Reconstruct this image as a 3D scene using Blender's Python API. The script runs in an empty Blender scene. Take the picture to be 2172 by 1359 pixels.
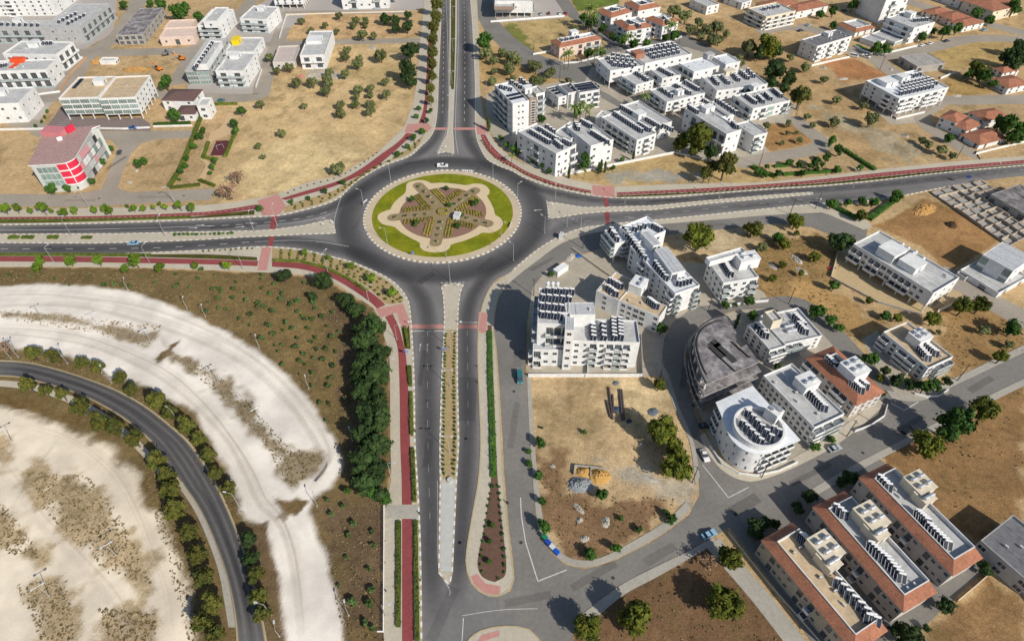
import bpy, math, random
import numpy as np
from mathutils import Vector, Matrix
random.seed(11); rng = np.random.default_rng(5)
SC = bpy.context.scene; COL = SC.collection
# ---------- camera model: the photo's ground plane, in metres ----------
FP, PIT, HC = 1340.0, math.radians(45.2), 165.0
SP, CP = math.sin(PIT), math.cos(PIT)
def G(u, v, z=0.0):
    x = (u-1086.0)/FP; y = (v-679.5)/FP; s = (HC-z)/(SP+y*CP)
    return (x*s, (CP-y*SP)*s)
def GL(pts, z=0.0): return [G(u, v, z) for u, v in pts]
def sm(pts, n=5, closed=False):
    """Catmull-Rom through the points"""
    P = [np.array(p, float) for p in pts]; N = len(P); out = []
    for i in range(N if closed else N-1):
        if closed: a, b, c, d = P[i-1], P[i], P[(i+1) % N], P[(i+2) % N]
        else: a, b, c, d = P[max(i-1, 0)], P[i], P[i+1], P[min(i+2, N-1)]
        for k in range(n):
            t = k/n
            out.append(tuple(.5*((2*b)+(c-a)*t+(2*a-5*b+4*c-d)*t*t+(3*b-3*c+d-a)*t**3)))
    if not closed: out.append(tuple(P[-1]))
    return out
def lin(r, g, b, k=1.0):
    f = lambda c: (c/255/12.92 if c <= 10 else ((c/255+.055)/1.055)**2.4)
    return (f(r)*k, f(g)*k, f(b)*k)
# ---------- materials ----------
MATS = {}
def mat(name, col, rough=.85, var=.25, scale=.6, spec=.3, metal=0.0, var2=0.0, scale2=.05, hue=None, obj_rand=0.0, bump=0.0, attr=None, bscale=None):
    """principled material whose base colour is broken up by noise in world position"""
    if name in MATS: return MATS[name]
    m = bpy.data.materials.new(name); m.use_nodes = True; nt = m.node_tree; N = nt.nodes; L = nt.links
    b = N['Principled BSDF']; b.inputs['Roughness'].default_value = rough
    b.inputs['Specular IOR Level'].default_value = spec; b.inputs['Metallic'].default_value = metal
    geo = N.new('ShaderNodeNewGeometry')
    if attr:
        a = N.new('ShaderNodeAttribute'); a.attribute_name = attr; base = a.outputs['Color']
    else:
        a = N.new('ShaderNodeRGB'); a.outputs[0].default_value = (*col, 1); base = a.outputs[0]
    val = None
    for sc_, vr in ((scale, var), (scale2, var2)):
        if vr <= 0: continue
        n = N.new('ShaderNodeTexNoise'); n.inputs['Scale'].default_value = sc_; n.inputs['Detail'].default_value = 5; n.inputs['Roughness'].default_value = .65
        L.new(geo.outputs['Position'], n.inputs['Vector'])
        r = N.new('ShaderNodeMapRange'); r.inputs[1].default_value = .3; r.inputs[2].default_value = .7
        r.inputs[3].default_value = 1-vr; r.inputs[4].default_value = 1+vr
        L.new(n.outputs['Fac'], r.inputs[0])
        if val is None: val = r.outputs[0]
        else:
            mm = N.new('ShaderNodeMath'); mm.operation = 'MULTIPLY'; L.new(val, mm.inputs[0]); L.new(r.outputs[0], mm.inputs[1]); val = mm.outputs[0]
    if obj_rand > 0:
        oi = N.new('ShaderNodeObjectInfo'); r = N.new('ShaderNodeMapRange'); r.inputs[3].default_value = 1-obj_rand; r.inputs[4].default_value = 1+obj_rand
        L.new(oi.outputs['Random'], r.inputs[0])
        mm = N.new('ShaderNodeMath'); mm.operation = 'MULTIPLY'
        if val is None: mm.inputs[0].default_value = 1
        else: L.new(val, mm.inputs[0])
        L.new(r.outputs[0], mm.inputs[1]); val = mm.outputs[0]
    out = base
    if hue:   # second colour mixed in by slow noise
        n = N.new('ShaderNodeTexNoise'); n.inputs['Scale'].default_value = hue[1]; n.inputs['Detail'].default_value = 3
        L.new(geo.outputs['Position'], n.inputs['Vector'])
        r = N.new('ShaderNodeMapRange'); r.inputs[1].default_value = .4; r.inputs[2].default_value = .62; L.new(n.outputs['Fac'], r.inputs[0])
        mx = N.new('ShaderNodeMix'); mx.data_type = 'RGBA'; L.new(r.outputs[0], mx.inputs['Factor'])
        L.new(out, mx.inputs[6]); mx.inputs[7].default_value = (*hue[0], 1); out = mx.outputs[2]
    if val is not None:
        mx = N.new('ShaderNodeMix'); mx.data_type = 'RGBA'; mx.blend_type = 'MULTIPLY'; mx.inputs['Factor'].default_value = 1
        L.new(out, mx.inputs[6]); L.new(val, mx.inputs[7]); out = mx.outputs[2]
    L.new(out, b.inputs['Base Color'])
    if bump > 0:
        n = N.new('ShaderNodeTexNoise'); n.inputs['Scale'].default_value = bscale or scale*3; n.inputs['Detail'].default_value = 4
        L.new(geo.outputs['Position'], n.inputs['Vector'])
        bp = N.new('ShaderNodeBump'); bp.inputs['Strength'].default_value = bump; bp.inputs['Distance'].default_value = .3
        L.new(n.outputs['Fac'], bp.inputs['Height']); L.new(bp.outputs[0], b.inputs['Normal'])
    MATS[name] = m; return m
def stripe_mat(name, c1, c2, freq, ang=0.0, duty=.5, rough=.8):
    """two-colour stripes across world position (roof seams, pavers, tiles), with noise"""
    if name in MATS: return MATS[name]
    m = mat(name, c1, rough, .15, .8); nt = m.node_tree; N = nt.nodes; L = nt.links
    geo = N.new('ShaderNodeNewGeometry'); mp = N.new('ShaderNodeMapping'); mp.inputs['Rotation'].default_value = (0, 0, ang)
    L.new(geo.outputs['Position'], mp.inputs['Vector'])
    sx = N.new('ShaderNodeSeparateXYZ'); L.new(mp.outputs[0], sx.inputs[0])
    mu = N.new('ShaderNodeMath'); mu.operation = 'MULTIPLY'; mu.inputs[1].default_value = freq; L.new(sx.outputs[0], mu.inputs[0])
    fr = N.new('ShaderNodeMath'); fr.operation = 'FRACT'; L.new(mu.outputs[0], fr.inputs[0])
    gt = N.new('ShaderNodeMath'); gt.operation = 'GREATER_THAN'; gt.inputs[1].default_value = duty; L.new(fr.outputs[0], gt.inputs[0])
    mx = N.new('ShaderNodeMix'); mx.data_type = 'RGBA'; L.new(gt.outputs[0], mx.inputs['Factor'])
    mx.inputs[6].default_value = (*c1, 1); mx.inputs[7].default_value = (*c2, 1)
    mul = [n for n in N if n.type == 'MIX' and n.blend_type == 'MULTIPLY'][0]
    L.new(mx.outputs[2], mul.inputs[6])
    return m
WHITE = mat('white_plaster', (.70, .70, .69), .8, .12, .7, var2=.10, scale2=.15)
CREAM = mat('cream_plaster', (.66, .58, .45), .85, .12, .5)
PINKW = mat('pink_plaster', (.66, .52, .44), .85, .12, .5)
GREYW = mat('grey_plaster', (.40, .40, .40), .85, .14, .5)
CONC = mat('bare_concrete', (.36, .34, .31), .9, .25, .7, var2=.15, scale2=.2)
DARKC = mat('weathered_dark_concrete', (.16, .145, .15), .95, .4, .6, var2=.3, scale2=.15, hue=((.30, .28, .28), .25))
DECK = mat('roof_screed', (.47, .47, .46), .9, .18, .5, var2=.12, scale2=.2)
DECKW = mat('white_roof_coat', (.68, .70, .72), .7, .10, .5, var2=.10, scale2=.15)
DECKB = mat('sandy_roof_screed', (.52, .40, .26), .9, .18, .5, var2=.1, scale2=.2)
DECKD = mat('dark_roof_felt', (.16, .16, .17), .9, .25, .6)
METALR = stripe_mat('ribbed_metal_roof', (.50, .51, .52), (.36, .37, .38), 1.6, 0, .85, .5)
TILE = mat('terracotta_tiles', (.34, .145, .085), .85, .30, 2.2, var2=.22, scale2=.25, bump=.4, bscale=5)
TILED = mat('brown_roof_tiles', (.14, .085, .075), .85, .2, 1.6)
GLASS = mat('window_glass', (.035, .045, .055), .12, .3, .4, .6, obj_rand=.6)
GLASSG = mat('green_tinted_glass', (.20, .27, .25), .15, .3, .5, .6, obj_rand=.4)
FRAME = mat('window_frame', (.55, .55, .54), .5, .05)
BALG = mat('balustrade_glass', (.34, .40, .40), .15, .15, .5, .6)
PANEL = mat('solar_absorber', (.018, .024, .04), .35, .3, .5, .3, obj_rand=.3)
STEEL = mat('galvanised_steel', (.50, .51, .52), .45, .1, 1, .5, .4)
WPAINT = mat('white_paint', (.78, .78, .78), .45, .05)
RED = mat('red_cladding', (.62, .03, .07), .5, .08)
ORANGE = mat('orange_red_paint', (.75, .09, .02), .5, .05)
YELLOW = mat('yellow_paint', (.80, .58, .01), .5, .05)
WOOD = mat('creosoted_wood', (.075, .055, .045), .9, .3, 2)
BLACK = mat('black_rubber', (.015, .015, .016), .8, 0)
BLUE = mat('blue_plastic', (.02, .12, .45), .5, .05)
# ---------- mesh building ----------
class MB:
    def __init__(s): s.v = []; s.f = []; s.m = []
    def quad(s, pts, mi=0):
        n = len(s.v); s.v += [tuple(p) for p in pts]; s.f.append(tuple(range(n, n+len(pts)))); s.m.append(mi)
    def box(s, x0, y0, z0, x1, y1, z1, mi=0, skip=''):
        n = len(s.v)
        s.v += [(x0, y0, z0), (x1, y0, z0), (x1, y1, z0), (x0, y1, z0), (x0, y0, z1), (x1, y0, z1), (x1, y1, z1), (x0, y1, z1)]
        for k, q in zip('btfrkl', ((0, 3, 2, 1), (4, 5, 6, 7), (0, 1, 5, 4), (1, 2, 6, 5), (2, 3, 7, 6), (3, 0, 4, 7))):
            if k in skip: continue
            s.f.append(tuple(n+i for i in q)); s.m.append(mi)
    def prism(s, poly, z0, z1, mi=0, mt=None, bottom=False):
        P = list(poly)
        A = sum(P[i-1][0]*P[i][1]-P[i][0]*P[i-1][1] for i in range(len(P)))
        if A < 0: P = P[::-1]
        n = len(s.v); N = len(P)
        s.v += [(x, y, z0) for x, y in P]+[(x, y, z1) for x, y in P]
        for i in range(N):
            j = (i+1) % N; s.f.append((n+i, n+j, n+N+j, n+N+i)); s.m.append(mi)
        s.f.append(tuple(range(n+N, n+2*N))); s.m.append(mi if mt is None else mt)
        if bottom: s.f.append(tuple(range(n+N-1, n-1, -1))); s.m.append(mi)
    def flat(s, poly, z, mi=0):
        P = list(poly)
        A = sum(P[i-1][0]*P[i][1]-P[i][0]*P[i-1][1] for i in range(len(P)))
        if A < 0: P = P[::-1]
        s.quad([(x, y, z) for x, y in P], mi)
    def tube(s, p0, p1, r0, r1=None, n=6, mi=0, caps=True):
        r1 = r0 if r1 is None else r1; p0 = Vector(p0); p1 = Vector(p1); d = (p1-p0).normalized()
        a = d.orthogonal().normalized(); b = d.cross(a); k = len(s.v)
        for p, r in ((p0, r0), (p1, r1)):
            for i in range(n):
                t = 2*math.pi*i/n; s.v.append(tuple(p+a*r*math.cos(t)+b*r*math.sin(t)))
        for i in range(n):
            j = (i+1) % n; s.f.append((k+i, k+j, k+n+j, k+n+i)); s.m.append(mi)
        if caps:
            s.f.append(tuple(range(k+n-1, k-1, -1))); s.m.append(mi); s.f.append(tuple(range(k+n, k+2*n))); s.m.append(mi)
    def mesh(s, name, mats, smooth=False):
        me = bpy.data.meshes.new(name); me.from_pydata(s.v, [], s.f)
        for m in (mats if isinstance(mats, (list, tuple)) else [mats]): me.materials.append(m)
        if len(me.materials) > 1: me.polygons.foreach_set('material_index', s.m)
        if smooth: me.polygons.foreach_set('use_smooth', [True]*len(me.polygons))
        me.update(); return me
def link(name, me, parent=None, M=None):
    o = bpy.data.objects.new(name, me); COL.objects.link(o)
    if parent is not None: o.parent = parent
    if M is not None: o.matrix_basis = M
    return o
def tag(o, label=None, cat=None, group=None, kind=None):
    if label: o['label'] = label
    if cat: o['category'] = cat
    if group: o['group'] = group
    if kind: o['kind'] = kind
    return o
def struct(name, mb, mats):
    return tag(link(name, mb.mesh(name, mats)), kind='structure')
def empty(name, x, y, z=0, rz=0.0):
    o = bpy.data.objects.new(name, None); COL.objects.link(o); o.empty_display_size = .5
    o.location = (x, y, z); o.rotation_euler = (0, 0, rz); return o
ORD = 'first second third fourth fifth sixth seventh eighth ninth tenth eleventh twelfth thirteenth fourteenth fifteenth sixteenth seventeenth eighteenth nineteenth twentieth'.split()
TENS = {20: 'twenty', 30: 'thirty', 40: 'forty', 50: 'fifty', 60: 'sixty', 70: 'seventy', 80: 'eighty', 90: 'ninety'}
def ordw(i):
    n = i+1
    if n <= 20: return ORD[n-1]
    if n == 100: return 'one hundredth'
    if n > 100: return 'one hundred and '+ordw(n-101)
    t, r = n//10*10, n % 10
    return TENS[t][:-1]+'ieth' if r == 0 and t > 20 else TENS[t]+'-'+ORD[r-1] if r else 'one hundredth' if n == 100 else 'twentieth'
# ---------- the earth: one sheet, its soils as regions ----------
def vnoise(X, Y, s, seed):
    r = np.random.default_rng(seed); T = r.random((256, 256)); x = X/s+1000; y = Y/s+1000
    xi = np.floor(x).astype(int); yi = np.floor(y).astype(int); fx = x-xi; fy = y-yi
    fx = fx*fx*(3-2*fx); fy = fy*fy*(3-2*fy); g = lambda i, j: T[(xi+i) % 256, (yi+j) % 256]
    return (g(0, 0)*(1-fx)+g(1, 0)*fx)*(1-fy)+(g(0, 1)*(1-fx)+g(1, 1)*fx)*fy
def fbm(X, Y, s, seed, o=4):
    a = np.zeros_like(X); w = 0
    for k in range(o): a += vnoise(X, Y, s/2**k, seed+k)*.55**k; w += .55**k
    return a/w
def sdist(X, Y, P):
    """signed distance to polygon, positive inside"""
    d = np.full(X.shape, 1e9); ins = np.zeros(X.shape, bool); n = len(P)
    for i in range(n):
        ax, ay = P[i-1]; bx, by = P[i]; ex, ey = bx-ax, by-ay; L = ex*ex+ey*ey+1e-9
        t = np.clip(((X-ax)*ex+(Y-ay)*ey)/L, 0, 1); d = np.minimum(d, (X-ax-t*ex)**2+(Y-ay-t*ey)**2)
        c = (ay > Y) != (by > Y)
        with np.errstate(all='ignore'): ins ^= c & (X < ax+(Y-ay)/(ey if ey else 1e-9)*ex)
    d = np.sqrt(d); return np.where(ins, d, -d)
xs = np.concatenate([[-4000, -2000, -1000, -600], np.arange(-470, -260, 1.8), np.arange(-260, -20, .7), np.arange(-20, 260, 1.05), np.arange(260, 470, 1.8), [600, 1000, 2000, 4000]])
ys = np.concatenate([[-3000, -1000, -200, 0, 30], np.arange(44, 200, .7), np.arange(200, 260, 1.0), np.arange(260, 560, 1.6), [600, 800, 1200, 2500, 6000]])
GX, GY = np.meshgrid(xs, ys)
K = .86
col = np.empty(GX.shape+(3,)); n1 = fbm(GX, GY, 40, 1); n2 = fbm(GX, GY, 9, 20)
t = np.clip((n1-.35)/.3, 0, 1)[..., None]
col[:] = np.array(lin(188, 158, 112, K))*(1-t)+np.array(lin(205, 172, 122, K))*t
REG = [  # (srgb, softness m, raggedness m, opacity, px polygon)
 ((214, 182, 128), 5, 4, 1, [(440, 225), (520, 190), (640, 145), (720, 95), (880, 95), (885, 200), (868, 250), (850, 280), (780, 335), (718, 372), (600, 410), (470, 430), (450, 390), (500, 300), (505, 240)]),
 ((224, 196, 140), 5, 9, .9, [(520, 330), (600, 290), (740, 300), (780, 335), (718, 372), (600, 410), (480, 425)]),
 ((205, 196, 178), 3, 4, .9, [(655, 150), (700, 145), (735, 160), (705, 172), (655, 165)]),
 ((214, 176, 124), 2, 1.5, 1, [(600, 30), (860, 30), (878, 80), (700, 82), (585, 82)]),
 ((185, 160, 105), 5, 4, .7, [(690, 140), (760, 150), (830, 130), (880, 140), (880, 190), (800, 180)]),
 ((190, 155, 98), 2, 2, 1, [(1012, 90), (1055, 100), (1100, 135), (1180, 165), (1160, 180), (1110, 165), (1050, 175), (1014, 190)]),
 ((196, 168, 110), 2, 2, 1, [(1048, 52), (1200, 38), (1228, 62), (1185, 80), (1140, 118), (1090, 95)]),
 ((120, 130, 50), 2, 5, .85, [(1050, 55), (1090, 52), (1120, 88), (1128, 110), (1090, 98)]),
 ((112, 130, 50), 1, 1, 1, [(1198, -20), (1330, -20), (1310, 10), (1225, 25)]),
 ((188, 155, 105), 2, 2, 1, [(1440, 60), (1530, 40), (1700, 90), (1720, 150), (1850, 230), (1900, 265), (2010, 330), (1900, 356), (1860, 360), (1780, 300), (1700, 230), (1600, 165), (1530, 112)]),
 ((176, 162, 132), 8, 8, .9, [(1720, 225), (1850, 265), (1980, 320), (1900, 345), (1800, 280)]),
 ((186, 128, 78), 3, 3, .95, [(1740, 128), (1800, 122), (1890, 160), (1790, 175)]),
 ((190, 160, 98), 2, 2, 1, [(1970, 112), (2060, 92), (2172, 88), (2172, 130), (2110, 150), (2020, 145)]),
 ((184, 150, 88), 2, 1.5, 1, [(2010, 155), (2060, 170), (2110, 195), (2050, 208), (1998, 200)]),
 ((172, 130, 78), 1.5, 2, 1, [(1560, 200+60), (1680, 262), (1725, 295), (1715, 305), (1640, 322), (1622, 310)]),
 ((196, 166, 110), 1, 1, 1, [(1190, 374), (1300, 352), (1430, 326), (1520, 345), (1640, 372), (1650, 386), (1440, 392), (1310, 394)]),
 ((168, 164, 150), 4, 5, .9, [(1290, 372), (1400, 362), (1500, 372), (1440, 386), (1310, 388)]),
 ((170, 128, 78), 1, 1, 1, [(1880, 470), (1960, 420), (2090, 470), (2120, 510), (2045, 560), (2010, 575), (1950, 520), (1850, 478)]),
 ((200, 178, 138), 4, 5, .9, [(1435, 492), (1600, 478), (1680, 480), (1620, 520), (1500, 545), (1440, 540)]),
 ((160, 128, 78), 4, 6, 1, [(1500, 560), (1620, 505), (1790, 500), (1790, 560), (1760, 610), (1880, 690), (1830, 740), (1720, 660), (1620, 640)]),
 ((190, 150, 90), 3, 5, .9, [(1690, 600), (1760, 615), (1870, 690), (1840, 715), (1720, 655), (1680, 630)]),
 ((165, 130, 80), 2, 3, 1, [(1990, 660), (2080, 635), (2172, 675), (2172, 740), (2100, 775), (2030, 800), (2000, 720)]),
 ((150, 115, 72), 2, 3, 1, [(1860, 965), (1980, 915), (2100, 840), (2172, 800), (2172, 1080), (2080, 1150), (2000, 1100), (1920, 1010)]),
 ((150, 116, 74), 2, 3, 1, [(1940, 1370), (2000, 1300), (2090, 1220), (2172, 1300), (2172, 1390), (1960, 1390)]),
 ((126, 96, 66), 1.5, 2, 1, [(1190, 1400), (1220, 1330), (1320, 1250), (1440, 1185), (1510, 1150), (1640, 1290), (1680, 1359), (1690, 1420)]),
 ((202, 172, 126), 1, .5, 1, [(1122, 800), (1410, 798), (1440, 860), (1470, 940), (1476, 1040), (1462, 1062), (1400, 1108), (1290, 1178), (1200, 1185), (1158, 1135), (1140, 1000)]),
 ((146, 114, 80), 4, 6, 1, [(1135, 960), (1200, 960), (1215, 1035), (1290, 1045), (1400, 1050), (1440, 1080), (1400, 1108), (1290, 1178), (1200, 1185), (1158, 1135)]),
 ((170, 144, 100), 4, 7, .7, [(1130, 845), (1270, 850), (1280, 900), (1220, 930), (1135, 920)]),
 ((192, 180, 158), 5, 4, .9, [(1290, 985), (1340, 990), (1420, 1005), (1478, 1045), (1440, 1062), (1360, 1040), (1290, 1025)]),
 ((226, 200, 150), 3, 5, .7, [(1300, 810), (1400, 820), (1420, 880), (1350, 900), (1310, 860)]),
 # south-west field and the chalk tracks
 ((126, 105, 66), 1, 1, 1, [(-80, 566), (200, 567), (543, 577), (668, 590), (745, 625), (790, 655), (815, 715), (828, 780), (830, 1000), (815, 1080), (814, 1400), (560, 1420), (480, 1400), (-400, 1400), (-400, 566)]),
 ((140, 116, 70), 6, 9, .8, [(400, 600), (560, 600), (700, 680), (720, 800), (700, 900), (640, 790), (540, 700), (420, 640)]),
 ((112, 92, 70), 4, 5, .9, [(690, 640), (770, 680), (800, 800), (800, 1000), (740, 1030), (735, 860), (720, 720)]),
 ((116, 94, 70), 4, 5, .9, [(670, 1060), (820, 1040), (815, 1359), (730, 1359), (712, 1200)]),
 ((246, 236, 222), 1.8, .8, 1, [(-120, 612), (0, 607), (100, 602), (200, 607), (290, 622), (350, 642), (420, 676), (500, 712), (560, 755), (610, 797), (655, 850), (690, 898), (715, 938), (729, 985), (705, 1030), (662, 1060), (652, 1085), (675, 1130), (700, 1200), (720, 1280), (728, 1400), (612, 1400), (600, 1310), (588, 1230), (572, 1150), (548, 1112), (522, 1098), (512, 1080), (505, 1040), (470, 975), (440, 920), (412, 875), (375, 852), (325, 825), (287, 812), (237, 800), (187, 770), (142, 755), (75, 745), (0, 728), (-120, 724)]),
 ((150, 128, 90), 2.2, 2, .85, [(-120, 662), (0, 662), (100, 666), (190, 682), (260, 698), (300, 706), (346, 694), (338, 716), (318, 732), (280, 728), (215, 704), (150, 686), (80, 674), (0, 671), (-120, 672)]),
 ((128, 104, 66), .8, 2, 1, [(385, 712), (392, 718), (336, 768), (330, 762)]),
 ((142, 122, 86), 3, 3, .9, [(352, 742), (382, 757), (440, 778), (480, 808), (530, 858), (560, 898), (600, 945), (650, 962), (688, 968), (684, 988), (650, 1018), (620, 1036), (592, 995), (555, 935), (518, 885), (470, 842), (420, 800), (375, 764)]),
 ((128, 104, 66), .8, 2, 1, [(575, 1050), (650, 1062), (602, 1100), (596, 1096)]),
 ((120, 98, 70), 1.2, 2, 1, [(500, 1115), (560, 1112), (585, 1240), (604, 1400), (548, 1400), (530, 1260)]),
 ((244, 228, 202), 3, 2, 1, [(-300, 848), (0, 858), (60, 874), (130, 900), (190, 925), (240, 962), (285, 1012), (318, 1080), (350, 1140), (380, 1200), (398, 1260), (402, 1320), (398, 1420), (-100, 1420), (-300, 1400)]),
 ((176, 148, 100), 3, 4, .8, [(50, 1010), (72, 975), (100, 985), (150, 1005), (190, 1020), (235, 1045), (255, 1100), (295, 1150), (318, 1195), (322, 1250), (280, 1235), (230, 1205), (175, 1155), (120, 1100), (70, 1055)]),
 ((176, 148, 100), 3, 4, .8, [(-20, 1065), (20, 1085), (50, 1120), (80, 1165), (100, 1190), (80, 1195), (40, 1160), (0, 1165), (-40, 1140)]),
 ((176, 148, 100), 3, 4, .8, [(50, 1260), (80, 1235), (130, 1240), (145, 1280), (150, 1359), (100, 1400), (110, 1320)]),
 ((176, 148, 100), 3, 4, .8, [(-30, 930), (25, 925), (40, 960), (20, 985), (-30, 990)]),
 ((176, 148, 100), 3, 4, .8, [(210, 1310), (270, 1280), (330, 1310), (330, 1400), (230, 1400)]),
 ((122, 98, 58), 1, 3, 1, [(-100, 828), (0, 828), (60, 842), (130, 868), (190, 905), (180, 915), (120, 892), (60, 868), (-100, 850)]),
]
for rgb, soft, rag, op, P in REG:
    P = GL(P); xa = np.array([p[0] for p in P]); ya = np.array([p[1] for p in P]); pad = soft+rag+4
    ix = np.where((xs > xa.min()-pad) & (xs < xa.max()+pad))[0]; iy = np.where((ys > ya.min()-pad) & (ys < ya.max()+pad))[0]
    if len(ix) == 0 or len(iy) == 0: continue
    sl = (slice(iy[0], iy[-1]+1), slice(ix[0], ix[-1]+1)); X, Y = GX[sl], GY[sl]
    d = sdist(X, Y, P)+(fbm(X, Y, 5, 40, 3)-.5)*2*rag*1.5
    w = np.clip(d/(soft*1.0)+.5, 0, 1)[..., None]*op
    c = np.array(lin(*rgb, K))*(.86+.28*np.clip((n2[sl]-.3)/.4, 0, 1))[..., None]
    col[sl] = col[sl]*(1-w)+c*w
# weathered streaks and scrubby specks over every soil but the chalk
dark = np.clip((fbm(GX, GY, 5, 77)-.56)/.10, 0, 1)*np.clip((fbm(GX, GY, 30, 90)-.40)/.15, 0, 1)
bright = np.clip((col.min(-1)-.30)/.14, 0, 1)
dk = (dark*.36*(1-bright*.9))[..., None]
col = col*(1-dk)+np.array(lin(112, 98, 56, K))*dk
lum_ = col.mean(-1, keepdims=True); col = lum_+(col-lum_)*.90
ny, nx = GX.shape
me = bpy.data.meshes.new('earth')
co = np.stack([GX, GY, np.zeros_like(GX)], -1).reshape(-1, 3)
# gentle spoil humps on the rough lots, nowhere under roads
i = np.arange(nx*ny).reshape(ny, nx)
fa = np.stack([i[:-1, :-1], i[:-1, 1:], i[1:, 1:], i[1:, :-1]], -1).reshape(-1, 4)
me.from_pydata(co.tolist(), [], fa.tolist())
ca = me.color_attributes.new('soil', 'FLOAT_COLOR', 'POINT')
ca.data.foreach_set('color', np.concatenate([col.reshape(-1, 3), np.clip(1-bright*.82, 0, 1).reshape(-1, 1)], 1).astype(np.float32).ravel())
def earth_material():
    m = bpy.data.materials.new('dry_earth'); m.use_nodes = True; nt = m.node_tree; N = nt.nodes; L = nt.links; b = N['Principled BSDF']; b.inputs['Roughness'].default_value = .95; b.inputs['Specular IOR Level'].default_value = .1
    geo = N.new('ShaderNodeNewGeometry'); at = N.new('ShaderNodeAttribute'); at.attribute_name = 'soil'; val = None
    for sc_, amp, lo, hi in ((2.3, .34, .32, .68), (.55, .20, .35, .65), (.14, .12, .35, .65)):
        n = N.new('ShaderNodeTexNoise'); n.inputs['Scale'].default_value = sc_; n.inputs['Detail'].default_value = 6; n.inputs['Roughness'].default_value = .7; L.new(geo.outputs['Position'], n.inputs['Vector'])
        r = N.new('ShaderNodeMapRange'); r.inputs[1].default_value = lo; r.inputs[2].default_value = hi; r.inputs[3].default_value = -amp; r.inputs[4].default_value = amp; L.new(n.outputs['Fac'], r.inputs[0])
        if val is None: val = r.outputs[0]
        else: a = N.new('ShaderNodeMath'); a.operation = 'ADD'; L.new(val, a.inputs[0]); L.new(r.outputs[0], a.inputs[1]); val = a.outputs[0]
    w = N.new('ShaderNodeMath'); w.operation = 'MULTIPLY_ADD'; L.new(val, w.inputs[0]); L.new(at.outputs['Alpha'], w.inputs[1]); w.inputs[2].default_value = 1
    mx = N.new('ShaderNodeMix'); mx.data_type = 'RGBA'; mx.blend_type = 'MULTIPLY'; mx.inputs['Factor'].default_value = 1; L.new(at.outputs['Color'], mx.inputs[6]); L.new(w.outputs[0], mx.inputs[7]); L.new(mx.outputs[2], b.inputs['Base Color'])
    n = N.new('ShaderNodeTexNoise'); n.inputs['Scale'].default_value = 1.6; n.inputs['Detail'].default_value = 5; L.new(geo.outputs['Position'], n.inputs['Vector'])
    bp = N.new('ShaderNodeBump'); bp.inputs['Distance'].default_value = .25; L.new(n.outputs['Fac'], bp.inputs['Height']); st = N.new('ShaderNodeMath'); st.operation = 'MULTIPLY'; st.inputs[1].default_value = .55; L.new(at.outputs['Alpha'], st.inputs[0]); L.new(st.outputs[0], bp.inputs['Strength']); L.new(bp.outputs[0], b.inputs['Normal'])
    return m
me.materials.append(earth_material())
tag(link('earth_ground', me), kind='structure')
# ---------- asphalt ----------
ASPH = mat('asphalt', lin(126, 124, 124, .8), .9, .10, .8, .2, var2=.12, scale2=.06, attr='tone')
PALE = mat('old_pale_asphalt', lin(170, 160, 146, .84), .92, .10, .9, .2, var2=.12, scale2=.05)
GREYR = mat('grey_asphalt', lin(138, 134, 128, .82), .92, .12, .9, .2, var2=.14, scale2=.06)
def tone_mesh(name, verts, faces, tones):
    me = bpy.data.meshes.new(name); me.from_pydata(verts, [], faces)
    c = me.color_attributes.new('tone', 'FLOAT_COLOR', 'POINT')
    c.data.foreach_set('color', np.array([(*t, 1) for t in tones], np.float32).ravel())
    me.materials.append(ASPH); o = link(name, me); return tag(o, kind='structure')
def wear_material(nm='tyre_wear', c=lin(70, 70, 75, .8)):
    m = mat(nm, c, .85, .12, .8, .25); nt = m.node_tree; a = nt.nodes.new('ShaderNodeAttribute'); a.attribute_name = 'wear'
    nt.links.new(a.outputs['Fac'], nt.nodes['Principled BSDF'].inputs['Alpha']); return m
WEAR = wear_material()
T0 = lin(134, 131, 129, .80); T1 = lin(70, 71, 76, .85)
NWK = [(-90, 478), (0, 477), (200, 474), (400, 467), (542, 460), (593, 457), (643, 446), (693, 432), (723, 417), (750, 390), (780, 370), (818, 350), (868, 332), (893, 310), (913, 290), (923, 267), (928, 225), (930, 162), (933, 100), (937, 0), (939, -50)]
NEK = [(996, -50), (998, 0), (1002, 50), (1005, 112), (1008, 175), (1008, 250), (1010, 287), (1018, 312), (1033, 338), (1057, 352), (1086, 363), (1111, 377), (1161, 395), (1211, 407), (1256, 415), (1311, 420), (1411, 419), (1511, 411), (1628, 402), (1741, 395), (1854, 384), (1979, 369), (2172, 351), (2260, 343)]
SEK = [(2260, 366), (2172, 373), (2079, 384), (1991, 400), (1911, 416), (1830, 428), (1749, 432), (1628, 443), (1511, 455), (1411, 465), (1349, 470), (1286, 477), (1236, 484), (1198, 497), (1161, 516), (1123, 543), (1086, 575), (1058, 590), (1042, 604), (1030, 625), (1018, 662), (1012, 712), (1012, 775), (1015, 850), (1018, 940), (1013, 1019), (1000, 1094), (988, 1169), (988, 1206), (1000, 1239), (1028, 1261), (1055, 1265)]
SWK = [(896, 1440), (894, 1359), (892, 1194), (889, 1094), (885, 1019), (880, 940), (879, 850), (877, 775), (873, 700), (870, 665), (866, 640), (853, 617), (830, 595), (793, 575), (743, 555), (693, 542), (643, 530), (593, 525), (543, 524), (450, 530), (325, 536), (200, 539), (0, 540), (-90, 540)]
main = sm(NWK, 3)+sm(NEK, 3)+sm(SEK, 3)+[(1100, 1275), (1180, 1240), (1210, 1290), (1215, 1359), (1215, 1440)]+sm(SWK, 3)
P = GL(main)
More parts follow.
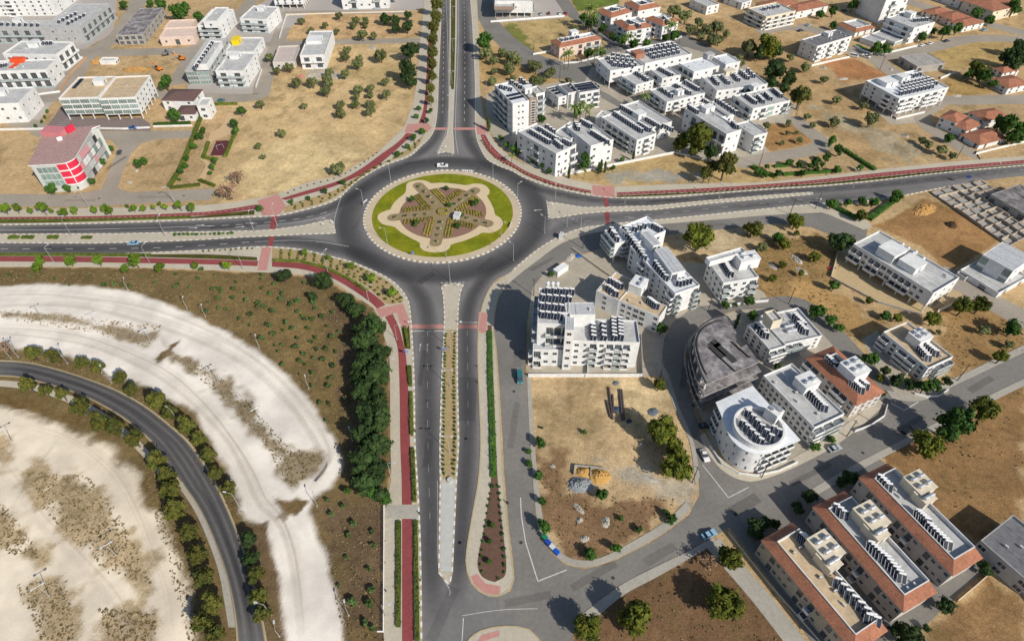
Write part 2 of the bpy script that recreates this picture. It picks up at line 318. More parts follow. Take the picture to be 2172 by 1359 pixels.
tone_mesh('main_road', [(x, y, .03) for x, y in (P if sum(P[i-1][0]*P[i][1]-P[i][0]*P[i-1][1] for i in range(len(P))) > 0 else P[::-1])], [tuple(range(len(P)))], [T0]*len(P))
CX, CY, RI = -30.6, 231.1, 34.8     # centre and kerb radius of the island
CI = (CX, CY)
# tyre-polished lanes: strips whose tone fades from worn dark to the plain asphalt
ZW = [.034]
def worn(name, path, w, z, amt=1.0, prof=(0, .55, 1, 1, .55, 0), ends=True, m=None):
    ZW[0] += .004; z = ZW[0]
    pts = [Vector(p) for p in path]; V_ = []; Fc = []; Al = []; k = len(prof)
    for i, p in enumerate(pts):
        d = (pts[min(i+1, len(pts)-1)]-pts[max(i-1, 0)]).normalized(); nrm = Vector((-d.y, d.x))
        e = min(1, i/8, (len(pts)-1-i)/8) if ends else 1
        for j, a in enumerate(prof):
            q = p+nrm*(.5-j/(k-1))*w; V_.append((q.x, q.y, z)); Al.append(a*amt*e*(.55 if m is None else 1))
        if i: Fc += [((i-1)*k+j, (i-1)*k+j+1, i*k+j+1, i*k+j) for j in range(k-1)]
    Fc = [f[::-1] for f in Fc]
    me = bpy.data.meshes.new(name); me.from_pydata(V_, [], Fc); c = me.attributes.new('wear', 'FLOAT', 'POINT'); c.data.foreach_set('value', np.array(Al, np.float32))
    me.materials.append(m or WEAR); return tag(link(name, me), kind='structure')
def pxpath(pts, n=8): return GL(sm(pts, n))
ring = [(CX+41.5*math.cos(t), CY+41.5*math.sin(t)) for t in np.linspace(0, 2*math.pi, 121)]
worn('worn_lane', ring, 14, .034, .95, (0, .3, .6, .85, 1, 1, .5, 0), False)
worn('worn_lane', pxpath([(-90, 494), (100, 487), (300, 483), (480, 478), (600, 466), (690, 446), (745, 415), (790, 385)]), 8, .038, .75)
worn('worn_lane', pxpath([(-90, 527), (100, 528), (300, 525), (480, 515), (600, 510), (690, 523), (760, 540), (830, 570)]), 9, .038, .8)
worn('worn_lane', pxpath([(944, -40), (943, 60), (940, 160), (938, 240), (925, 290), (890, 325), (830, 360)]), 7, .038, .7)
worn('worn_lane', pxpath([(983, -40), (986, 60), (988, 160), (988, 240), (992, 290), (1020, 335), (1075, 370)]), 8, .038, .8)
worn('worn_lane', pxpath([(2240, 350), (2000, 378), (1800, 398), (1600, 410), (1450, 424), (1330, 430), (1230, 420), (1150, 402), (1080, 375)]), 6.5, .038, .7)
worn('worn_lane', pxpath([(2000, 390), (1800, 415), (1600, 435), (1450, 447), (1330, 458), (1240, 468), (1180, 488), (1120, 525)]), 6, .038, .35)
worn('worn_lane', pxpath([(830, 570), (880, 610), (905, 660), (908, 740), (908, 900), (914, 1050), (915, 1200), (925, 1340)]), 8, .042, .8)
worn('worn_lane', pxpath([(1075, 545), (1020, 600), (993, 660), (990, 760), (993, 900), (985, 1050), (975, 1180), (965, 1300)]), 7, .042, .85)
worn('worn_lane', pxpath([(1120, 525), (1095, 548), (1060, 572), (1025, 600)]), 6, .046, .4)
TRK = wear_material('track_dust', lin(186, 172, 152, .82)); TRW = wear_material('track_chalk', lin(240, 232, 220, .88))
trr = random.Random(3)
for base_, offs in (([(-60, 640), (60, 632), (180, 640), (300, 662), (420, 706), (520, 756), (600, 822), (655, 890), (690, 950), (690, 990), (655, 1035)], (-14, -5, 2, 9, 15)), ([(-60, 700), (60, 700), (180, 722), (280, 756), (360, 800), (430, 860), (490, 930), (530, 1000), (560, 1060), (600, 1110), (630, 1200), (645, 1359)], (-10, -3, 4, 9)), ([(60, 900), (150, 930), (230, 985), (275, 1050), (320, 1150), (355, 1240), (370, 1359)], (-8, 0, 6)), ([(-20, 960), (40, 1040), (90, 1110), (170, 1190), (240, 1270), (290, 1359)], (-6, 2, 9)), ([(340, 700), (352, 730), (372, 752)], (-2, 3)), ([(20, 1080), (80, 990), (130, 930)], (-3, 3))):
    for o_ in offs:
        pth = GL(sm([(u+o_*.7+trr.uniform(-4, 4), v-o_+trr.uniform(-3, 3)) for u, v in base_], 8))
        worn('tyre_track', pth, trr.uniform(.8, 3.2), 0, trr.uniform(.06, .2), (0, 1, 1, 0), True, TRK if trr.random() < .7 else TRW)
# ---------- other roads ----------
def patch(name, pts, m, z, n=0, closed=True):
    mb = MB(); mb.flat(GL(sm(pts, n, closed) if n else pts), z); return struct(name, mb, m)
def ribbon(name, pts, w, m, z, n=6):
    c = [Vector(p) for p in GL(sm(pts, n))]; Lf = []; Rt = []
    for i, p in enumerate(c):
        d = (c[min(i+1, len(c)-1)]-c[max(i-1, 0)]).normalized(); q = Vector((-d.y, d.x))*w/2; Lf.append(p+q); Rt.append(p-q)
    mb = MB()
    for i in range(len(c)-1): mb.quad([(*Rt[i], z), (*Rt[i+1], z), (*Lf[i+1], z), (*Lf[i], z)])
    return struct(name, mb, m)
PAVE = mat('beige_paving', lin(206, 196, 176, .80), .9, .10, 1.0, .2, var2=.08, scale2=.1)
PAVEG = mat('grey_paving', lin(186, 180, 168, .80), .9, .12, 1.0, .2, var2=.1, scale2=.1)
REDP = mat('red_cycle_surface', lin(156, 80, 80, .80), .9, .14, 1.2, .2, var2=.12, scale2=.08)
PINKP = mat('pink_paving', lin(208, 152, 142, .80), .9, .10, .9, .2)
KERBW = mat('white_kerb', (.74, .72, .68), .8, .08)
KERBB = mat('beige_kerb', lin(196, 180, 146, .8), .85, .1)
SOILB = mat('bed_soil', lin(192, 168, 124, .74), .95, .2, 1.2, .1, var2=.1)
MAUVE = mat('mauve_gravel', lin(156, 122, 108, .78), .95, .16, 1.5, .1)
LAWN = mat('lawn', lin(144, 144, 36, .8), .95, .18, .5, .1, var2=.22, scale2=.12, hue=(lin(130, 138, 34, .8), .09), bump=.6, bscale=3)
MARK = mat('road_paint', (.62, .62, .60), .7, .25, 1.5)
CONCP = mat('concrete_yard', lin(190, 180, 162, .80), .92, .12, .6, .2, var2=.12, scale2=.08)
# quiet side streets
patch('side_street', [(-60, 412), (0, 411), (60, 412), (160, 412), (215, 402), (225, 380), (240, 340), (258, 305), (240, 296), (200, 297), (190, 280), (410, 277), (412, 292), (330, 296), (300, 304), (278, 325), (258, 370), (250, 398), (270, 408), (350, 405), (455, 400), (448, 424), (300, 432), (170, 440), (0, 437), (-60, 438)], PALE, .03)
patch('side_street', [(230, 293), (250, 280), (300, 294), (268, 330)], PALE, .034)
for pts, w in (([(-30, 212), (60, 208), (128, 206)], 12), ([(128, 210), (150, 170), (185, 122), (230, 90), (262, 60), (292, 5), (300, -20)], 12), ([(150, 112), (250, 112), (330, 110), (410, 108)], 11), ([(372, 180), (390, 150), (425, 90), (470, 60), (520, 20), (540, -10)], 10), ([(318, 200), (420, 205), (540, 206), (560, 170), (600, 60)], 10), ([(560, 95), (700, 90), (800, 88), (893, 86)], 8), ([(600, 28), (700, 27), (860, 26)], 8), ([(100, 285), (60, 262), (20, 262)], 9)):
    ribbon('side_street', pts, w, PALE, .026+.004*random.random())
patch('side_street', [(1003, -20), (1040, -20), (1052, 40), (1088, 78), (1135, 112), (1180, 132), (1240, 128), (1290, 92), (1245, 60), (1200, 32), (1170, -10), (1200, -10), (1228, 30), (1290, 78), (1350, 88), (1410, 82), (1445, 66), (1462, 76), (1540, 116), (1526, 122), (1455, 100), (1390, 104), (1320, 108), (1275, 118), (1250, 150), (1240, 175), (1290, 200), (1330, 225), (1320, 232), (1270, 205), (1215, 172), (1170, 165), (1120, 148), (1070, 108), (1030, 70), (1010, 30)], GREYR, .03)
for pts, w in (([(1885, -10), (1980, 20), (2090, 50), (2200, 78)], 12), ([(1690, 55), (1745, 70), (1775, 95), (1805, 108), (1850, 122), (1890, 152), (1950, 195), (2005, 212), (2090, 212), (2220, 210)], 11), ([(2200, 86), (2070, 82), (1980, 100), (1905, 116), (1850, 122)], 11), ([(2005, 212), (1960, 240), (1960, 262), (2000, 290), (2060, 325), (2075, 330)], 8), ([(1680, 248), (1715, 278), (1745, 303), (1722, 318), (1650, 332), (1560, 348)], 9), ([(1790, 488), (1830, 500)], 9), ([(1990, 575), (2040, 602), (2100, 638), (2200, 692)], 11), ([(1620, 648), (1690, 645), (1740, 678), (1800, 742), (1850, 800), (1890, 860)], 8), ([(1610, 70), (1660, 60), (1700, 62)], 9)):
    ribbon('side_street', pts, w, PALE if pts[0][1] < 600 else GREYR, .036+.006*random.random())
# south-east streets: the frontage road, its lane south and the street to the east
patch('frontage_street', [(1046, 700), (1050, 660), (1062, 620), (1085, 592), (1125, 560), (1180, 522), (1215, 505), (1260, 493), (1349, 480), (1500, 467), (1630, 456), (1700, 450), (1760, 452), (1790, 470), (1840, 486), (1836, 512), (1780, 505), (1720, 482), (1650, 474), (1500, 490), (1400, 500), (1300, 520), (1215, 545), (1160, 572), (1130, 610), (1118, 680), (1116, 790), (1119, 870), (1126, 980), (1136, 1100), (1148, 1145), (1168, 1172), (1198, 1197), (1240, 1207), (1290, 1196), (1373, 1155), (1430, 1118), (1463, 1090), (1484, 1050), (1482, 1010), (1470, 940), (1438, 860), (1420, 800), (1404, 770), (1408, 720), (1425, 685), (1470, 652), (1560, 640), (1650, 636), (1660, 652), (1560, 658), (1495, 680), (1460, 720), (1452, 770), (1465, 840), (1490, 930), (1520, 985), (1560, 1014), (1610, 1017), (1690, 985), (1780, 935), (1868, 865), (1890, 845), (1954, 848), (2030, 812), (2180, 742), (2260, 704), (2260, 765), (2180, 800), (2104, 836), (1904, 938), (1800, 992), (1720, 1040), (1650, 1090), (1600, 1110), (1560, 1112), (1448, 1172), (1386, 1202), (1311, 1242), (1235, 1300), (1200, 1370), (1200, 1440), (1100, 1440), (1095, 1320), (1080, 1280), (1094, 1250), (1088, 1180), (1078, 1100), (1070, 1000), (1062, 850), (1054, 740)], GREYR, .045)
patch('service_lane', [(1545, 1115), (1590, 1105), (1640, 1170), (1720, 1270), (1790, 1359), (1830, 1420), (1760, 1420), (1640, 1240)], GREYR, .048)
ribbon('pavement', [(1512, 1150), (1560, 1205), (1620, 1275), (1690, 1365), (1740, 1430)], 5, PAVEG, .055)
patch('parking_court', [(95, 276), (128, 228), (155, 225), (170, 250), (300, 250), (318, 262), (320, 278), (90, 278)], mat('brown_grey_asphalt', lin(140, 126, 122, .8), .9, .1, .8), .034)
patch('frontage_street', [(1082, 1225), (1112, 1225), (1118, 1300), (1060, 1300), (1056, 1262), (1084, 1254)], GREYR, .049)
# curved road in the south-west
def curve_road():
    up = [(-90, 764), (0, 765), (62, 770), (125, 785), (187, 805), (250, 830), (312, 865), (375, 915), (400, 938), (430, 978), (465, 1040), (495, 1110), (520, 1180), (540, 1250), (555, 1310), (566, 1375), (570, 1430)]
    lo = [(-90, 796), (0, 797), (50, 801), (125, 821), (175, 838), (225, 863), (275, 895), (325, 940), (358, 985), (387, 1030), (425, 1082), (457, 1150), (480, 1212), (495, 1275), (503, 1340), (506, 1430)]
    U, Lo = GL(sm(up, 6)), GL(sm(lo, 6))
    mb = MB(); mb.flat(U+Lo[::-1], .03)
    tone_mesh('curved_road', mb.v, mb.f, [T0]*len(mb.v))
    n = 60; r = lambda P: [P[int(i*(len(P)-1)/n)] for i in range(n+1)]
    A, B = r(U), r(Lo)
    for f_ in (.28, .72): worn('worn_lane', [(a[0]*(1-f_)+b[0]*f_, a[1]*(1-f_)+b[1]*f_) for a, b in zip(A, B)], 3.8, .036, .8, (0, .9, 1, .35, 1, .9, 0))
    return up, lo
CUP, CLO = curve_road()
# ---------- kerbs, verges, islands ----------
def kerb(name, pts, w=.4, h=.16, block=0.0, closed=False, m0=KERBB, m1=None):
    c = [Vector(p) for p in pts]
    if closed: c.append(c[0])
    # resample
    L = [0.0]
    for a, b in zip(c, c[1:]): L.append(L[-1]+(b-a).length)
    step = block or 3.0; n = max(2, int(L[-1]/step)); q = []; j = 0
    for i in range(n+1):
        s = L[-1]*i/n
        while j < len(L)-2 and L[j+1] < s: j += 1
        t = (s-L[j])/max(1e-6, L[j+1]-L[j]); q.append(c[j].lerp(c[j+1], t))
    mb = MB(); S = []
    for i, p in enumerate(q):
        a = q[i-1] if i else (q[-2] if closed else q[0]); b = q[i+1] if i < n else (q[1] if closed else q[-1])
        d = (b-a).normalized(); nr = Vector((-d.y, d.x))*w/2; S.append((p+nr, p-nr))
    for i in range(n):
        (a, b), (c2, d2) = S[i], S[i+1]; mi = (i % 2) if m1 else 0
        mb.quad([(*b, h), (*d2, h), (*c2, h), (*a, h)], mi); mb.quad([(*b, .0), (*d2, .0), (*d2, h), (*b, h)], mi); mb.quad([(*c2, .0), (*a, .0), (*a, h), (*c2, h)], mi)
    return struct(name, mb, [m0, m1] if m1 else m0)
def island(name, px, m, z=.14, n=4, closed=True, block=0, kw=.4):
    P = GL(sm(px, n, closed) if n else px); mb = MB(); mb.prism(P, .0, z); o = struct(name, mb, m)
    kerb('kerb', P, kw, z+.03, block, True, KERBB, KERBW if block else None)
    return o
def band(name, a, b, m, z, n=5):
    mb = MB(); mb.flat(GL(sm(a, n))+GL(sm(b, n))[::-1], z); return struct(name, mb, m)
def verge(name, kb, outer, m=PAVE, z=.13):
    mb = MB(); mb.prism(GL(sm(kb, 4))+GL(sm(outer, 4))[::-1], .0, z); return struct(name, mb, m)
NWO = [(-90, 446), (0, 445), (200, 442), (400, 437), (470, 432), (540, 422), (593, 410), (655, 387), (718, 372), (755, 350), (793, 330), (830, 297), (856, 270), (866, 245), (876, 220), (883, 175), (890, 100), (900, 0), (902, -50)]
NEO = [(1010, -50), (1012, 0), (1014, 50), (1016, 112), (1018, 187), (1024, 235), (1034, 275), (1055, 308), (1086, 334), (1123, 352), (1198, 377), (1256, 390), (1306, 396), (1411, 392), (1511, 389), (1628, 386), (1804, 367), (2004, 345), (2172, 332), (2260, 324)]
SWO = [(814, 1440), (814, 1341), (815, 1144), (815, 1071), (829, 1019), (828, 940), (827, 800), (825, 750), (815, 715), (803, 680), (793, 655), (780, 645), (743, 622), (705, 597), (668, 587), (618, 581), (543, 577), (400, 571), (250, 567), (0, 566), (-90, 566)]
verge('pavement', NWK, NWO); verge('pavement', NEK, NEO); verge('pavement', SWK, SWO)
for k_ in (NWK, NEK, SWK, SEK[2:17]): kerb('kerb', GL(sm(k_, 4)), .45, .17, 1.3, False, KERBB, KERBW)
# planting beds beside the kerb
HEDG = mat('clipped_ground_cover', lin(86, 84, 40, .8), .95, .3, 1.5, .1, var2=.2, scale2=.2)
def off(px, d, z=0):
    """polyline offset by d metres to its right (ground metres)"""
    c = [Vector(p) for p in GL(sm(px, 4))]; o = []
    for i, p in enumerate(c):
        t_ = (c[min(i+1, len(c)-1)]-c[max(i-1, 0)]).normalized(); o.append(tuple(p+Vector((t_.y, -t_.x))*d))
    return o
def bed(name, a, b, m, z):
    mb = MB(); mb.flat(a+b[::-1], z); return struct(name, mb, m)
# north-west: red path pieces
band('cycle_path', [(-90, 463), (0, 461), (200, 459), (400, 452), (470, 446), (546, 434)], [(-90, 468), (0, 467), (200, 465), (400, 459), (470, 454), (546, 443)], REDP, .145)
band('cycle_path', [(595, 422), (643, 407), (718, 384), (768, 357), (805, 330), (843, 303), (862, 283)], [(606, 425), (693, 401), (743, 382), (793, 357), (830, 328), (855, 305), (876, 284)], REDP, .145)
band('cycle_path', [(888, 262), (897, 237), (902, 200), (905, 150), (909, 80)], [(898, 262), (905, 237), (908, 200), (911, 150), (914, 80)], REDP, .145)
patch('crossing_pad', [(546, 426), (590, 412), (606, 436), (594, 456), (556, 458)], PINKP, .15)
patch('crossing_pad', [(864, 264), (908, 262), (916, 272), (906, 282), (858, 282)], PINKP, .15)
band('planting_bed', [(600, 440), (643, 425), (700, 408), (748, 382), (800, 352), (846, 330), (872, 310), (900, 285)], [(604, 452), (643, 443), (693, 428), (730, 405), (775, 370), (818, 346), (866, 328), (890, 306)], SOILB, .146)
band('planting_bed', [(-90, 470), (100, 469), (300, 464), (400, 461), (540, 446)], [(-90, 474), (100, 473), (300, 467), (405, 464), (540, 456)], HEDG, .146)
# north-east
band('cycle_path', [(1019, 286), (1028, 310), (1046, 332), (1086, 355), (1123, 376), (1186, 397), (1254, 411)], [(1030, 287), (1040, 305), (1060, 327), (1086, 346), (1123, 367), (1186, 390), (1254, 405)], REDP, .145)
band('cycle_path', [(1308, 409), (1411, 404), (1511, 399), (1628, 391), (1754, 380), (1879, 366), (2029, 352), (2172, 340), (2260, 331)], [(1308, 415), (1411, 410), (1511, 406), (1628, 397), (1754, 387), (1879, 374), (2029, 359), (2172, 347), (2260, 338)], REDP, .145)
patch('crossing_pad', [(1256, 394), (1303, 396), (1304, 419), (1257, 415)], PINKP, .15)
patch('crossing_pad', [(1010, 268), (1032, 266), (1036, 286), (1012, 286)], PINKP, .15)
band('planting_bed', [(1308, 416), (1411, 411), (1511, 407), (1628, 398), (1754, 388), (1879, 375), (2029, 360), (2172, 348)], [(1308, 419), (1411, 415), (1511, 409), (1628, 400), (1754, 392), (1879, 380), (2029, 363), (2172, 350)], HEDG, .146)
# south-west
band('cycle_path', [(-90, 544), (0, 544), (200, 545), (425, 550), (548, 554)], [(-90, 555), (0, 555), (200, 557), (425, 561), (546, 565)], REDP, .145)
band('cycle_path', [(577, 555), (655, 560), (703, 576), (755, 600), (793, 625), (818, 647)], [(577, 566), (643, 572), (703, 590), (743, 612), (780, 637), (800, 655)], REDP, .145)
band('cycle_path', [(817, 672), (833, 705), (843, 737), (846, 775), (848, 850), (849, 940), (852, 1019), (852.5, 1070)], [(833, 666), (848, 700), (859, 745), (863, 775), (867, 850), (870, 940), (872, 1019), (874, 1070)], REDP, .145)
band('cycle_path', [(853, 1100), (853, 1200), (853, 1359), (853, 1440)], [(874, 1100), (876, 1200), (878, 1359), (879, 1440)], REDP, .145)
patch('crossing_pad', [(556, 524), (576, 524), (566, 574), (546, 574)], PINKP, .15)
patch('crossing_pad', [(797, 656), (855, 644), (871, 686), (862, 698), (850, 694), (842, 663), (806, 674)], PINKP, .15)
patch('crossing_pad', [(818, 1071), (890, 1071), (891, 1099), (818, 1099)], PAVEG, .15)
band('planting_bed', [(577, 527), (643, 533), (693, 545), (743, 558), (793, 580), (830, 602), (852, 630), (856, 640)], [(577, 552), (640, 553), (690, 566), (740, 588), (785, 615), (820, 645), (856, 640)], SOILB, .146)
for a, b in ((690, 740), (775, 820), (830, 925), (950, 1065), (1104, 1359)):
    def ex(y): return np.interp(y, [690, 775, 850, 940, 1019, 1119, 1359], [850, 864, 868, 871.5, 874, 876, 880]), np.interp(y, [690, 775, 850, 940, 1019, 1119, 1359], [868, 873, 875.5, 876.5, 881, 886, 890.5])
    yy = np.linspace(a, b, 6); band('planting_bed', [(ex(y)[0], y) for y in yy], [(ex(y)[1], y) for y in yy], HEDG, .146)
band('planting_bed', [(839, 1104), (841, 1200), (840, 1330)], [(851, 1104), (851, 1200), (850, 1330)], HEDG, .146)
band('planting_bed', [(-90, 541), (0, 541), (200, 541), (325, 540), (440, 540), (545, 546)], [(-90, 543.5), (0, 543.5), (200, 544), (325, 546), (430, 549), (546, 553)], HEDG, .146)
# medians
WM = [(-90, 498), (0, 497), (250, 496), (425, 492), (543, 490), (585, 487), (643, 479), (700, 466), (706, 470), (712, 495), (643, 497), (588, 500), (543, 502), (511, 503), (450, 507), (375, 511), (200, 516), (0, 515), (-90, 515)]
island('median_island', WM, PAVE, .14, 0, block=1.3)
EM = [(1160, 429), (1175, 430), (1236, 440), (1286, 440), (1386, 437), (1511, 425), (1628, 415), (1722, 408), (1724, 412), (1628, 421), (1511, 431), (1386, 445), (1286, 449), (1236, 453), (1180, 462), (1165, 463)]
island('median_island', EM, PAVE, .14, 0, block=1.3)
NM = [(928, 326), (948, 287), (952, 265), (954, 200), (954, 100), (955, -40), (969, -40), (968, 75), (965, 162), (962, 225), (960, 275), (963, 327), (946, 322)]
island('median_island', NM, PAVE, .14, 0, block=1.3)
SM_ = [(936, 606), (960, 602), (983, 603), (976, 620), (972, 650), (970, 700), (970, 800), (973, 940), (968, 1019), (959, 1214), (953, 1240), (931, 1214), (934, 1019), (933, 940), (937, 800), (941, 720), (943, 675), (941, 630)]
island('median_island', SM_, PAVE, .14, 0, block=1.3)
patch('median_slab', [(936.5, 1024), (966, 1024), (957, 1211), (934, 1211)], mat('pale_concrete_slab', lin(206, 206, 200, .8), .85, .08, .6), .16)
band('planting_bed', [(945, 700), (942, 800), (939, 940), (939, 1016)], [(968, 700), (967, 800), (969, 940), (965, 1016)], SOILB, .15)
band('planting_bed', [(957, -30), (957, 100), (957, 190)], [(966, -30), (965, 100), (963, 190)], HEDG, .15)
TD = [(1046, 603), (1060, 594), (1078, 592), (1062, 618), (1051, 655), (1047, 700), (1052, 740), (1059, 850), (1066, 1000), (1075, 1100), (1084, 1180), (1090, 1225), (1080, 1252), (1055, 1263), (1028, 1260), (1002, 1238), (990, 1206), (990, 1169), (1002, 1094), (1015, 1019), (1020, 940), (1017, 850), (1014, 775), (1014, 712), (1020, 662), (1032, 625)]
island('teardrop_island', TD, PAVE, .14, 3)
band('planting_bed', [(1034, 690), (1035, 760), (1037, 860), (1040, 960), (1041, 1020), (1030, 1100), (1016, 1170), (1013, 1200), (1022, 1222), (1040, 1232)], [(1043, 690), (1045, 760), (1049, 860), (1053, 960), (1056, 1020), (1064, 1100), (1072, 1170), (1074, 1200), (1070, 1222), (1050, 1234)], mat('brown_mulch', lin(116, 88, 74, .8), .95, .2, 1), .15)
patch('crossing_pad', [(1015, 662), (1034, 664), (1031, 706), (1012, 706)], PINKP, .155)
patch('crossing_pad', [(999, 1222), (1012, 1216), (1030, 1237), (1062, 1243), (1060, 1262), (1028, 1258), (1006, 1240)], PINKP, .155)
B2 = [(985, 1400), (998, 1352), (1018, 1338), (1055, 1329), (1100, 1329), (1135, 1345), (1150, 1400)]
island('lower_island', B2, PAVE, .14, 3)
patch('crossing_pad', [(1010, 1362), (1022, 1346), (1058, 1336), (1060, 1348), (1030, 1358)], PINKP, .155)
# painted red cycle crossings over the lanes
patch('crossing_strip', [(871, 688), (942, 688), (942, 697), (871, 697)], PINKP, .06)
patch('crossing_strip', [(971, 688), (1014, 688), (1013, 697), (971, 697)], PINKP, .06)
patch('crossing_strip', [(1279, 419), (1287, 419), (1293, 440), (1283, 440)], REDP, .06)
patch('crossing_strip', [(1281, 450), (1293, 450), (1293, 476), (1286, 477)], REDP, .06)
patch('crossing_strip', [(576, 459), (590, 458), (584, 487), (571, 489)], REDP, .06)
patch('crossing_strip', [(571, 501), (583, 501), (577, 524), (568, 524)], REDP, .06)
patch('crossing_strip', [(922, 271), (952, 271), (951, 276), (920, 276)], PINKP, .06)
patch('crossing_strip', [(962, 271), (1008, 271), (1008, 276), (962, 276)], PINKP, .06)
# pavements of the side streets
band('pavement', [(1118, 795), (1120, 860), (1127, 975), (1137, 1090), (1148, 1140), (1168, 1168), (1198, 1193), (1240, 1203), (1290, 1192), (1373, 1151), (1430, 1114), (1466, 1078)], [(1126, 797), (1129, 860), (1137, 975), (1150, 1090), (1160, 1128), (1175, 1152), (1202, 1180), (1242, 1188), (1285, 1178), (1345, 1146), (1410, 1106), (1455, 1064)], PAVEG, .13)
band('pavement', [(1404, 770), (1420, 800), (1440, 862), (1472, 940), (1484, 1010)], [(1396, 785), (1409, 802), (1430, 862), (1463, 940), (1475, 1030)], PAVEG, .13)
band('pavement', [(1484, 925), (1500, 958), (1528, 994), (1565, 1016), (1610, 1019), (1692, 988), (1782, 938), (1866, 868), (1868, 850)], [(1494, 918), (1510, 945), (1536, 978), (1568, 1000), (1608, 1002), (1680, 972), (1765, 922), (1850, 855), (1858, 838)], PAVE, .13)
band('pavement', [(1892, 846), (1954, 850), (2030, 815), (2180, 744), (2260, 706)], [(1880, 828), (1950, 836), (2022, 803), (2180, 728), (2260, 690)], PAVEG, .13)
band('pavement', [(2260, 765), (2180, 800), (2104, 836), (1904, 938), (1800, 992), (1700, 1050)], [(2260, 778), (2180, 815), (2112, 848), (1912, 950), (1812, 1004), (1712, 1062)], PAVEG, .13)
band('pavement', [(1235, 1302), (1311, 1244), (1386, 1204), (1448, 1174), (1512, 1140)], [(1262, 1312), (1322, 1262), (1396, 1222), (1456, 1188), (1520, 1152)], PAVEG, .13)
band('pavement', [(1050, 672), (1054, 640), (1072, 610), (1098, 585), (1140, 553), (1182, 522), (1215, 507), (1262, 494), (1349, 481), (1500, 468), (1630, 457), (1745, 451)], [(1036, 672), (1040, 630), (1050, 601), (1086, 575), (1123, 543), (1161, 516), (1198, 497), (1236, 484), (1286, 477), (1349, 470), (1411, 465), (1511, 455), (1628, 443), (1749, 432)], PAVE, .13)
band('pavement', [(1740, 436), (1765, 434), (1830, 462), (1850, 482)], [(1700, 449), (1745, 452), (1795, 472), (1832, 488)], PAVE, .134)
band('pavement', [(386, 1020), (424, 1075), (455, 1140), (478, 1208), (492, 1275), (500, 1330)], [(378, 1030), (414, 1085), (443, 1150), (464, 1212), (476, 1275), (485, 1330)], PAVEG, .13)
band('pavement', [(-20, 805), (60, 812), (110, 826), (165, 845), (215, 872), (262, 905), (310, 950), (350, 1000)], [(-20, 818), (60, 826), (108, 840), (158, 860), (205, 885), (250, 918), (298, 962), (338, 1010)], PAVE, .13)
kerb('kerb', GL(sm(CUP, 4)), .6, .15, 0, False, KERBB); kerb('kerb', GL(sm(CLO, 4)), .4, .15, 0, False, KERBB)
# yards of the housing
patch('concrete_yard', [(1030, 205), (1075, 170), (1160, 178), (1240, 168), (1262, 120), (1290, 110), (1440, 82), (1560, 120), (1640, 190), (1690, 225), (1668, 262), (1630, 262), (1622, 310), (1632, 325), (1560, 345), (1430, 326), (1300, 352), (1185, 374), (1120, 350), (1060, 308), (1034, 270)], CONCP, .022)
patch('concrete_yard', [(1125, 600), (1160, 572), (1220, 548), (1290, 520), (1340, 545), (1500, 560), (1620, 620), (1640, 650), (1560, 655), (1480, 665), (1420, 690), (1404, 740), (1404, 797), (1121, 797)], CONCP, .026)
patch('concrete_yard', [(1455, 720), (1490, 680), (1600, 650), (1680, 645), (1750, 700), (1840, 800), (1880, 840), (1865, 865), (1770, 925), (1690, 975), (1605, 1002), (1560, 990), (1510, 940), (1470, 840)], CONCP, .022)
patch('concrete_yard', [(1780, 510), (1760, 588), (1860, 640), (1960, 665), (2050, 620), (2010, 575), (1900, 520), (1830, 485)], mat('sandy_yard', lin(206, 182, 140, .8), .92, .1, .6), .02)
patch('concrete_yard', [(1840, 220), (1880, 205), (2010, 190), (2000, 230), (1950, 260), (1890, 265)], CONCP, .018)
patch('concrete_yard', [(1590, 1120), (1690, 1060), (1850, 960), (1900, 1000), (2110, 1190), (2000, 1290), (1890, 1400), (1820, 1400)], GREYR, .016)
patch('concrete_yard', [(1830, 720), (1860, 700), (1900, 780), (1960, 830), (2030, 800), (2020, 815), (1950, 845), (1885, 835)], CONCP, .014)
patch('concrete_yard', [(-100, 0), (250, -10), (240, 70), (180, 105), (140, 180), (110, 220), (80, 262), (-100, 262)], mat('pale_yard', lin(190, 182, 174, .8), .9, .1, .6), .018)
patch('concrete_yard', [(395, 150), (430, 80), (600, -20), (1000, -20), (880, 22), (660, 25), (590, 80), (560, 170), (530, 200), (400, 200)], mat('pale_yard', (1, 1, 1)), .014)
patch('concrete_yard', [(1040, -20), (1170, -20), (1200, 38), (1048, 50)], mat('pale_yard', (1, 1, 1)), .02)
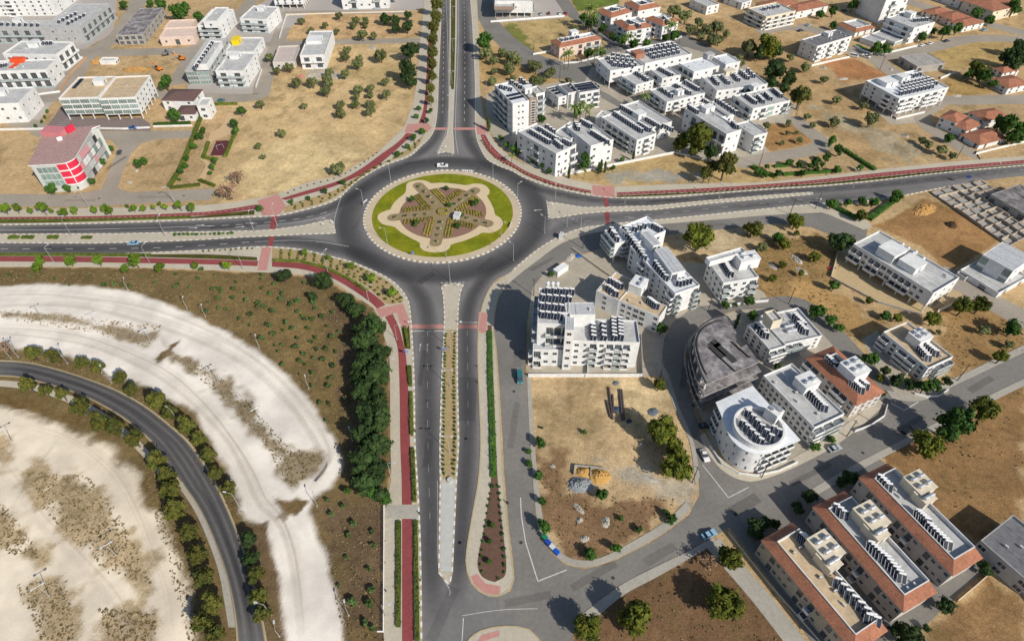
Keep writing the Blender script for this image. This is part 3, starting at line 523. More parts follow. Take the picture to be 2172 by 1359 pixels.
# ---------- the roundabout island ----------
def Z(x, y): return (740+x/5.43, 330+y/5.43)
def disc(name, r, m, z, h0=0.0, n=96):
    mb = MB(); mb.prism([(CX+r*math.cos(2*math.pi*i/n), CY+r*math.sin(2*math.pi*i/n)) for i in range(n)], h0, z); return struct(name, mb, m)
disc('roundabout_apron', RI, mat('apron_pavers', lin(214, 196, 168, .8), .9, .12, 1.2, .2, var2=.08, scale2=.2), .16)
kerb('kerb', [(CX+(RI-.3)*math.cos(2*math.pi*i/120), CY+(RI-.3)*math.sin(2*math.pi*i/120)) for i in range(120)], .9, .2, 1.2, True, mat('sand_kerb', lin(176, 160, 130, .8)), KERBW)
disc('roundabout_lawn', 31.0, LAWN, .26)
star = [Z(*p) for p in ((660, 390), (665, 340), (700, 310), (780, 292), (860, 292), (920, 310), (955, 325), (1080, 320), (1250, 335), (1350, 348), (1440, 330), (1530, 335), (1590, 365), (1620, 410), (1612, 450), (1592, 475), (1630, 540), (1668, 620), (1688, 690), (1740, 720), (1775, 780), (1750, 840), (1690, 880), (1620, 898), (1540, 894), (1480, 925), (1350, 980), (1185, 1030), (1160, 1070), (1105, 1108), (1000, 1122), (880, 1105), (822, 1060), (812, 1008), (720, 960), (600, 890), (520, 827), (400, 800), (345, 755), (330, 710), (360, 670), (430, 640), (475, 628), (500, 580), (560, 510), (645, 440))]
patch('roundabout_path', star, mat('sand_paving', lin(230, 208, 170, .8), .9, .08, 1.2), .30, 4)
disc('roundabout_beds', 19.2, MAUVE, .31, .29)
ARMS = [(800, 350), (1450, 410), (1600, 790), (1000, 1010), (510, 720)]
ARMP = mat('taupe_gravel', lin(160, 140, 108, .8), .95, .12, 1.5)
ARMDIR = []
for k, a in enumerate(ARMS):
    e = Vector(G(*Z(*a))); d = e-Vector(CI); L = d.length; d.normalize(); n_ = Vector((-d.y, d.x)); w = 2.6; ARMDIR.append((d, n_, L))
    pl = [Vector(CI)+n_*w, Vector(CI)-n_*w]+[e-n_*w*math.cos(t)+d*w*math.sin(t) for t in np.linspace(0, math.pi, 9)]
    mb = MB(); mb.flat([tuple(p) for p in pl], .32+.004*k); struct('gravel_walk', mb, ARMP)
disc('gravel_hub', 5.2, ARMP, .35, .31, 40)
# ---------- painted lines ----------
ml = MB(); ZL = .055
def line(pts, w=.16, dash=0, gap=0, z=ZL, n=4):
    c = [Vector(p) for p in GL(sm(pts, n) if n else pts)]; on = True; acc = 0
    for a, b in zip(c, c[1:]):
        L = (b-a).length; s = 0
        if L < 1e-4: continue
        d = (b-a)/L; q = Vector((-d.y, d.x))*w/2
        while s < L-1e-6:
            lim = (dash if on else gap) if dash else 1e9; st = min(L-s, lim-acc)
            if on: p0 = a+d*s; p1 = a+d*(s+st); ml.quad([(*(p0-q), z), (*(p1-q), z), (*(p1+q), z), (*(p0+q), z)])
            s += st; acc += st
            if dash and acc >= lim-1e-6: acc = 0; on = not on
line([(-90, 488), (100, 488), (300, 484), (450, 479)], .22); line([(440, 480), (543, 474), (640, 463), (700, 448)], .22, 3, 3)
line([(-90, 527.5), (100, 528), (300, 526.5), (420, 521), (540, 513)], .22, 3, 6)
line([(540, 513), (620, 510), (680, 513), (740, 523)], .18); line([(543, 480), (640, 470), (700, 455)], .15)
line([(942, -40), (941, 100), (939, 240)], .2, 3, 5); line([(983, -40), (986, 100), (985, 260)], .2, 3, 5)
line([(1190, 415), (1300, 431), (1400, 428), (1560, 416), (1800, 398), (2172, 360)], .2, 3, 6)
line([(1240, 470), (1350, 458), (1500, 443), (1740, 420)], .2, 3, 6)
line([(944, -40), (950, 100), (950, 260), (926, 322)], .15); line([(972, -30), (972, 100), (966, 270), (972, 326)], .15)
line([(907, 700), (907, 900), (912, 1100)], .2, 3, 5); line([(991, 700), (993, 900)], .2, 3, 5)
line([(870, 702), (940, 702)], .35); line([(972, 684), (1014, 684)], .35)
line([(928, 1019), (929, 1100), (930, 1200), (953, 1248), (953, 1262)], .2); line([(1104, 1055), (1106, 1095), (1115, 1150), (1141, 1232), (1202, 1208)], .25, n=0)
line([(980, 1305), (1060, 1293), (1140, 1290)], .12); line([(983, 1310), (980, 1359)], .2)
line([(1490, 985), (1545, 1055), (1588, 1033)], .22, n=0); line([(1890, 855), (1918, 870), (1948, 852)], .3, n=0); line([(710, 460), (707, 495)], .25, 1, .7)
line([(1160, 425), (1163, 465)], .3, 1, .7); line([(928, 330), (965, 331)], .3, 1, .7); line([(935, 600), (985, 599)], .3, 1, .7)
line([(724, 417), (716, 440), (710, 462)], .3, 1, .8); line([(1250, 480), (1190, 455), (1164, 465)], .2, 1, 1)
for i in range(9):   # bays of the parking court
    line([(98+i*7.2+8, 275-i*5), (98+i*7.2+28, 275-i*5)], .12, n=0)
struct('lane_markings', ml, MARK)
# turn arrows painted on the western approach
def arrow(u, v, ang, L=4.0):
    x, y = G(u, v); c, s = math.cos(ang), math.sin(ang); R = lambda a, b: (x+a*c-b*s, y+a*s+b*c, .058)
    mb = MB(); mb.quad([R(0, -.12), R(L-1.3, -.12), R(L-1.3, .12), R(0, .12)]); mb.quad([R(L-1.3, -.5), R(L, 0), R(L-1.3, .5)]); struct('lane_arrow', mb, MARK)
for u, v, a in ((500, 482, .1), (520, 474, .1), (400, 484, .05), (415, 478, .05), (655, 478, .3), (672, 466, .35), (905, 745, 1.57), (890, 745, 1.57), (1150, 445, 3.3), (1340, 436, 3.2), (1345, 462, 3.2)): arrow(u, v, a)
# painted dashes of the cycle path
ml2 = MB(); ml = ml2; ZL = .152
line([(-90, 466), (0, 464.5), (200, 462.5), (400, 456), (546, 439)], .14, 1.2, 1.2, .152); line([(1308, 412), (1411, 407), (1511, 402.5), (1628, 394), (1754, 383.5), (1879, 370), (2029, 355.5), (2172, 343.5)], .14, 1.2, 1.2, .152); line([(1024, 290), (1035, 308), (1052, 326), (1086, 350), (1123, 371), (1186, 393), (1254, 408)], .14, 1.2, 1.2, .152)
struct('cycle_path_dashes', ml2, MARK)

# mended patches and manholes in the asphalt
PAT = wear_material('asphalt_mend', lin(84, 83, 84, .8)); rr = random.Random(12)
def mend(u, v, w_, l_, a, alpha):
    x, y = G(u, v); c, sn = math.cos(a), math.sin(a); ZW[0] += .0005; me = bpy.data.meshes.new('road_patch')
    me.from_pydata([(x+p*c-q*sn, y+p*sn+q*c, .062+ZW[0]*.05) for p, q in ((-l_, -w_), (l_, -w_), (l_, w_), (-l_, w_))], [], [(0, 1, 2, 3)])
    at = me.attributes.new('wear', 'FLOAT', 'POINT'); at.data.foreach_set('value', [alpha]*4); me.materials.append(PAT); tag(link('road_patch', me), kind='structure')
for u, v, w_, l_, a in ((990, 845, 3.2, 9, 1.57), (908, 960, 1.2, 5, 1.57), (895, 780, .8, 8, 1.57), (1090, 900, 1.0, 9, 1.45), (1098, 760, 1.6, 4, 1.5), (1260, 1220, 1.0, 7, .5), (1400, 1175, 1.2, 5, .5), (1580, 1070, 1.6, 5, .5), (1720, 1005, .8, 8, .45), (1930, 900, .9, 7, .5), (2080, 815, 1.1, 6, .5), (1450, 800, 1.0, 5, 1.3), (1475, 905, 1.2, 5, 1.2), (300, 485, .8, 9, .05), (120, 528, .7, 10, 0), (470, 482, .9, 5, .1), (640, 512, .8, 6, .05), (1420, 425, .8, 9, .1), (1600, 436, 1.0, 7, .12), (1800, 420, .9, 9, .12), (986, 130, .9, 9, 1.57), (941, 60, .8, 10, 1.57), (990, 220, 1.0, 6, 1.57), (170, 425, 1.0, 7, 0), (330, 418, .9, 8, 0), (248, 345, 1.0, 6, 1.2), (1030, 560, 1.2, 5, .9), (760, 470, 1.0, 5, 1.4), (905, 590, 1.4, 4, .8), (880, 345, 1.2, 5, .3), (1500, 478, .9, 8, .1), (1150, 560, 1.0, 6, .7), (940, 1300, 1.4, 7, 1.2), (1120, 1270, 1.0, 6, .2)):
    mend(u, v, w_, l_, a, rr.uniform(.1, .28))
mh = mat('iron_cover', (.05, .05, .05), .7, .2)
for u, v in ((1076, 1066), (975, 1150), (1105, 1150), (1300, 1225), (1560, 1090), (1830, 960), (905, 850), (988, 930), (160, 490), (330, 529), (680, 520), (1090, 450), (850, 540), (1330, 462), (1520, 420), (985, 70), (945, 150), (210, 421), (390, 415), (1470, 860), (1090, 830)):
    x, y = G(u, v); mb = MB(); mb.flat([(x+.5*math.cos(a), y+.5*math.sin(a)) for a in np.linspace(0, 6.28, 13)[:-1]], .07); struct('manhole_cover', mb, mh)
# ---------- buildings: library ----------
def Mz(x, y, z, a): return Matrix.Translation((x, y, z)) @ Matrix.Rotation(a, 4, 'Z')
def sc(x, y, z): return Matrix.Diagonal((x, y, z, 1))
UM = {}
def unit(key):
    if key in UM: return UM[key]
    mb = MB(); mats = [FRAME, GLASS]
    if key in ('window', 'wide_window'):
        k = .06
        for a in ((0, 0, k, 1), (1-k, 0, 1, 1), (k, 0, 1-k, k), (k, 1-k, 1-k, 1)): mb.box(a[0]-.5, -.07, a[1]-.5, a[2]-.5, .02, a[3]-.5, 0)
        mb.box(-.02, -.05, -.44, .02, .02, .44, 0); mb.quad([(-.44, -.03, -.44), (.44, -.03, -.44), (.44, -.03, .44), (-.44, -.03, .44)], 1)
    elif key in ('balcony_door', 'glazing'):
        g = GLASS if key == 'balcony_door' else GLASSG; mats = [FRAME, g]
        for i in range(5): x = -.5+i*.25; mb.box(max(-.5, x-.012), -.06, -.5, min(.5, x+.012), .02, .5, 0)
        for z in (-.5, .47): mb.box(-.5, -.05, z, .5, .02, z+.03, 0)
        mb.quad([(-.49, -.03, -.49), (.49, -.03, -.49), (.49, -.03, .49), (-.49, -.03, .49)], 1)
    elif key == 'balcony': mats = [WHITE, WHITE]
    elif key == 'balcony_glazed': mats = [WHITE, BALG]
    if key.startswith('balcony') and key != 'balcony_door':
        mb.box(-.5, -1, -.18, .5, 0, 0, 0); t = .04
        if key == 'balcony': mb.box(-.5, -1, 0, .5, -.92, .95, 1); mb.box(-.5, -.92, 0, -.47, 0, .95, 1); mb.box(.47, -.92, 0, .5, 0, .95, 1)
        else: mb.box(-.5, -1, 0, .5, -.96, .95, 1); mb.box(-.5, -.96, 0, -.48, 0, .95, 1); mb.box(.48, -.96, 0, .5, 0, .95, 1); mb.box(-.5, -1.01, .95, .5, -.94, 1.0, 0)
    elif key == 'stair_glazing':
        mats = [FRAME, GLASS]; mb.box(-.5, -.04, -.5, .5, .0, .5, 0)
        for i in range(9): z = -.48+i*.108; mb.quad([(-.42, -.05, z), (.42, -.05, z), (.42, -.05, z+.075), (-.42, -.05, z+.075)], 1)
    elif key == 'solar_heater':
        mats = [STEEL, PANEL]; a = Vector((0, -.95, .28)); b = Vector((0, .55, 1.5)); d = b-a; n = Vector((0, -d.z, d.y)).normalized()*.05
        for x0, x1 in ((-1.08, -.04), (.04, 1.08)):
            P = [Vector((x0, a.y, a.z)), Vector((x1, a.y, a.z)), Vector((x1, b.y, b.z)), Vector((x0, b.y, b.z))]
            mb.quad([p+n for p in P], 1)
            for i in range(4): mb.quad([P[i], P[(i+1) % 4], P[(i+1) % 4]+n, P[i]+n], 0)
            mb.quad(P[::-1], 0)
            for q in ((x0, x0+.05), (x1-.05, x1)): mb.quad([a+n*1.2+Vector((q[0], 0, 0)), a+n*1.2+Vector((q[1], 0, 0)), b+n*1.2+Vector((q[1], 0, 0)), b+n*1.2+Vector((q[0], 0, 0))], 0)
        for x in (-1, 1): mb.tube((x, .55, 0), (x, .55, 1.5), .03, n=4); mb.tube((x, .55, 0), (x, -.95, .28), .03, n=4); mb.tube((x, .95, 0), (x, .95, 1.6), .03, n=4)
    elif key == 'water_tank':
        mats = [WPAINT]; mb.tube((-.75, .85, 1.72), (.75, .85, 1.72), .30, n=10); mb.tube((-.82, .85, 1.72), (.82, .85, 1.72), .2, n=8)
    elif key == 'upright_tank':
        mats = [mat('plastic_tank', (.70, .71, .72), .5, .06)]
        mb.tube((0, 0, .15), (0, 0, 1.5), .62, .66, 12); mb.tube((0, 0, 1.5), (0, 0, 1.72), .66, .3, 12); mb.tube((0, 0, 1.72), (0, 0, 1.82), .22, n=8)
    elif key == 'lying_tank':
        mats = [mat('steel_tank', (.62, .64, .66), .3, .05, 1, .5, .5)]
        mb.tube((-.95, 0, .75), (.95, 0, .75), .60, n=12); mb.tube((-1.08, 0, .75), (1.08, 0, .75), .42, n=12)
        for x in (-.6, .6): mb.box(x-.06, -.4, 0, x+.06, .4, .35)
    elif key == 'air_conditioner':
        mats = [mat('cooler_casing', (.62, .62, .60), .6, .06), BLACK]; mb.box(-.45, -.2, .08, .45, .2, .75, 0); mb.tube((-.1, -.2, .42), (-.1, -.215, .42), .27, n=10, mi=1)
    elif key == 'column': mats = [WHITE]; mb.box(-.5, -.5, 0, .5, .5, 1)
    elif key == 'pv_panel':
        mats = [STEEL, PANEL]; mb.quad([(-.5, -.5, .15), (.5, -.5, .15), (.5, .5, .55), (-.5, .5, .55)], 1); mb.quad([(-.5, .5, .55), (.5, .5, .55), (.5, .5, .0), (-.5, .5, 0)], 0); mb.quad([(-.5, -.53, .14), (.5, -.53, .14), (.5, -.5, .155), (-.5, -.5, .155)], 0)
    UM[key] = mb.mesh(key, mats); return UM[key]
SWAP = False
SOUTH = math.radians(-17.5)
class V:
    """one block: L, F, R are the pixels of the left, front and right corners of its top"""
    def __init__(s, L, F, R, b=None, h=None, fl=2, S0='', S3='', S1='', S2='', pil=0, wall=WHITE, roof='flat', deck=DECK, z0=0, rh=1.6, par=.75, skirt=2.6, shut=None, oh=.5, body='walls', gutter=True):
        if SWAP: S0, S1, S2, S3 = S1, S2, S3, S0     # L-F is the front there
        s.__dict__.update(locals())
        if h is None:
            y = (F[1]-679.5)/FP; k = SP+y*CP; s.h = HC-G(*b)[1]*k/(CP-y*SP)
        s.h = max(2.6, min(30, s.h))
        Lg, Fg, Rg = (Vector(G(*p, s.h)) for p in (L, F, R))
        e0, e1 = Rg-Fg, Lg-Fg; s.w, s.d = e0.length, e1.length
        a0 = math.atan2(e0.y, e0.x); a1 = math.atan2(e1.y, e1.x)-math.pi/2
        dd = (a1-a0+math.pi) % (2*math.pi)-math.pi; s.ang = a0+dd*s.d/(s.w+s.d)
        # keep the middle of the three corners where the photo has it
        ux = Vector((math.cos(s.ang), math.sin(s.ang))); uy = Vector((-ux.y, ux.x)); cen = (Lg+Rg)/2
        s.o = cen-ux*s.w/2-uy*s.d/2; s.M = Mz(s.o.x, s.o.y, 0, s.ang)
BCOUNT = 0
def B(name, label, vols, solar=(), boxes=(), pv=(), tanks=(), ac=4, cat='building', group=None, gutterless=False):
    global BCOUNT; BCOUNT += 1; rr = random.Random(BCOUNT*7+1)
    v0 = vols[0]; ctr = v0.M @ Vector((v0.w/2, v0.d/2, 0))
    root = empty(name, ctr.x, ctr.y, 0, v0.ang); tag(root, label, cat, group); I = Mz(ctr.x, ctr.y, 0, v0.ang).inverted()
    def part(nm, me, M, parent=root, lab=None):
        o = link(nm, me, parent, (I @ M) if parent is root else M)
        if lab: o['label'] = lab
        return o
    for v in vols:
        w, d, h, z0 = v.w, v.d, v.h, v.z0; zb = z0+(2.9 if v.pil else 0); top = h if v.roof == 'flat' else h
        mb = MB()
        if v.roof == 'flat':
            t = .22; dk = h-v.par
            mb.box(0, 0, zb, w, d, h, 0, 't' if zb else 'tb')
            if zb and v.pil: pass
            for q in ((0, 0, w, 0, w-t, t, t, t), (w, 0, w, d, w-t, d-t, w-t, t), (w, d, 0, d, t, d-t, w-t, d-t), (0, d, 0, 0, t, t, t, d-t)):
                mb.quad([(q[0], q[1], h), (q[2], q[3], h), (q[4], q[5], h), (q[6], q[7], h)])
                mb.quad([(q[6], q[7], h), (q[4], q[5], h), (q[4], q[5], dk-.2), (q[6], q[7], dk-.2)])
            part(v.body, mb.mesh(v.body, v.wall), v.M)
            mr = MB(); mr.quad([(t-.01, t-.01, dk), (w-t+.01, t-.01, dk), (w-t+.01, d-t+.01, dk), (t-.01, d-t+.01, dk)])
            # a few upstands and pipe runs on the screed
            for _ in range(2):
                x = rr.uniform(.2, .8)*w; mr.box(x-.06, t+.1, dk, x+.06, d-t-.1, dk+.08)
            part('roof', mr.mesh('roof', v.deck), v.M)
        else:
            mb.box(0, 0, zb, w, d, h, 0, 'b' if not zb else ''); part('walls', mb.mesh('walls', v.wall), v.M)
            mr = MB(); o_ = v.oh; x0, y0, x1, y1 = -o_, -o_, w+o_, d+o_; tm = TILE if v.roof != 'brown' else TILED
            if v.roof in ('hip', 'brown', 'gable'):
                hh = h+v.rh
                if w >= d: i = d/2 if v.roof != 'gable' else -o_; r0, r1 = (i, d/2), (w-i, d/2)
                else: i = w/2 if v.roof != 'gable' else -o_; r0, r1 = (w/2, i), (w/2, d-i)
                A, Bq, C, D = (x0, y0, h), (x1, y0, h), (x1, y1, h), (x0, y1, h); E_, F_ = (*r0, hh), (*r1, hh)
                if w >= d: mr.quad([A, Bq, F_, E_]); mr.quad([C, D, E_, F_]); mr.quad([Bq, C, F_]); mr.quad([D, A, E_])
                else: mr.quad([Bq, C, F_, E_]); mr.quad([D, A, E_, F_]); mr.quad([A, Bq, E_]); mr.quad([C, D, F_])
                mr.quad([(x0, y0, h-.02), (x0, y1, h-.02), (x1, y1, h-.02), (x1, y0, h-.02)])
                part('roof', mr.mesh('roof', tm), v.M)
            elif v.roof == 'ring':
                ks = v.skirt if isinstance(v.skirt, tuple) else (v.skirt,)*4; k = max(ks); hh = h+v.rh; O = [(x0, y0), (x1, y0), (x1, y1), (x0, y1)]; N_ = [(ks[3], ks[0]), (w-ks[1], ks[0]), (w-ks[1], d-ks[2]), (ks[3], d-ks[2])]
                for i in range(4):
                    j = (i+1) % 4; mr.quad([(*O[i], h), (*O[j], h), (*N_[j], hh), (*N_[i], hh)])
                mr.quad([(x0, y0, h-.02), (x0, y1, h-.02), (x1, y1, h-.02), (x1, y0, h-.02)])
                ro = part('roof', mr.mesh('roof', tm), v.M)
                m2 = MB(); t = .25; zt = hh+.3; dk = hh-.95
                for i in range(4):
                    j = (i+1) % 4; a, b = N_[i], N_[j]; cx, cy = w/2, d/2
                    ins = lambda p: (p[0]+(t if p[0] < cx else -t), p[1]+(t if p[1] < cy else -t))
                    m2.quad([(*a, hh-.3), (*b, hh-.3), (*b, zt), (*a, zt)]); m2.quad([(*a, zt), (*b, zt), (*ins(b), zt), (*ins(a), zt)]); m2.quad([(*ins(a), zt), (*ins(b), zt), (*ins(b), dk-.1), (*ins(a), dk-.1)])
                part('roof_parapet', m2.mesh('roof_parapet', CREAM if v.wall is CREAM else WHITE), v.M)
                m3 = MB(); m3.quad([(*q, dk) for q in N_]); part('roof_terrace', m3.mesh('roof_terrace', v.deck), v.M)
                v.par = -(dk-h)
        if v.pil:
            nx, ny = max(2, int(w/5)+1), max(2, int(d/5)+1)
            for i in range(nx):
                for j in range(ny):
                    if 0 < i < nx-1 and 0 < j < ny-1: continue
                    x = .3+(w-.6)*i/(nx-1); y = .3+(d-.6)*j/(ny-1); part('column', unit('column'), v.M @ Matrix.Translation((x, y, z0)) @ sc(.42, .42, zb-z0))
            m2 = MB(); m2.box(w*.3, d*.3, z0, w*.7, d*.7, zb-.01, 0, 'tb'); part('entrance_hall', m2.mesh('entrance_hall', v.wall), v.M)
        # facades
        fh = (h-(v.par if v.roof == 'flat' else .2)-zb)/v.fl
        FACES = ((0, 0, 0, w, v.S0), (w, 0, math.pi/2, d, v.S1), (w, d, math.pi, w, v.S2), (0, d, -math.pi/2, d, v.S3))
        for x, y, a, Lf, code in FACES:
            if not code: continue
            Mf = v.M @ Mz(x, y, 0, a); rows = code.split('/')   # rows: top floor first
            if 'v' in code and len(rows) == 1:
                i = code.index('v'); bw = Lf/len(code); part('stair_glazing', unit('stair_glazing'), Mf @ Matrix.Translation(((i+.5)*bw, 0, (zb+h)/2-.4)) @ sc(min(2.2, bw*.8), 1, (h-zb)*.86))
            for f in range(v.fl):
                row = rows[min(v.fl-1-f, len(rows)-1)]; bw = Lf/len(row); zc = zb+f*fh
                for i, ch in enumerate(row):
                    if ch in '-v': continue
                    P = lambda z, wx, hz, y=0: Mf @ Matrix.Translation(((i+.5)*bw, y, z)) @ sc(wx, 1, hz)
                    if ch == 'w': part('window', unit('window'), P(zc+fh*.55, min(1.5, bw*.6), 1.3))
                    elif ch == 'n': part('window', unit('window'), P(zc+fh*.6, min(.95, bw*.5), 1.05))
                    elif ch == 'W': part('window', unit('window'), P(zc+fh*.52, min(2.4, bw*.8), 1.6))
                    elif ch == 'g': part('glazing', unit('glazing'), P(zc+fh*.5, bw*.94, fh*.74))
                    elif ch == 'd': part('balcony_door', unit('balcony_door'), P(zc+fh*.42, min(2.6, bw*.8), fh*.74))
                    elif ch in 'bBlr':
                        part('balcony_door', unit('balcony_door'), P(zc+fh*.42, min(3.2, bw*.78), fh*.76))
                        part('balcony', unit('balcony_glazed' if ch == 'B' else 'balcony'), Mf @ Matrix.Translation(((i+.5)*bw, -.01, zc+.02)) @ sc(bw*.96, 1.5, 1))
                    elif ch == 'p': part('facade_panel', PANELS[rr.randrange(len(PANELS))], P(zc+fh*.5, bw*.92, fh*.86))
    k_of = lambda v: max(v.skirt) if isinstance(v.skirt, tuple) else v.skirt
    def deck_of(u, v_):
        best = None
        for v in vols:
            z = v.h-v.par; x, y = G(u, v_, z); l = v.M.inverted() @ Vector((x, y, 0))
            if -.5 <= l.x <= v.w+.5 and -.5 <= l.y <= v.d+.5 and (best is None or z > best[0]): best = (z, v)
        return best or (vols[0].h-vols[0].par, vols[0])
    for u1, v1, u2, v2, n in solar:
        z, v = deck_of((u1+u2)/2, (v1+v2)/2); a, b = Vector(G(u1, v1, z+.8)), Vector(G(u2, v2, z+.8))
        for i in range(n):
            p = a.lerp(b, i/max(1, n-1)); M = Mz(p.x, p.y, z, SOUTH+rr.uniform(-.05, .05))
            o = part('solar_heater', unit('solar_heater'), M @ sc(1.05, 1.05, 1.05)); link('water_tank', unit('water_tank'), o)
    for u1, v1, u2, v2, n in pv:
        z, v = deck_of((u1+u2)/2, (v1+v2)/2); a, b = Vector(G(u1, v1, z)), Vector(G(u2, v2, z))
        for i in range(n):
            p = a.lerp(b, i/max(1, n-1)); part('solar_panel', unit('pv_panel'), Mz(p.x, p.y, z, v.ang) @ sc(1.1 if n > 12 else 4.2, 1.7, 1))
    for bx in boxes:
        u, v_, bw, bd, bh = bx[:5]; z, v = deck_of(u, v_); x, y = G(u, v_, z); wl = bx[6] if len(bx) > 6 else WHITE
        m2 = MB(); t = .15; m2.box(-bw/2, -bd/2, 0, bw/2, bd/2, bh); m2.box(-bw/2-t, -bd/2-t, bh, bw/2+t, bd/2+t, bh+.18)
        M = Mz(x, y, z, v.ang); o = part('stair_room', m2.mesh('stair_room', wl), M)
        m3 = MB(); m3.box(-.5, -bd/2-.05, .02, .5, -bd/2+.02, 2.1); link('door', m3.mesh('door', mat('grey_door', (.22, .23, .24), .5, .05)), o)
        for i in range(bx[5] if len(bx) > 5 else 0):
            kx = (i % 2-.5)*bw*.45; ky = (i//2-.5)*bd*.4; link('water_tank', unit('lying_tank'), o, Mz(kx, ky, bh+.18, 0) @ sc(.85, .85, .85))
    for u, v_, n, kind in tanks:
        z, v = deck_of(u, v_); x, y = G(u, v_, z)
        for i in range(n):
            p = Mz(x, y, z, v.ang) @ Matrix.Translation(((i-(n-1)/2)*1.7, 0, 0)); part('water_tank', unit(kind), p)
    for i in range(ac):
        v = vols[i % len(vols)]
        if v.w < 4 or v.d < 4: continue
        e = .9 if v.roof == 'flat' else k_of(v)+.9
        if v.w < 2*e+1 or v.d < 2*e+1 or v.roof in ('hip', 'gable', 'brown'): continue
        part('air_conditioner', unit('air_conditioner'), v.M @ Mz(rr.uniform(e, v.w-e), rr.uniform(e, v.d-e), v.h-v.par, rr.choice((0, 1.57))))
    return root, part
def panel_mesh(m):
    mb = MB(); mb.box(-.5, -.10, -.5, .5, 0, .5); return mb.mesh('facade_panel', m)
PANELS = [panel_mesh(m) for m in (WHITE, WHITE, GREYW, GREYW, GLASSG, GLASS, mat('pink_panel', (.62, .30, .33), .6, .05), mat('silver_panel', (.5, .52, .53), .4, .05))]
# boundary walls and fences, each run a thing of its own
def wall_run(name, label, px, h=1.3, t=.22, m=WHITE, cat='wall', group=None, z0=0.0, post=None):
    c = [Vector(p) for p in GL(px)]; mb = MB()
    for a, b in zip(c, c[1:]):
        d = (b-a).normalized(); n = Vector((-d.y, d.x))*t/2; a2 = a-d*t/2; b2 = b+d*t/2
        mb.prism([tuple(a2-n), tuple(b2-n), tuple(b2+n), tuple(a2+n)], z0, h+random.random()*.006)
    o = link(name, mb.mesh(name, m)); return tag(o, label, cat, group)
# ---------- buildings: north-west quarter ----------
SWAP = True
B('apartment_block', 'white apartment block filling the top left corner, rows of small windows', [V((-40, -6), (112, 2), (128, -30), b=(112, 38), fl=4, S0='wwnwbwnwwn', S1='ww', pil=0)], boxes=[(20, -10, 4, 4, 2.5)])
B('apartment_block', 'grey flat roofed block below the top left corner with dark glass balconies', [V((-40, 56), (92, 62), (98, 46), b=(100, 94), fl=2, S0='BBBBBB', S1='ww', wall=GREYW)], solar=[(4, 52, 80, 54, 7)], boxes=[(40, 48, 5, 4, 2.4)])
B('apartment_block', 'long grey block beside the bend of the upper left street, balconies on its right', [V((100, 55), (172, 61), (222, 10), b=(178, 94), fl=2, S0='-w-nn-', S1='BBBBBB', wall=GREYW)], solar=[(125, 47, 160, 30, 5), (145, 50, 178, 33, 5)])
root, part = B('unfinished_building', 'blackened unfinished concrete frame in the upper left, dark weathered roof', [V((255, 72), (305, 75), (338, 19), b=(306, 96), fl=2, S0='dddd', S1='dddddd', wall=CONC, deck=DARKC, par=.25)], ac=0)
B('house', 'low pink house with a small terracotta porch in the upper left', [V((343, 77), (412, 77), (415, 58), b=(413, 96), fl=1, S0='wdw', wall=PINKW, deck=PINKW, S1='w'), V((354, 58), (408, 60), (409, 43), b=(410, 74), fl=1, S0='ww', wall=PINKW, deck=PINKW), V((385, 72), (413, 75), (416, 64), h=3.6, fl=1, roof='hip', wall=PINKW, rh=.9)], boxes=[], ac=1)
B('apartment_block', 'white stepped block standing behind the long grey terrace, upper left', [V((420, 53), (467, 54), (493, 20), b=(466, 84), fl=3, S0='BB', S1='wwn'), V((432, 44), (460, 45), (483, 16), h=12.5, z0=8, fl=1, S0='w')], ac=2)
B('apartment_block', 'long narrow grey block with white plant rows on its roof, left of the white cube', [V((399, 147), (443, 150), (475, 83), b=(447, 181), fl=3, S0='gg', S1='wBwBwBwB', wall=GREYW, pil=0), V((415, 135), (440, 137), (466, 88), h=12.6, z0=9, fl=1, wall=WHITE, S0='-')], solar=[(418, 140, 450, 92, 8)], ac=6)
B('apartment_block', 'white cube shaped block with glass balconies beside the long grey one', [V((459, 149), (517, 151), (541, 112), b=(521, 186), fl=3, S0='BB', S1='wnw')], boxes=[(500, 122, 6, 5, 2.4)])
B('rooftop_building', 'pale block with a bright yellow roof box and red tiles behind the white cube', [V((480, 108), (540, 110), (555, 80), b=(541, 130), fl=2, S0='ww', S1='ww')], boxes=[(503, 92, 7, 4, 3, 0, YELLOW)], cat='building')
B('apartment_block', 'white narrow block with tall blank side wall near the top, left of the fenced lot', [V((512, 38), (566, 42), (588, 15), b=(570, 72), fl=3, S0='BB', S1='nn')], boxes=[(555, 22, 5, 4, 2.4)])
B('apartment_block', 'white flat building cut by the top edge left of the olive lot', [V((585, -4), (645, -2), (652, -28), b=(645, 20), fl=2, S0='wwww', pil=1)])
B('apartment_block', 'white twin fronted block at the top edge above the olive lot', [V((722, -14), (822, -16), (826, -40), b=(822, 18), fl=2, S0='wBwwBw')])
B('office_block', 'white three storey office block with green glass bands beside the parking court', [V((133, 205), (210, 208), (236, 164), b=(222, 254), fl=3, S0='gggg', pil=1, deck=DECKB, S3=''), V((216, 206), (289, 208), (311, 162), b=(303, 254), fl=3, S0='gggg', S1='wwwww', pil=1, deck=DECKB)], boxes=[(214, 178, 5, 5, 2.6)], pv=[(160, 185, 172, 172, 3)], solar=[])
B('house', 'white villa with dark brown pitched roofs and a garden beside the office block', [V((348, 211), (412, 215), (424, 192), b=(414, 236), fl=2, S0='w-w', S1='w', roof='brown', rh=2.0), V((378, 240), (415, 243), (420, 226), b=(416, 258), fl=1, S0='dw', roof='brown', rh=1.2), V((420, 222), (440, 224), (446, 208), b=(436, 254), fl=2, S0='W', S1='w')], ac=0)
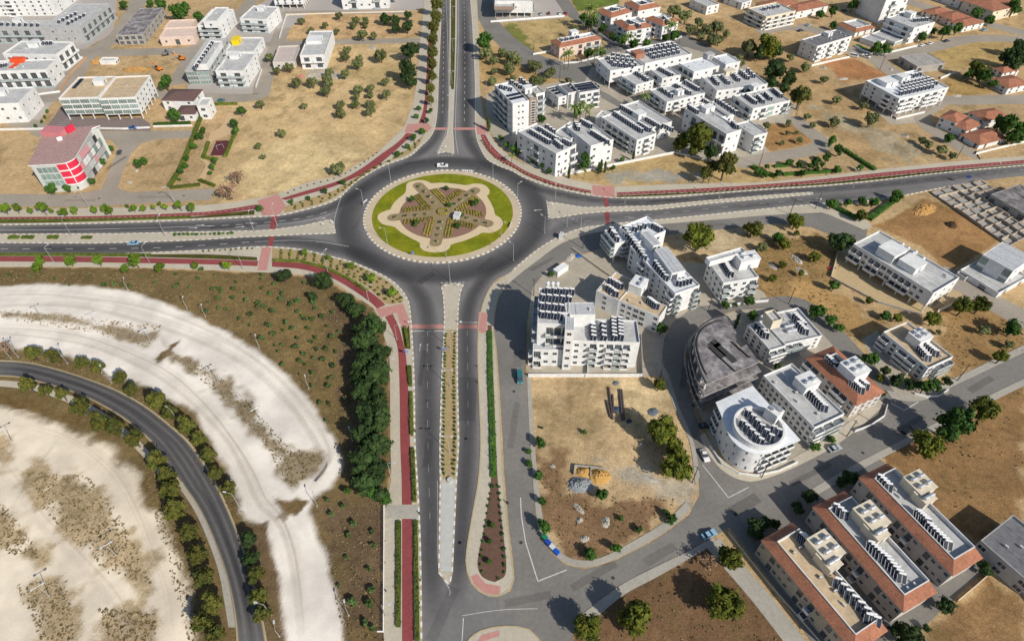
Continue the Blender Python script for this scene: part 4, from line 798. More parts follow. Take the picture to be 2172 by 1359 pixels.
B('apartment_block', 'grey roofed white block at the left edge above the one with the red band', [V((10, 112), (120, 117), (150, 90), b=(140, 152), fl=2, S0='wwwwWW', S1='bbb', pil=0)], boxes=[(75, 98, 6, 5, 2.5)], solar=[(92, 92, 108, 92, 3)])
rb, pb = B('apartment_block', 'white block at the left edge with an orange red band wrapping its roof and front', [V((-20, 149), (100, 149), (112, 127), b=(118, 186), fl=2, S0='BBBBBB', S1='ww', pil=0)], solar=[(2, 140, 12, 138, 3)])
mb = MB(); x, y = G(27, 150, 8); a_ = 0
mb.box(-1.6, -.35, 0, 1.6, .4, 9); mb.box(-1.6, .4, 8.6, 1.6, 9, 9); mb.box(-4.0, 7, 9.0, 3.2, 11, 11)
pb('roof_band', mb.mesh('roof_band', ORANGE), Mz(x, y-.2, .6, 0), lab='orange red band folded over the roof')
B('apartment_block', 'plain white block at the left edge below the orange banded one', [V((-30, 218), (42, 221), (62, 187), b=(58, 262), fl=2, S0='www', S1='nnn')], boxes=[(5, 200, 5, 5, 2.5)])
B('house', 'small grey flat roofed house beside the white box on the olive lot', [V((581, 131), (626, 131), (632, 97), b=(626, 146), fl=1, S0='ww', S1='w', wall=mat('pale_grey_plaster', (.55, .52, .48), .85, .1), deck=mat('pinkish_screed', (.52, .44, .40), .9, .15))], ac=2)
B('apartment_block', 'white box shaped block with four open loggias on the olive lot', [V((639, 116), (690, 117), (703, 66), b=(693, 145), fl=2, S0='bb', S1='nn')], boxes=[(668, 88, 9, 9, 1.8)])
SWAP = False
# the red-fronted commercial building
def red_building():
    pxr = [(58, 351), (116, 348), (139, 345), (155, 337.5), (161, 331), (195, 272), (212, 266), (97, 274)]
    h = 14.5; out = GL(sm([pxr[1], pxr[2], pxr[3], pxr[4]], 6), h); P = [G(*pxr[0], h)]+out+[G(*p, h) for p in pxr[5:]]
    C = np.mean(P, 0); root = empty('commercial_building', C[0], C[1]); tag(root, 'four storey building with a curved red corner and striped red roof', 'building')
    T = Matrix.Translation((-C[0], -C[1], 0)); loc = [(x-C[0], y-C[1]) for x, y in P]
    inset = lambda k: [(x*(1-k), y*(1-k)) for x, y in loc]
    mb = MB(); mb.prism(inset(.06), 0, h-.5, 0); link('walls', mb.mesh('walls', mat('pale_green_grey_cladding', (.50, .52, .50), .6, .06)), root)
    mr = MB(); mr.prism(loc, h-.45, h, 0, 1, True)
    link('roof', mr.mesh('roof', [WHITE, stripe_mat('red_striped_roof', (.42, .19, .15), (.36, .33, .33), .55, .55, .55)]), root)
    oc = [(x-C[0], y-C[1]) for x, y in out]
    rd = MB()       # red recessed corner and its white curved balcony bands
    n = len(oc)
    for k in range(n-1):
        a = (oc[k][0]*.955, oc[k][1]*.955); b = (oc[k+1][0]*.955, oc[k+1][1]*.955); rd.quad([(*a, 3.4), (*b, 3.4), (*b, h-.5), (*a, h-.5)])
    link('red_corner', rd.mesh('red_corner', RED), root)
    for z in (3.2, 6.9, 10.4):
        bd = MB(); bd.prism([(x*1.0, y*1.0) for x, y in oc]+[(x*.93, y*.93) for x, y in oc[::-1]], z, z+.55, 0, None, True); link('balcony', bd.mesh('balcony', WHITE), root)
    pd = MB(); pd.tube((oc[n//3][0], oc[n//3][1], 0), (oc[n//3][0], oc[n//3][1], h-.4), .22, n=8); link('column', pd.mesh('column', WHITE), root)
    # side facade of coloured panels
    w6 = inset(.06); a, b = Vector(w6[len(out)]), Vector(w6[len(out)+1]); b = Vector(w6[-2]); L = (b-a).length; d = (b-a)/L; ang = math.atan2(d.y, d.x); rr = random.Random(3)
    for f in range(4):
        for i in range(int(L/3)):
            p = a+d*(i+.5)*3; link('facade_panel', PANELS[rr.randrange(len(PANELS))], root, Mz(p.x, p.y, 1.9+f*3.45, ang) @ sc(2.7, 1.6, 3.0))
    a, b = Vector(w6[0]), Vector(w6[1]); L = (b-a).length; d = (b-a)/L; ang = math.atan2(d.y, d.x)
    for f in range(3): link('glazing', unit('glazing'), root, Mz(*(a+d*L*.55), 4.6+f*3.4, ang) @ sc(L*.8, 1, 2.9))
    bx = MB(); x, y = G(118, 283, h); bx.box(-5, -3, 0, 5, 3, 2.2); link('stair_room', bx.mesh('stair_room', mat('pink_render', (.55, .2, .22), .7, .1)), root, Mz(x-C[0], y-C[1], h, -.1))
    bx = MB(); x, y = G(152, 279, h); bx.box(-2, -.4, 0, 2, .4, 3); link('roof_sign', bx.mesh('roof_sign', RED), root, Mz(x-C[0], y-C[1], h, 1.2))
    for i in range(3): x, y = G(125+i*3, 299-i, h); link('water_tank', unit('upright_tank'), root, Mz(x-C[0], y-C[1], h, 0))
red_building()
# ---------- north-east quarter ----------
BRN = mat('brown_cladding', (.30, .22, .17), .7, .1)
B('apartment_block', 'white block at the top edge right of the north road, brown band between its floors', [V((1046, 3), (1126, 1), (1132, -30), b=(1126, 36), fl=2, S0='--n-/BB-n', pil=1), V((1047, 15), (1090, 14), (1092, 2), h=9.5, fl=1, z0=7.4, wall=BRN, S0='bb')], ac=2)
B('apartment_tower', 'tall white tower beside the north road, darkest glass balconies on its left side', [V((1050, 180), (1087, 221), (1121, 213), b=(1088, 287), fl=5, S0='-nn-', S3='BBBn', deck=DECKW), V((1112, 196), (1123, 210), (1138, 206), b=(1121, 268), fl=5, S0='v', wall=BRN), V((1122, 186), (1137, 200), (1155, 195), b=(1136, 252), fl=4, S0='B', S1='n')], solar=[(1062, 185, 1082, 190, 3), (1085, 176, 1112, 190, 4), (1104, 170, 1124, 186, 4)], pv=[(1082, 204, 1104, 199, 4), (1086, 211, 1108, 206, 4)], boxes=[(1118, 196, 4, 4, 3)])
B('apartment_block', 'blue white three storey block with dark photovoltaic roof behind the palms', [V((1161, 187), (1184, 208), (1205, 201), b=(1184, 236), fl=2, S0='w', S3='nn', pil=1), V((1184, 180), (1205, 198), (1230, 192), b=(1206, 232), fl=3, S0='v-w', deck=DECKD), V((1210, 178), (1230, 196), (1274, 190), b=(1230, 232), fl=3, S0='bWb', S1='ww', deck=DECKD)], pv=[(1222, 186, 1258, 181, 5), (1228, 191, 1264, 186, 5), (1216, 181, 1250, 176, 5), (1168, 188, 1182, 199, 3)], ac=2)
B('apartment_block', 'long white terrace with orange window surrounds and solar rows in a diamond pattern', [V((1265, 124), (1295, 150), (1366, 139), b=(1292, 186), fl=2, S0='wwww', S3='wn', pil=1), V((1340, 108), (1366, 139), (1455, 112), b=(1362, 172), fl=2, S0='wwwwww', S1='w')], solar=[(1290, 124, 1340, 130, 6), (1296, 132, 1346, 138, 5), (1304, 138, 1340, 142, 4), (1300, 117, 1332, 122, 4), (1372, 108, 1430, 98, 7), (1378, 116, 1436, 105, 7), (1386, 122, 1438, 111, 6), (1395, 98, 1426, 94, 4)], boxes=[(1352, 122, 6, 6, 3.2, 0, mat('brick_red_render', (.36, .16, .10), .8, .12))])
B('apartment_block', 'white block with two flat wings and solar rows in front of the long terrace', [V((1312, 160), (1350, 178), (1392, 170), b=(1350, 207), fl=2, S0='nnn', S3='BB', pil=1), V((1384, 148), (1404, 168), (1440, 158), b=(1402, 192), fl=2, S0='wnw', S3='B')], solar=[(1350, 156, 1372, 170, 5), (1400, 147, 1424, 160, 6)])
B('apartment_block', 'white block with cornice roof beside the lone palm, three solar rows', [V((1375, 190), (1415, 216), (1498, 197), b=(1412, 248), fl=2, S0='wbwwww', S3='BBw', pil=1)], solar=[(1402, 190, 1424, 204, 4), (1434, 182, 1462, 198, 6), (1454, 175, 1480, 190, 6)], boxes=[(1440, 200, 4, 3, 2.4)])
B('apartment_block', 'white double winged block with glazed balconies and the longest solar rows', [V((1268, 247), (1352, 293), (1400, 283), b=(1358, 328), fl=3, S0='wbw', S3='wBBBBw', pil=0), V((1310, 224), (1385, 268), (1431, 258), b=(1425, 300), fl=3, S0='ww', S1='w'), V((1266, 247), (1291, 255), (1300, 240), b=(1291, 280), fl=3, S0='w', S3='w')], solar=[(1304, 242, 1360, 278, 12), (1318, 228, 1340, 240, 6), (1356, 264, 1376, 276, 5), (1372, 254, 1400, 270, 6), (1408, 268, 1424, 276, 4)], boxes=[(1355, 250, 5, 5, 3)])
B('apartment_block', 'white block nearest the roundabout with dark green solar tanks and a cypress front', [V((1091, 278), (1180, 322), (1229, 306), b=(1184, 372), fl=3, S0='wwb', S3='wwBww'), V((1196, 268), (1255, 306), (1308, 296), b=(1262, 352), fl=3, S0='w-w', S3='w-w', S1='w'), V((1170, 281), (1210, 292), (1250, 270), h=9.5, fl=2, S0='ww')], solar=[(1126, 280, 1164, 302, 8), (1144, 274, 1180, 296, 8), (1160, 270, 1174, 280, 3), (1178, 302, 1190, 312, 4), (1196, 300, 1208, 306, 3), (1234, 258, 1252, 268, 5), (1256, 282, 1288, 302, 9), (1220, 264, 1226, 274, 3)], ac=3)
B('apartment_block', 'blue white block with a metal roof and dark stair box behind the solar blocks', [V((1441, 134), (1472, 153), (1526, 139), b=(1472, 182), fl=2, S0='nwW', S3='BBB', deck=DECKW), V((1510, 120), (1540, 136), (1573, 130), b=(1542, 166), fl=2, S0='ww', deck=DECKW)], boxes=[(1502, 124, 5, 4, 3, 0, GREYW)])
B('apartment_block', 'white low block with six short solar rows in the middle of the housing court', [V((1498, 165), (1518, 196), (1618, 175), b=(1517, 220), fl=2, S0='wwwBBBw', S3='ww', pil=0)], solar=[(1512, 166, 1522, 178, 4), (1532, 163, 1544, 176, 4), (1556, 158, 1566, 170, 4), (1572, 154, 1586, 166, 4), (1586, 150, 1598, 162, 3)], boxes=[(1545, 158, 6, 4, 2.6, 0, CREAM)])
B('apartment_block', 'white block with pink red balcony corners at the right end of the court', [V((1560, 203), (1597, 232), (1673, 212), b=(1602, 258), fl=2, S0='wbgwB', S3='BB')], solar=[(1583, 204, 1602, 218, 6), (1608, 206, 1618, 216, 4), (1624, 200, 1634, 210, 4), (1642, 192, 1656, 204, 5)], boxes=[(1600, 190, 5, 4, 2.6)])
B('apartment_block', 'white angled block with long bare roof behind the big green tree', [V((1447, 229), (1542, 281), (1580, 275), b=(1540, 326), fl=2, S0='wn', S3='wb-wbb', pil=0), V((1478, 222), (1520, 250), (1560, 242), h=9, fl=2, S0='ww'), V((1560, 262), (1600, 288), (1630, 281), b=(1612, 324), fl=3, S0='Bw', S3='w')], solar=[(1462, 228, 1478, 238, 5), (1492, 214, 1512, 226, 5), (1520, 214, 1560, 240, 7), (1554, 262, 1562, 270, 3)], boxes=[(1500, 236, 6, 4, 2.6)])
B('apartment_block', 'white balconied block on the corner above the red earth lot', [V((1702, 84), (1734, 99), (1806, 76), b=(1728, 132), fl=3, S0='bwbwbw', S3='nn', deck=DECKD)], boxes=[(1755, 76, 4, 4, 2)], ac=5)
B('house', 'terracotta roofed white house behind the balconied corner block', [V((1785, 52), (1815, 72), (1846, 58), b=(1822, 82), fl=2, S0='www', roof='ring', skirt=2.4, rh=1.4)])
B('apartment_tower', 'tall white block near the top right with a large blue shaded side', [V((1846, -20), (1879, 4), (1914, -8), b=(1868, 55), fl=4, S0='-B-w', S3='-----'), V((1878, 8), (1890, 18), (1916, 10), b=(1884, 52), fl=3, S0='Wb')], solar=[(1896, 10, 1908, 8, 3)])
B('apartment_block', 'white stepped block right of the tall shaded one', [V((1888, 38), (1940, 62), (1976, 46), b=(1934, 96), fl=3, S0='ww', S3='bb')], solar=[(1940, 44, 1965, 42, 4)], boxes=[(1928, 36, 5, 5, 3)])
B('house', 'modern white house with a pergola beside a curved lawn', [V((1855, 72), (1900, 92), (1920, 78), b=(1894, 101), fl=1, S0='gg', S3='ggg', wall=WHITE), V((1837, 80), (1862, 95), (1868, 84), h=3.2, fl=1, S0='d')], ac=2)
B('unfinished_building', 'low bare concrete shell with no roof finish on the corner plot', [V((1922, 122), (1945, 145), (1992, 131), b=(1945, 160), fl=1, S0='d--d', S3='dd', wall=CONC, deck=CONC, par=.2)], ac=0)
B('apartment_block', 'big white block with a dense field of solar tanks beside the dry lot', [V((1843, 172), (1908, 212), (2007, 184), b=(1900, 252), fl=3, S0='bbwbbw', S3='nw-bw', pil=1, deck=DECKW)], solar=[(1920, 178, 1966, 168, 7), (1915, 186, 1976, 172, 9), (1912, 193, 1984, 177, 10), (1910, 199, 1976, 184, 9), (1935, 162, 1950, 158, 3)], boxes=[(1912, 170, 6, 5, 2.6), (1880, 178, 8, 7, 2.2)])
for i, (L, F, R, b, t_) in enumerate((((1999, 248), (2030, 262), (2048, 246), (2012, 284), 'end house of the terracotta terrace with a white porch'), ((2022, 262), (2052, 280), (2076, 262), (2038, 296), 'middle house of the terracotta terrace with dark roof windows'), ((2052, 288), (2078, 312), (2122, 290), (2074, 322), 'near house of the terracotta terrace beside the dry field'), ((2068, 240), (2088, 260), (2130, 246), (2090, 276), 'rear house of the terracotta terrace with solar tanks'))):
    B('townhouse', t_, [V(L, F, R, b=b, fl=2, S0='ww', S3='w-w', wall=WHITE, roof='hip', rh=2)], ac=0, group='terracotta terrace houses')
for i, (L, F, R, b, t_) in enumerate((((2110, 146), (2128, 156), (2160, 148), (2128, 168), 'small terracotta house behind the dark trees at the right edge'), ((2110, 170), (2140, 190), (2176, 176), (2138, 204), 'pale house with twin terracotta roofs at the right edge'), ((1610, 8), (1630, 22), (1688, 6), (1632, 42), 'cream block with a long terracotta roof at the top edge'), ((1676, 14), (1690, 28), (1745, 10), (1690, 44), 'terrace with red roofs behind the parked cars near the top edge'), ((1965, 24), (1985, 36), (2012, 24), (1984, 46), 'left house of the red roofed pair near the top right'), ((2000, 32), (2020, 46), (2046, 34), (2018, 60), 'pink walled house between two red roofs near the top right'), ((2024, 46), (2044, 60), (2076, 46), (2042, 72), 'right house of the red roofed group beside the street bend'), ((2068, 4), (2110, 30), (2144, 8), (2110, 52), 'large orange roofed house at the top right with a garden'), ((2000, -14), (2040, 6), (2060, -8), (2040, 22), 'white house under the orange one at the top edge right'))):
    B('house', t_, [V(L, F, R, b=b, fl=2, S0='www', S3='ww', wall=(CREAM if i in (2, 7) else PINKW if i == 5 else WHITE), roof='hip', rh=1.8)], ac=0)
B('apartment_block', 'cream terraced block with plant filled balconies at the top right edge', [V((1592, 18), (1625, 38), (1682, 22), b=(1625, 66), fl=3, S0='bbbb', S3='bb', wall=CREAM)], solar=[(1620, 20, 1650, 14, 4)])
for L, F, R, b, t_ in (((1470, -2), (1500, 16), (1520, 8), (1500, 34), 'plain white box house near the top edge'), ((1540, -6), (1575, 8), (1592, 0), (1575, 22), 'white walled flat house cut by the top edge')):
    B('house', t_, [V(L, F, R, b=b, fl=2, S0='ww', S3='nw')], ac=2)
for L, F, R, b, L2, F2, R2, t_ in (((1271, 24), (1296, 40), (1334, 24), (1300, 70), (1303, 46), (1330, 66), (1382, 56), 'left terracotta apartment pair with solar wells in a palm garden'), ((1336, 8), (1352, 26), (1390, 12), (1352, 52), (1378, 40), (1406, 58), (1430, 44), 'right terracotta apartment pair with solar wells beside the hedge')):
    B('apartment_block', t_, [V(L, F, R, b=b, fl=2, S0='ww', S3='wbw', roof='ring', skirt=3.2, rh=1.8), V(L2, F2, R2, h=9, fl=3, S0='wbw', S3='wbw', roof='ring', skirt=3.2, rh=1.8)], solar=[((L2[0]+F2[0])/2+16, F2[1]-20, (F2[0]+R2[0])/2, F2[1]-10, 5), (L[0]+26, F[1]-20, F[0]+16, F[1]-18, 4)], ac=0)
B('house', 'cream house with a long terracotta roof and palms on a street corner', [V((1172, 88), (1186, 102), (1272, 82), b=(1184, 126), fl=2, S0='wwdBB', S3='ww', wall=PINKW, roof='ring', skirt=2.6, rh=1.6)], boxes=[(1216, 76, 5, 4, 3)], solar=[(1190, 86, 1225, 80, 4)])
# ---------- south-east quarter ----------
B('apartment_block', 'blue white wedge shaped block with two metal roofed penthouses', [
 V((1330, 520), (1434, 617), (1492, 606), b=(1424, 662), fl=4, S0='B--B', S3='w-bwwnwb', deck=DECKW),
 V((1285, 489), (1304, 518), (1340, 506), b=(1298, 558), fl=3, S0='-BB', S3='BB', pil=1, deck=DECKW),
 V((1318, 482), (1352, 516), (1408, 488), h=11.6, fl=3, S0='ww', S1='ww', deck=DECKW),
 V((1357, 493), (1386, 521), (1404, 517), h=13.4, z0=10, fl=1, S0='dw', deck=METALR, par=.05),
 V((1392, 530), (1424, 582), (1450, 572), h=13.4, z0=9.5, fl=1, S0='d-', deck=METALR, par=.05)],
 solar=[(1296, 489, 1304, 500, 3), (1300, 497, 1308, 508, 2), (1324, 486, 1366, 548, 11), (1346, 487, 1366, 480, 3), (1386, 480, 1400, 488, 4), (1390, 560, 1412, 590, 6), (1440, 602, 1462, 596, 4)], ac=4)
B('apartment_block', 'white block with an open roof terrace and pale stair tower behind the dry slope', [V((1500, 552), (1536, 598), (1612, 588), b=(1523, 637), fl=3, S0='BwwB', S3='wnww', deck=DECK), V((1500, 546), (1506, 556), (1580, 532), h=13.5, fl=1, z0=11, S0='-')], boxes=[(1580, 562, 8, 5, 4.4, 3)], solar=[(1530, 548, 1550, 582, 9)], ac=3)
B('apartment_block', 'white block with a sandy flat roof and a leaning stair tower', [V((1262, 617), (1398, 670), (1418, 648), b=(1390, 704), fl=3, S0='-', S3='-w-nwwWW-w', wall=WHITE, deck=DECKB, par=.4), V((1262, 617), (1311, 632), (1356, 596), h=8.18, fl=2, S0='', S3='w', deck=DECKB, par=.4)], boxes=[(1352, 615, 6, 5, 4, 2)], solar=[(1294, 596, 1316, 608, 4), (1290, 612, 1306, 624, 4), (1376, 638, 1392, 650, 5)], ac=4)
B('apartment_block', 'largest white block in the court with five rows of tilted solar collectors', [
 V((1146, 612), (1136, 686), (1204, 686), b=(1134, 762), fl=4, S0='', S3='BBBB', deck=DECKD),
 V((1141, 660), (1140, 686), (1210, 688), b=(1138, 764), h=None, fl=4, S0='-Bbb', S3='ww'),
 V((1198, 642), (1201, 668), (1263, 667), h=17.5, fl=5, S0='--', deck=METALR, par=.1),
 V((1200, 672), (1198, 700), (1217, 700), h=19.5, fl=5, S0='w', S1='', deck=METALR, par=.1),
 V((1215, 676), (1214, 723), (1356, 725), b=(1356, 776), fl=4, S0='wnBwbBb-', S1='nnn', deck=DECK),
 V((1131, 728), (1130, 741), (1205, 742), h=8.2, fl=2, S0='bwwn', S3='b', deck=METALR, par=.1),
 V((1212, 728), (1211, 736), (1330, 738), h=7.8, fl=2, S0='nbwwwBB', deck=METALR, par=.1)],
 solar=[(1162, 618, 1212, 620, 5), (1150, 632, 1206, 636, 5), (1148, 650, 1190, 654, 4), (1148, 668, 1188, 672, 4), (1256, 694, 1258, 718, 4), (1278, 690, 1280, 718, 4), (1300, 680, 1302, 718, 6), (1314, 680, 1316, 716, 6)], tanks=[(1172, 606, 3, 'upright_tank')], ac=4)
def poly_house(name, label, px, h, inset_px=None):
    P = GL(px, h); C = np.mean(P, 0); root = empty(name, C[0], C[1]); tag(root, label, 'building'); return root, [(x-C[0], y-C[1]) for x, y in P], C
def charred():
    px = sm([(1538, 668), (1522, 671), (1503, 679), (1487, 690), (1477, 704), (1472, 719), (1471, 738), (1475, 757), (1481, 779), (1490, 801), (1498, 816)], 3)+[(1610, 768), (1583, 731), (1568, 738), (1556, 716), (1562, 706)]
    root, loc, C = poly_house('unfinished_building', 'dark weathered concrete frame with a rounded corner and open floors', px, 13.2)
    n = len(loc); g = lambda k: [(x*k, y*k) for x, y in loc]
    for i, z in enumerate((3.1, 6.3, 9.5, 13.0)):
        mb = MB(); k = 1.0 if z > 12 else 1.10; mb.prism(g(k), z, z+.3, 0, 1, True)
        if z < 12:
            q = g(k)
            for a, b in zip(q[:30], q[1:31]):      # low edge beams on the curve
                mb.quad([(*a, z+.3), (*b, z+.3), (*b, z+.95), (*a, z+.95)]); mb.quad([(*b, z+.3), (*a, z+.3), (*a, z+.95), (*b, z+.95)])
        link('roof' if z > 12 else 'floor_slab', mb.mesh('slab', [CONC, DARKC]), root, Matrix.Translation((0, 0, 0)))
    q = g(.93)
    for i in range(0, n, 3): link('column', unit('column'), root, Matrix.Translation((*q[i], 0)) @ sc(.45, .45, 13))
    mb = MB(); mb.prism(g(.62), 0, 12.9); link('inner_walls', mb.mesh('inner_walls', mat('dark_brick_infill', (.13, .11, .09), .95, .3, .8)), root)
    mb = MB()         # curbs, ridges and openings on the roof slab
    for k in (.97, .78):
        q = g(k)
        for a, b in zip(q[:30], q[1:31]):
            d = (Vector(b)-Vector(a)).normalized(); nn = Vector((-d.y, d.x))*.18; mb.prism([tuple(Vector(a)-nn), tuple(Vector(b)-nn), tuple(Vector(b)+nn), tuple(Vector(a)+nn)], 13.3, 13.6+k*.02)
    for u, v, w_, d_ in ((1518, 728, 3, 2.4), (1538, 748, 9, 2.4), (1520, 742, 7, 2.0), (1570, 742, 8, .3), (1530, 762, 12, .3)):
        x, y = G(u, v, 13.3); M = Mz(x-C[0], y-C[1], 0, 2.1)
        c = [M @ Vector(p) for p in ((-w_/2, -d_/2, 0), (w_/2, -d_/2, 0), (w_/2, d_/2, 0), (-w_/2, d_/2, 0))]; mb.prism([(p.x, p.y) for p in c], 13.3, 13.36 if d_ > 1 else 13.8)
    link('roof_curbs', mb.mesh('roof_curbs', mat('soot_black_concrete', (.05, .05, .05), .95, .3)), root)
    px2 = sm([(1455, 735), (1452, 770), (1462, 805), (1474, 840), (1487, 872)], 4); wall_run('boundary_wall', 'curved grey wall along the street beside the dark concrete frame', px2, 1.6, .3, CONC)
charred()
def round_corner():
    px = [(1518, 852.6), (1597, 818), (1698, 932.5)]+sm([(1627, 962), (1602, 962), (1575, 952), (1554, 934), (1541, 911.7), (1529.5, 879)], 5)
    h = 10.3; root, loc, C = poly_house('apartment_block', 'white corner block with a round raised roof ring around its solar rows', px, h); g = lambda k: [(x*k, y*k) for x, y in loc]
    mb = MB(); mb.prism(g(.92), 0, h-.3, 0); link('walls', mb.mesh('walls', WHITE), root)
    mb = MB(); mb.prism(loc, h-.3, h, 0, 1, True); link('roof', mb.mesh('roof', [WHITE, DECKW]), root)
    x, y = G(1609, 906, h+1.4); cx, cy = x-C[0], y-C[1]; r = 7.3; N = 48
    ring = MB()
    for i in range(N):
        a0, a1 = 2*math.pi*i/N, 2*math.pi*(i+1)/N; p = lambda a, q, z: (cx+q*math.cos(a), cy+q*math.sin(a), z)
        ring.quad([p(a0, r, h), p(a1, r, h), p(a1, r, h+2.3), p(a0, r, h+2.3)]); ring.quad([p(a0, r, h+2.3), p(a1, r, h+2.3), p(a1, r-.6, h+2.3), p(a0, r-.6, h+2.3)]); ring.quad([p(a1, r-.6, h), p(a0, r-.6, h), p(a0, r-.6, h+2.3), p(a1, r-.6, h+2.3)])
    link('roof_ring', ring.mesh('roof_ring', WHITE), root)
    dk = MB(); dk.flat([(cx+(r-.5)*math.cos(2*math.pi*i/N), cy+(r-.5)*math.sin(2*math.pi*i/N)) for i in range(N)], h+.9); link('roof_terrace', dk.mesh('roof_terrace', DECK), root)
    for u1, v1, u2, v2, n in ((1586, 878, 1634, 930, 6), (1574, 900, 1612, 938, 5), (1640, 912, 1650, 918, 2)):
        a, b = Vector(G(u1, v1, h+1.5)), Vector(G(u2, v2, h+1.5))
        for i in range(n):
            p = a.lerp(b, i/(n-1)); o = link('solar_heater', unit('solar_heater'), root, Mz(p.x-C[0], p.y-C[1], h+.9, -.45)); link('water_tank', unit('water_tank'), o)
    bx = MB(); x, y = G(1636, 886, h+.9); bx.box(-2, -1.8, 0, 2, 1.8, 4.2); o = link('stair_room', bx.mesh('stair_room', WHITE), root, Mz(x-C[0], y-C[1], h+.9, -.9))
    for kx, ky in ((-.9, .6), (.9, .6), (-.9, -.8)): link('water_tank', unit('lying_tank'), o, Mz(kx, ky, 4.2, 0) @ sc(.85, .85, .85))
    w9 = g(.92); ne = len(loc)
    for f in range(3):
        for i in range(4+(f == 1), ne-1, 4+f):
            a, b = Vector(w9[i]), Vector(w9[i+1]); d = b-a; ang = math.atan2(d.y, d.x)+math.pi; m_ = (a+b)/2
            if sum(w9[j-1][0]*w9[j][1]-w9[j][0]*w9[j-1][1] for j in range(ne)) > 0: ang -= math.pi
            link('window', unit('window'), root, Mz(m_.x, m_.y, 2.1+f*3.5, ang) @ sc(min(1.5, d.length*.7) if d.length < 6 else 1.5, 1, 1.4))
        for A, Bn, nb in ((w9[ne-1], w9[0], 3), (w9[2], w9[3], 4)):
            a, b = Vector(A), Vector(Bn); d = b-a; ang = math.atan2(d.y, d.x)
            if sum(w9[j-1][0]*w9[j][1]-w9[j][0]*w9[j-1][1] for j in range(ne)) < 0: ang += math.pi
            for i in range(nb):
                p = a+d*(i+.5)/nb; M = Mz(p.x, p.y, .4+f*3.5, ang); link('balcony_door', unit('balcony_door'), root, M @ Matrix.Translation((0, 0, 1.2)) @ sc(d.length/nb*.7, 1, 2.3)); link('balcony', unit('balcony'), root, M @ sc(d.length/nb*.92, .8, 1))
round_corner()
B('apartment_block', 'cream white block with sunken blue shaded terraces beside the dark frame', [V((1592, 690), (1633, 746), (1662, 730), b=(1620, 773), fl=3, S0='bb', S3='wwwn', wall=WHITE), V((1622, 672), (1660, 735), (1735, 708), b=(1660, 760), fl=3, S0='BB-n', S1='n', deck=DECK), V((1622, 661), (1640, 682), (1660, 676), h=14, fl=1, z0=10, S0='-', wall=CREAM)], boxes=[], tanks=[(1672, 694, 2, 'lying_tank'), (1678, 704, 2, 'lying_tank')], solar=[(1606, 692, 1624, 712, 4), (1686, 672, 1704, 690, 5), (1694, 690, 1708, 704, 4)], ac=4)
B('apartment_block', 'long white block with a full row of dark windows down its blue shaded side', [V((1625, 797), (1728, 911), (1785, 875), b=(1711, 943), fl=3, S0='bBB', S3='wnwwnwwnwww')], boxes=[(1706, 820, 6, 5, 3.6, 2)], solar=[(1714, 830, 1748, 866, 8)], ac=5)
B('apartment_block', 'terracotta roofed block with two roof wells and a pale central tower', [V((1713, 760), (1816, 858), (1873, 830), b=(1798, 886), fl=3, S0='nwww', S3='bbwwbbw', wall=mat('pale_beige_plaster', (.58, .53, .50), .85, .1), roof='ring', skirt=3.4, rh=2.0, deck=DECKD)], boxes=[(1804, 795, 6.5, 6.5, 4.2, 4, WHITE)], solar=[(1756, 762, 1770, 776, 4), (1808, 812, 1826, 828, 5), (1822, 808, 1836, 820, 4)], ac=3)
B('apartment_block', 'white block with stacked balconies and a hedge of dark trees at its foot', [V((1873, 703), (1969, 780), (2023, 756), b=(1964, 808), fl=3, S0='WBB', S3='bwbbw', deck=DECKB)], boxes=[(1944, 724, 6, 5, 3.4, 4)], solar=[(1950, 740, 1968, 760, 5), (1964, 734, 1984, 750, 5)], ac=4)
B('apartment_block', 'long white two storey block with a row of roof tanks beside the dry mound', [V((1806, 516), (1979, 618), (2041, 589), b=(1962, 658), fl=2, S0='nnn', S3='bbwbbWWbbbww-', pil=1, deck=DECK)], boxes=[(1886, 542, 8, 7, 3.6), (1930, 566, 7, 7, 2.8)], tanks=[(1906, 526, 3, 'upright_tank'), (1918, 534, 3, 'upright_tank'), (1934, 542, 3, 'upright_tank'), (1950, 556, 3, 'upright_tank')], ac=5)
B('house', 'half finished white house with a metal roof at the right edge', [V((2042, 572), (2120, 624), (2178, 585), b=(2124, 630), fl=2, S0='WW', S3='b-d-', deck=DECK), V((2086, 540), (2150, 575), (2190, 545), h=8.4, fl=2, S0='ww', S3='g--g', deck=METALR, par=.1)], ac=1)
B('house', 'blackened flat roofed house frame at the right edge beyond the foundations', [V((2112, 414), (2180, 460), (2230, 430), h=4.2, fl=1, S3='d-d-d', wall=CONC, deck=DARKC, par=.15)], ac=0)
TH = ('terracotta townhouse row nearest the bottom edge, cream plaster', 'middle terracotta townhouse row with a rounded stair tower', 'upper terracotta townhouse row beside the brown field')
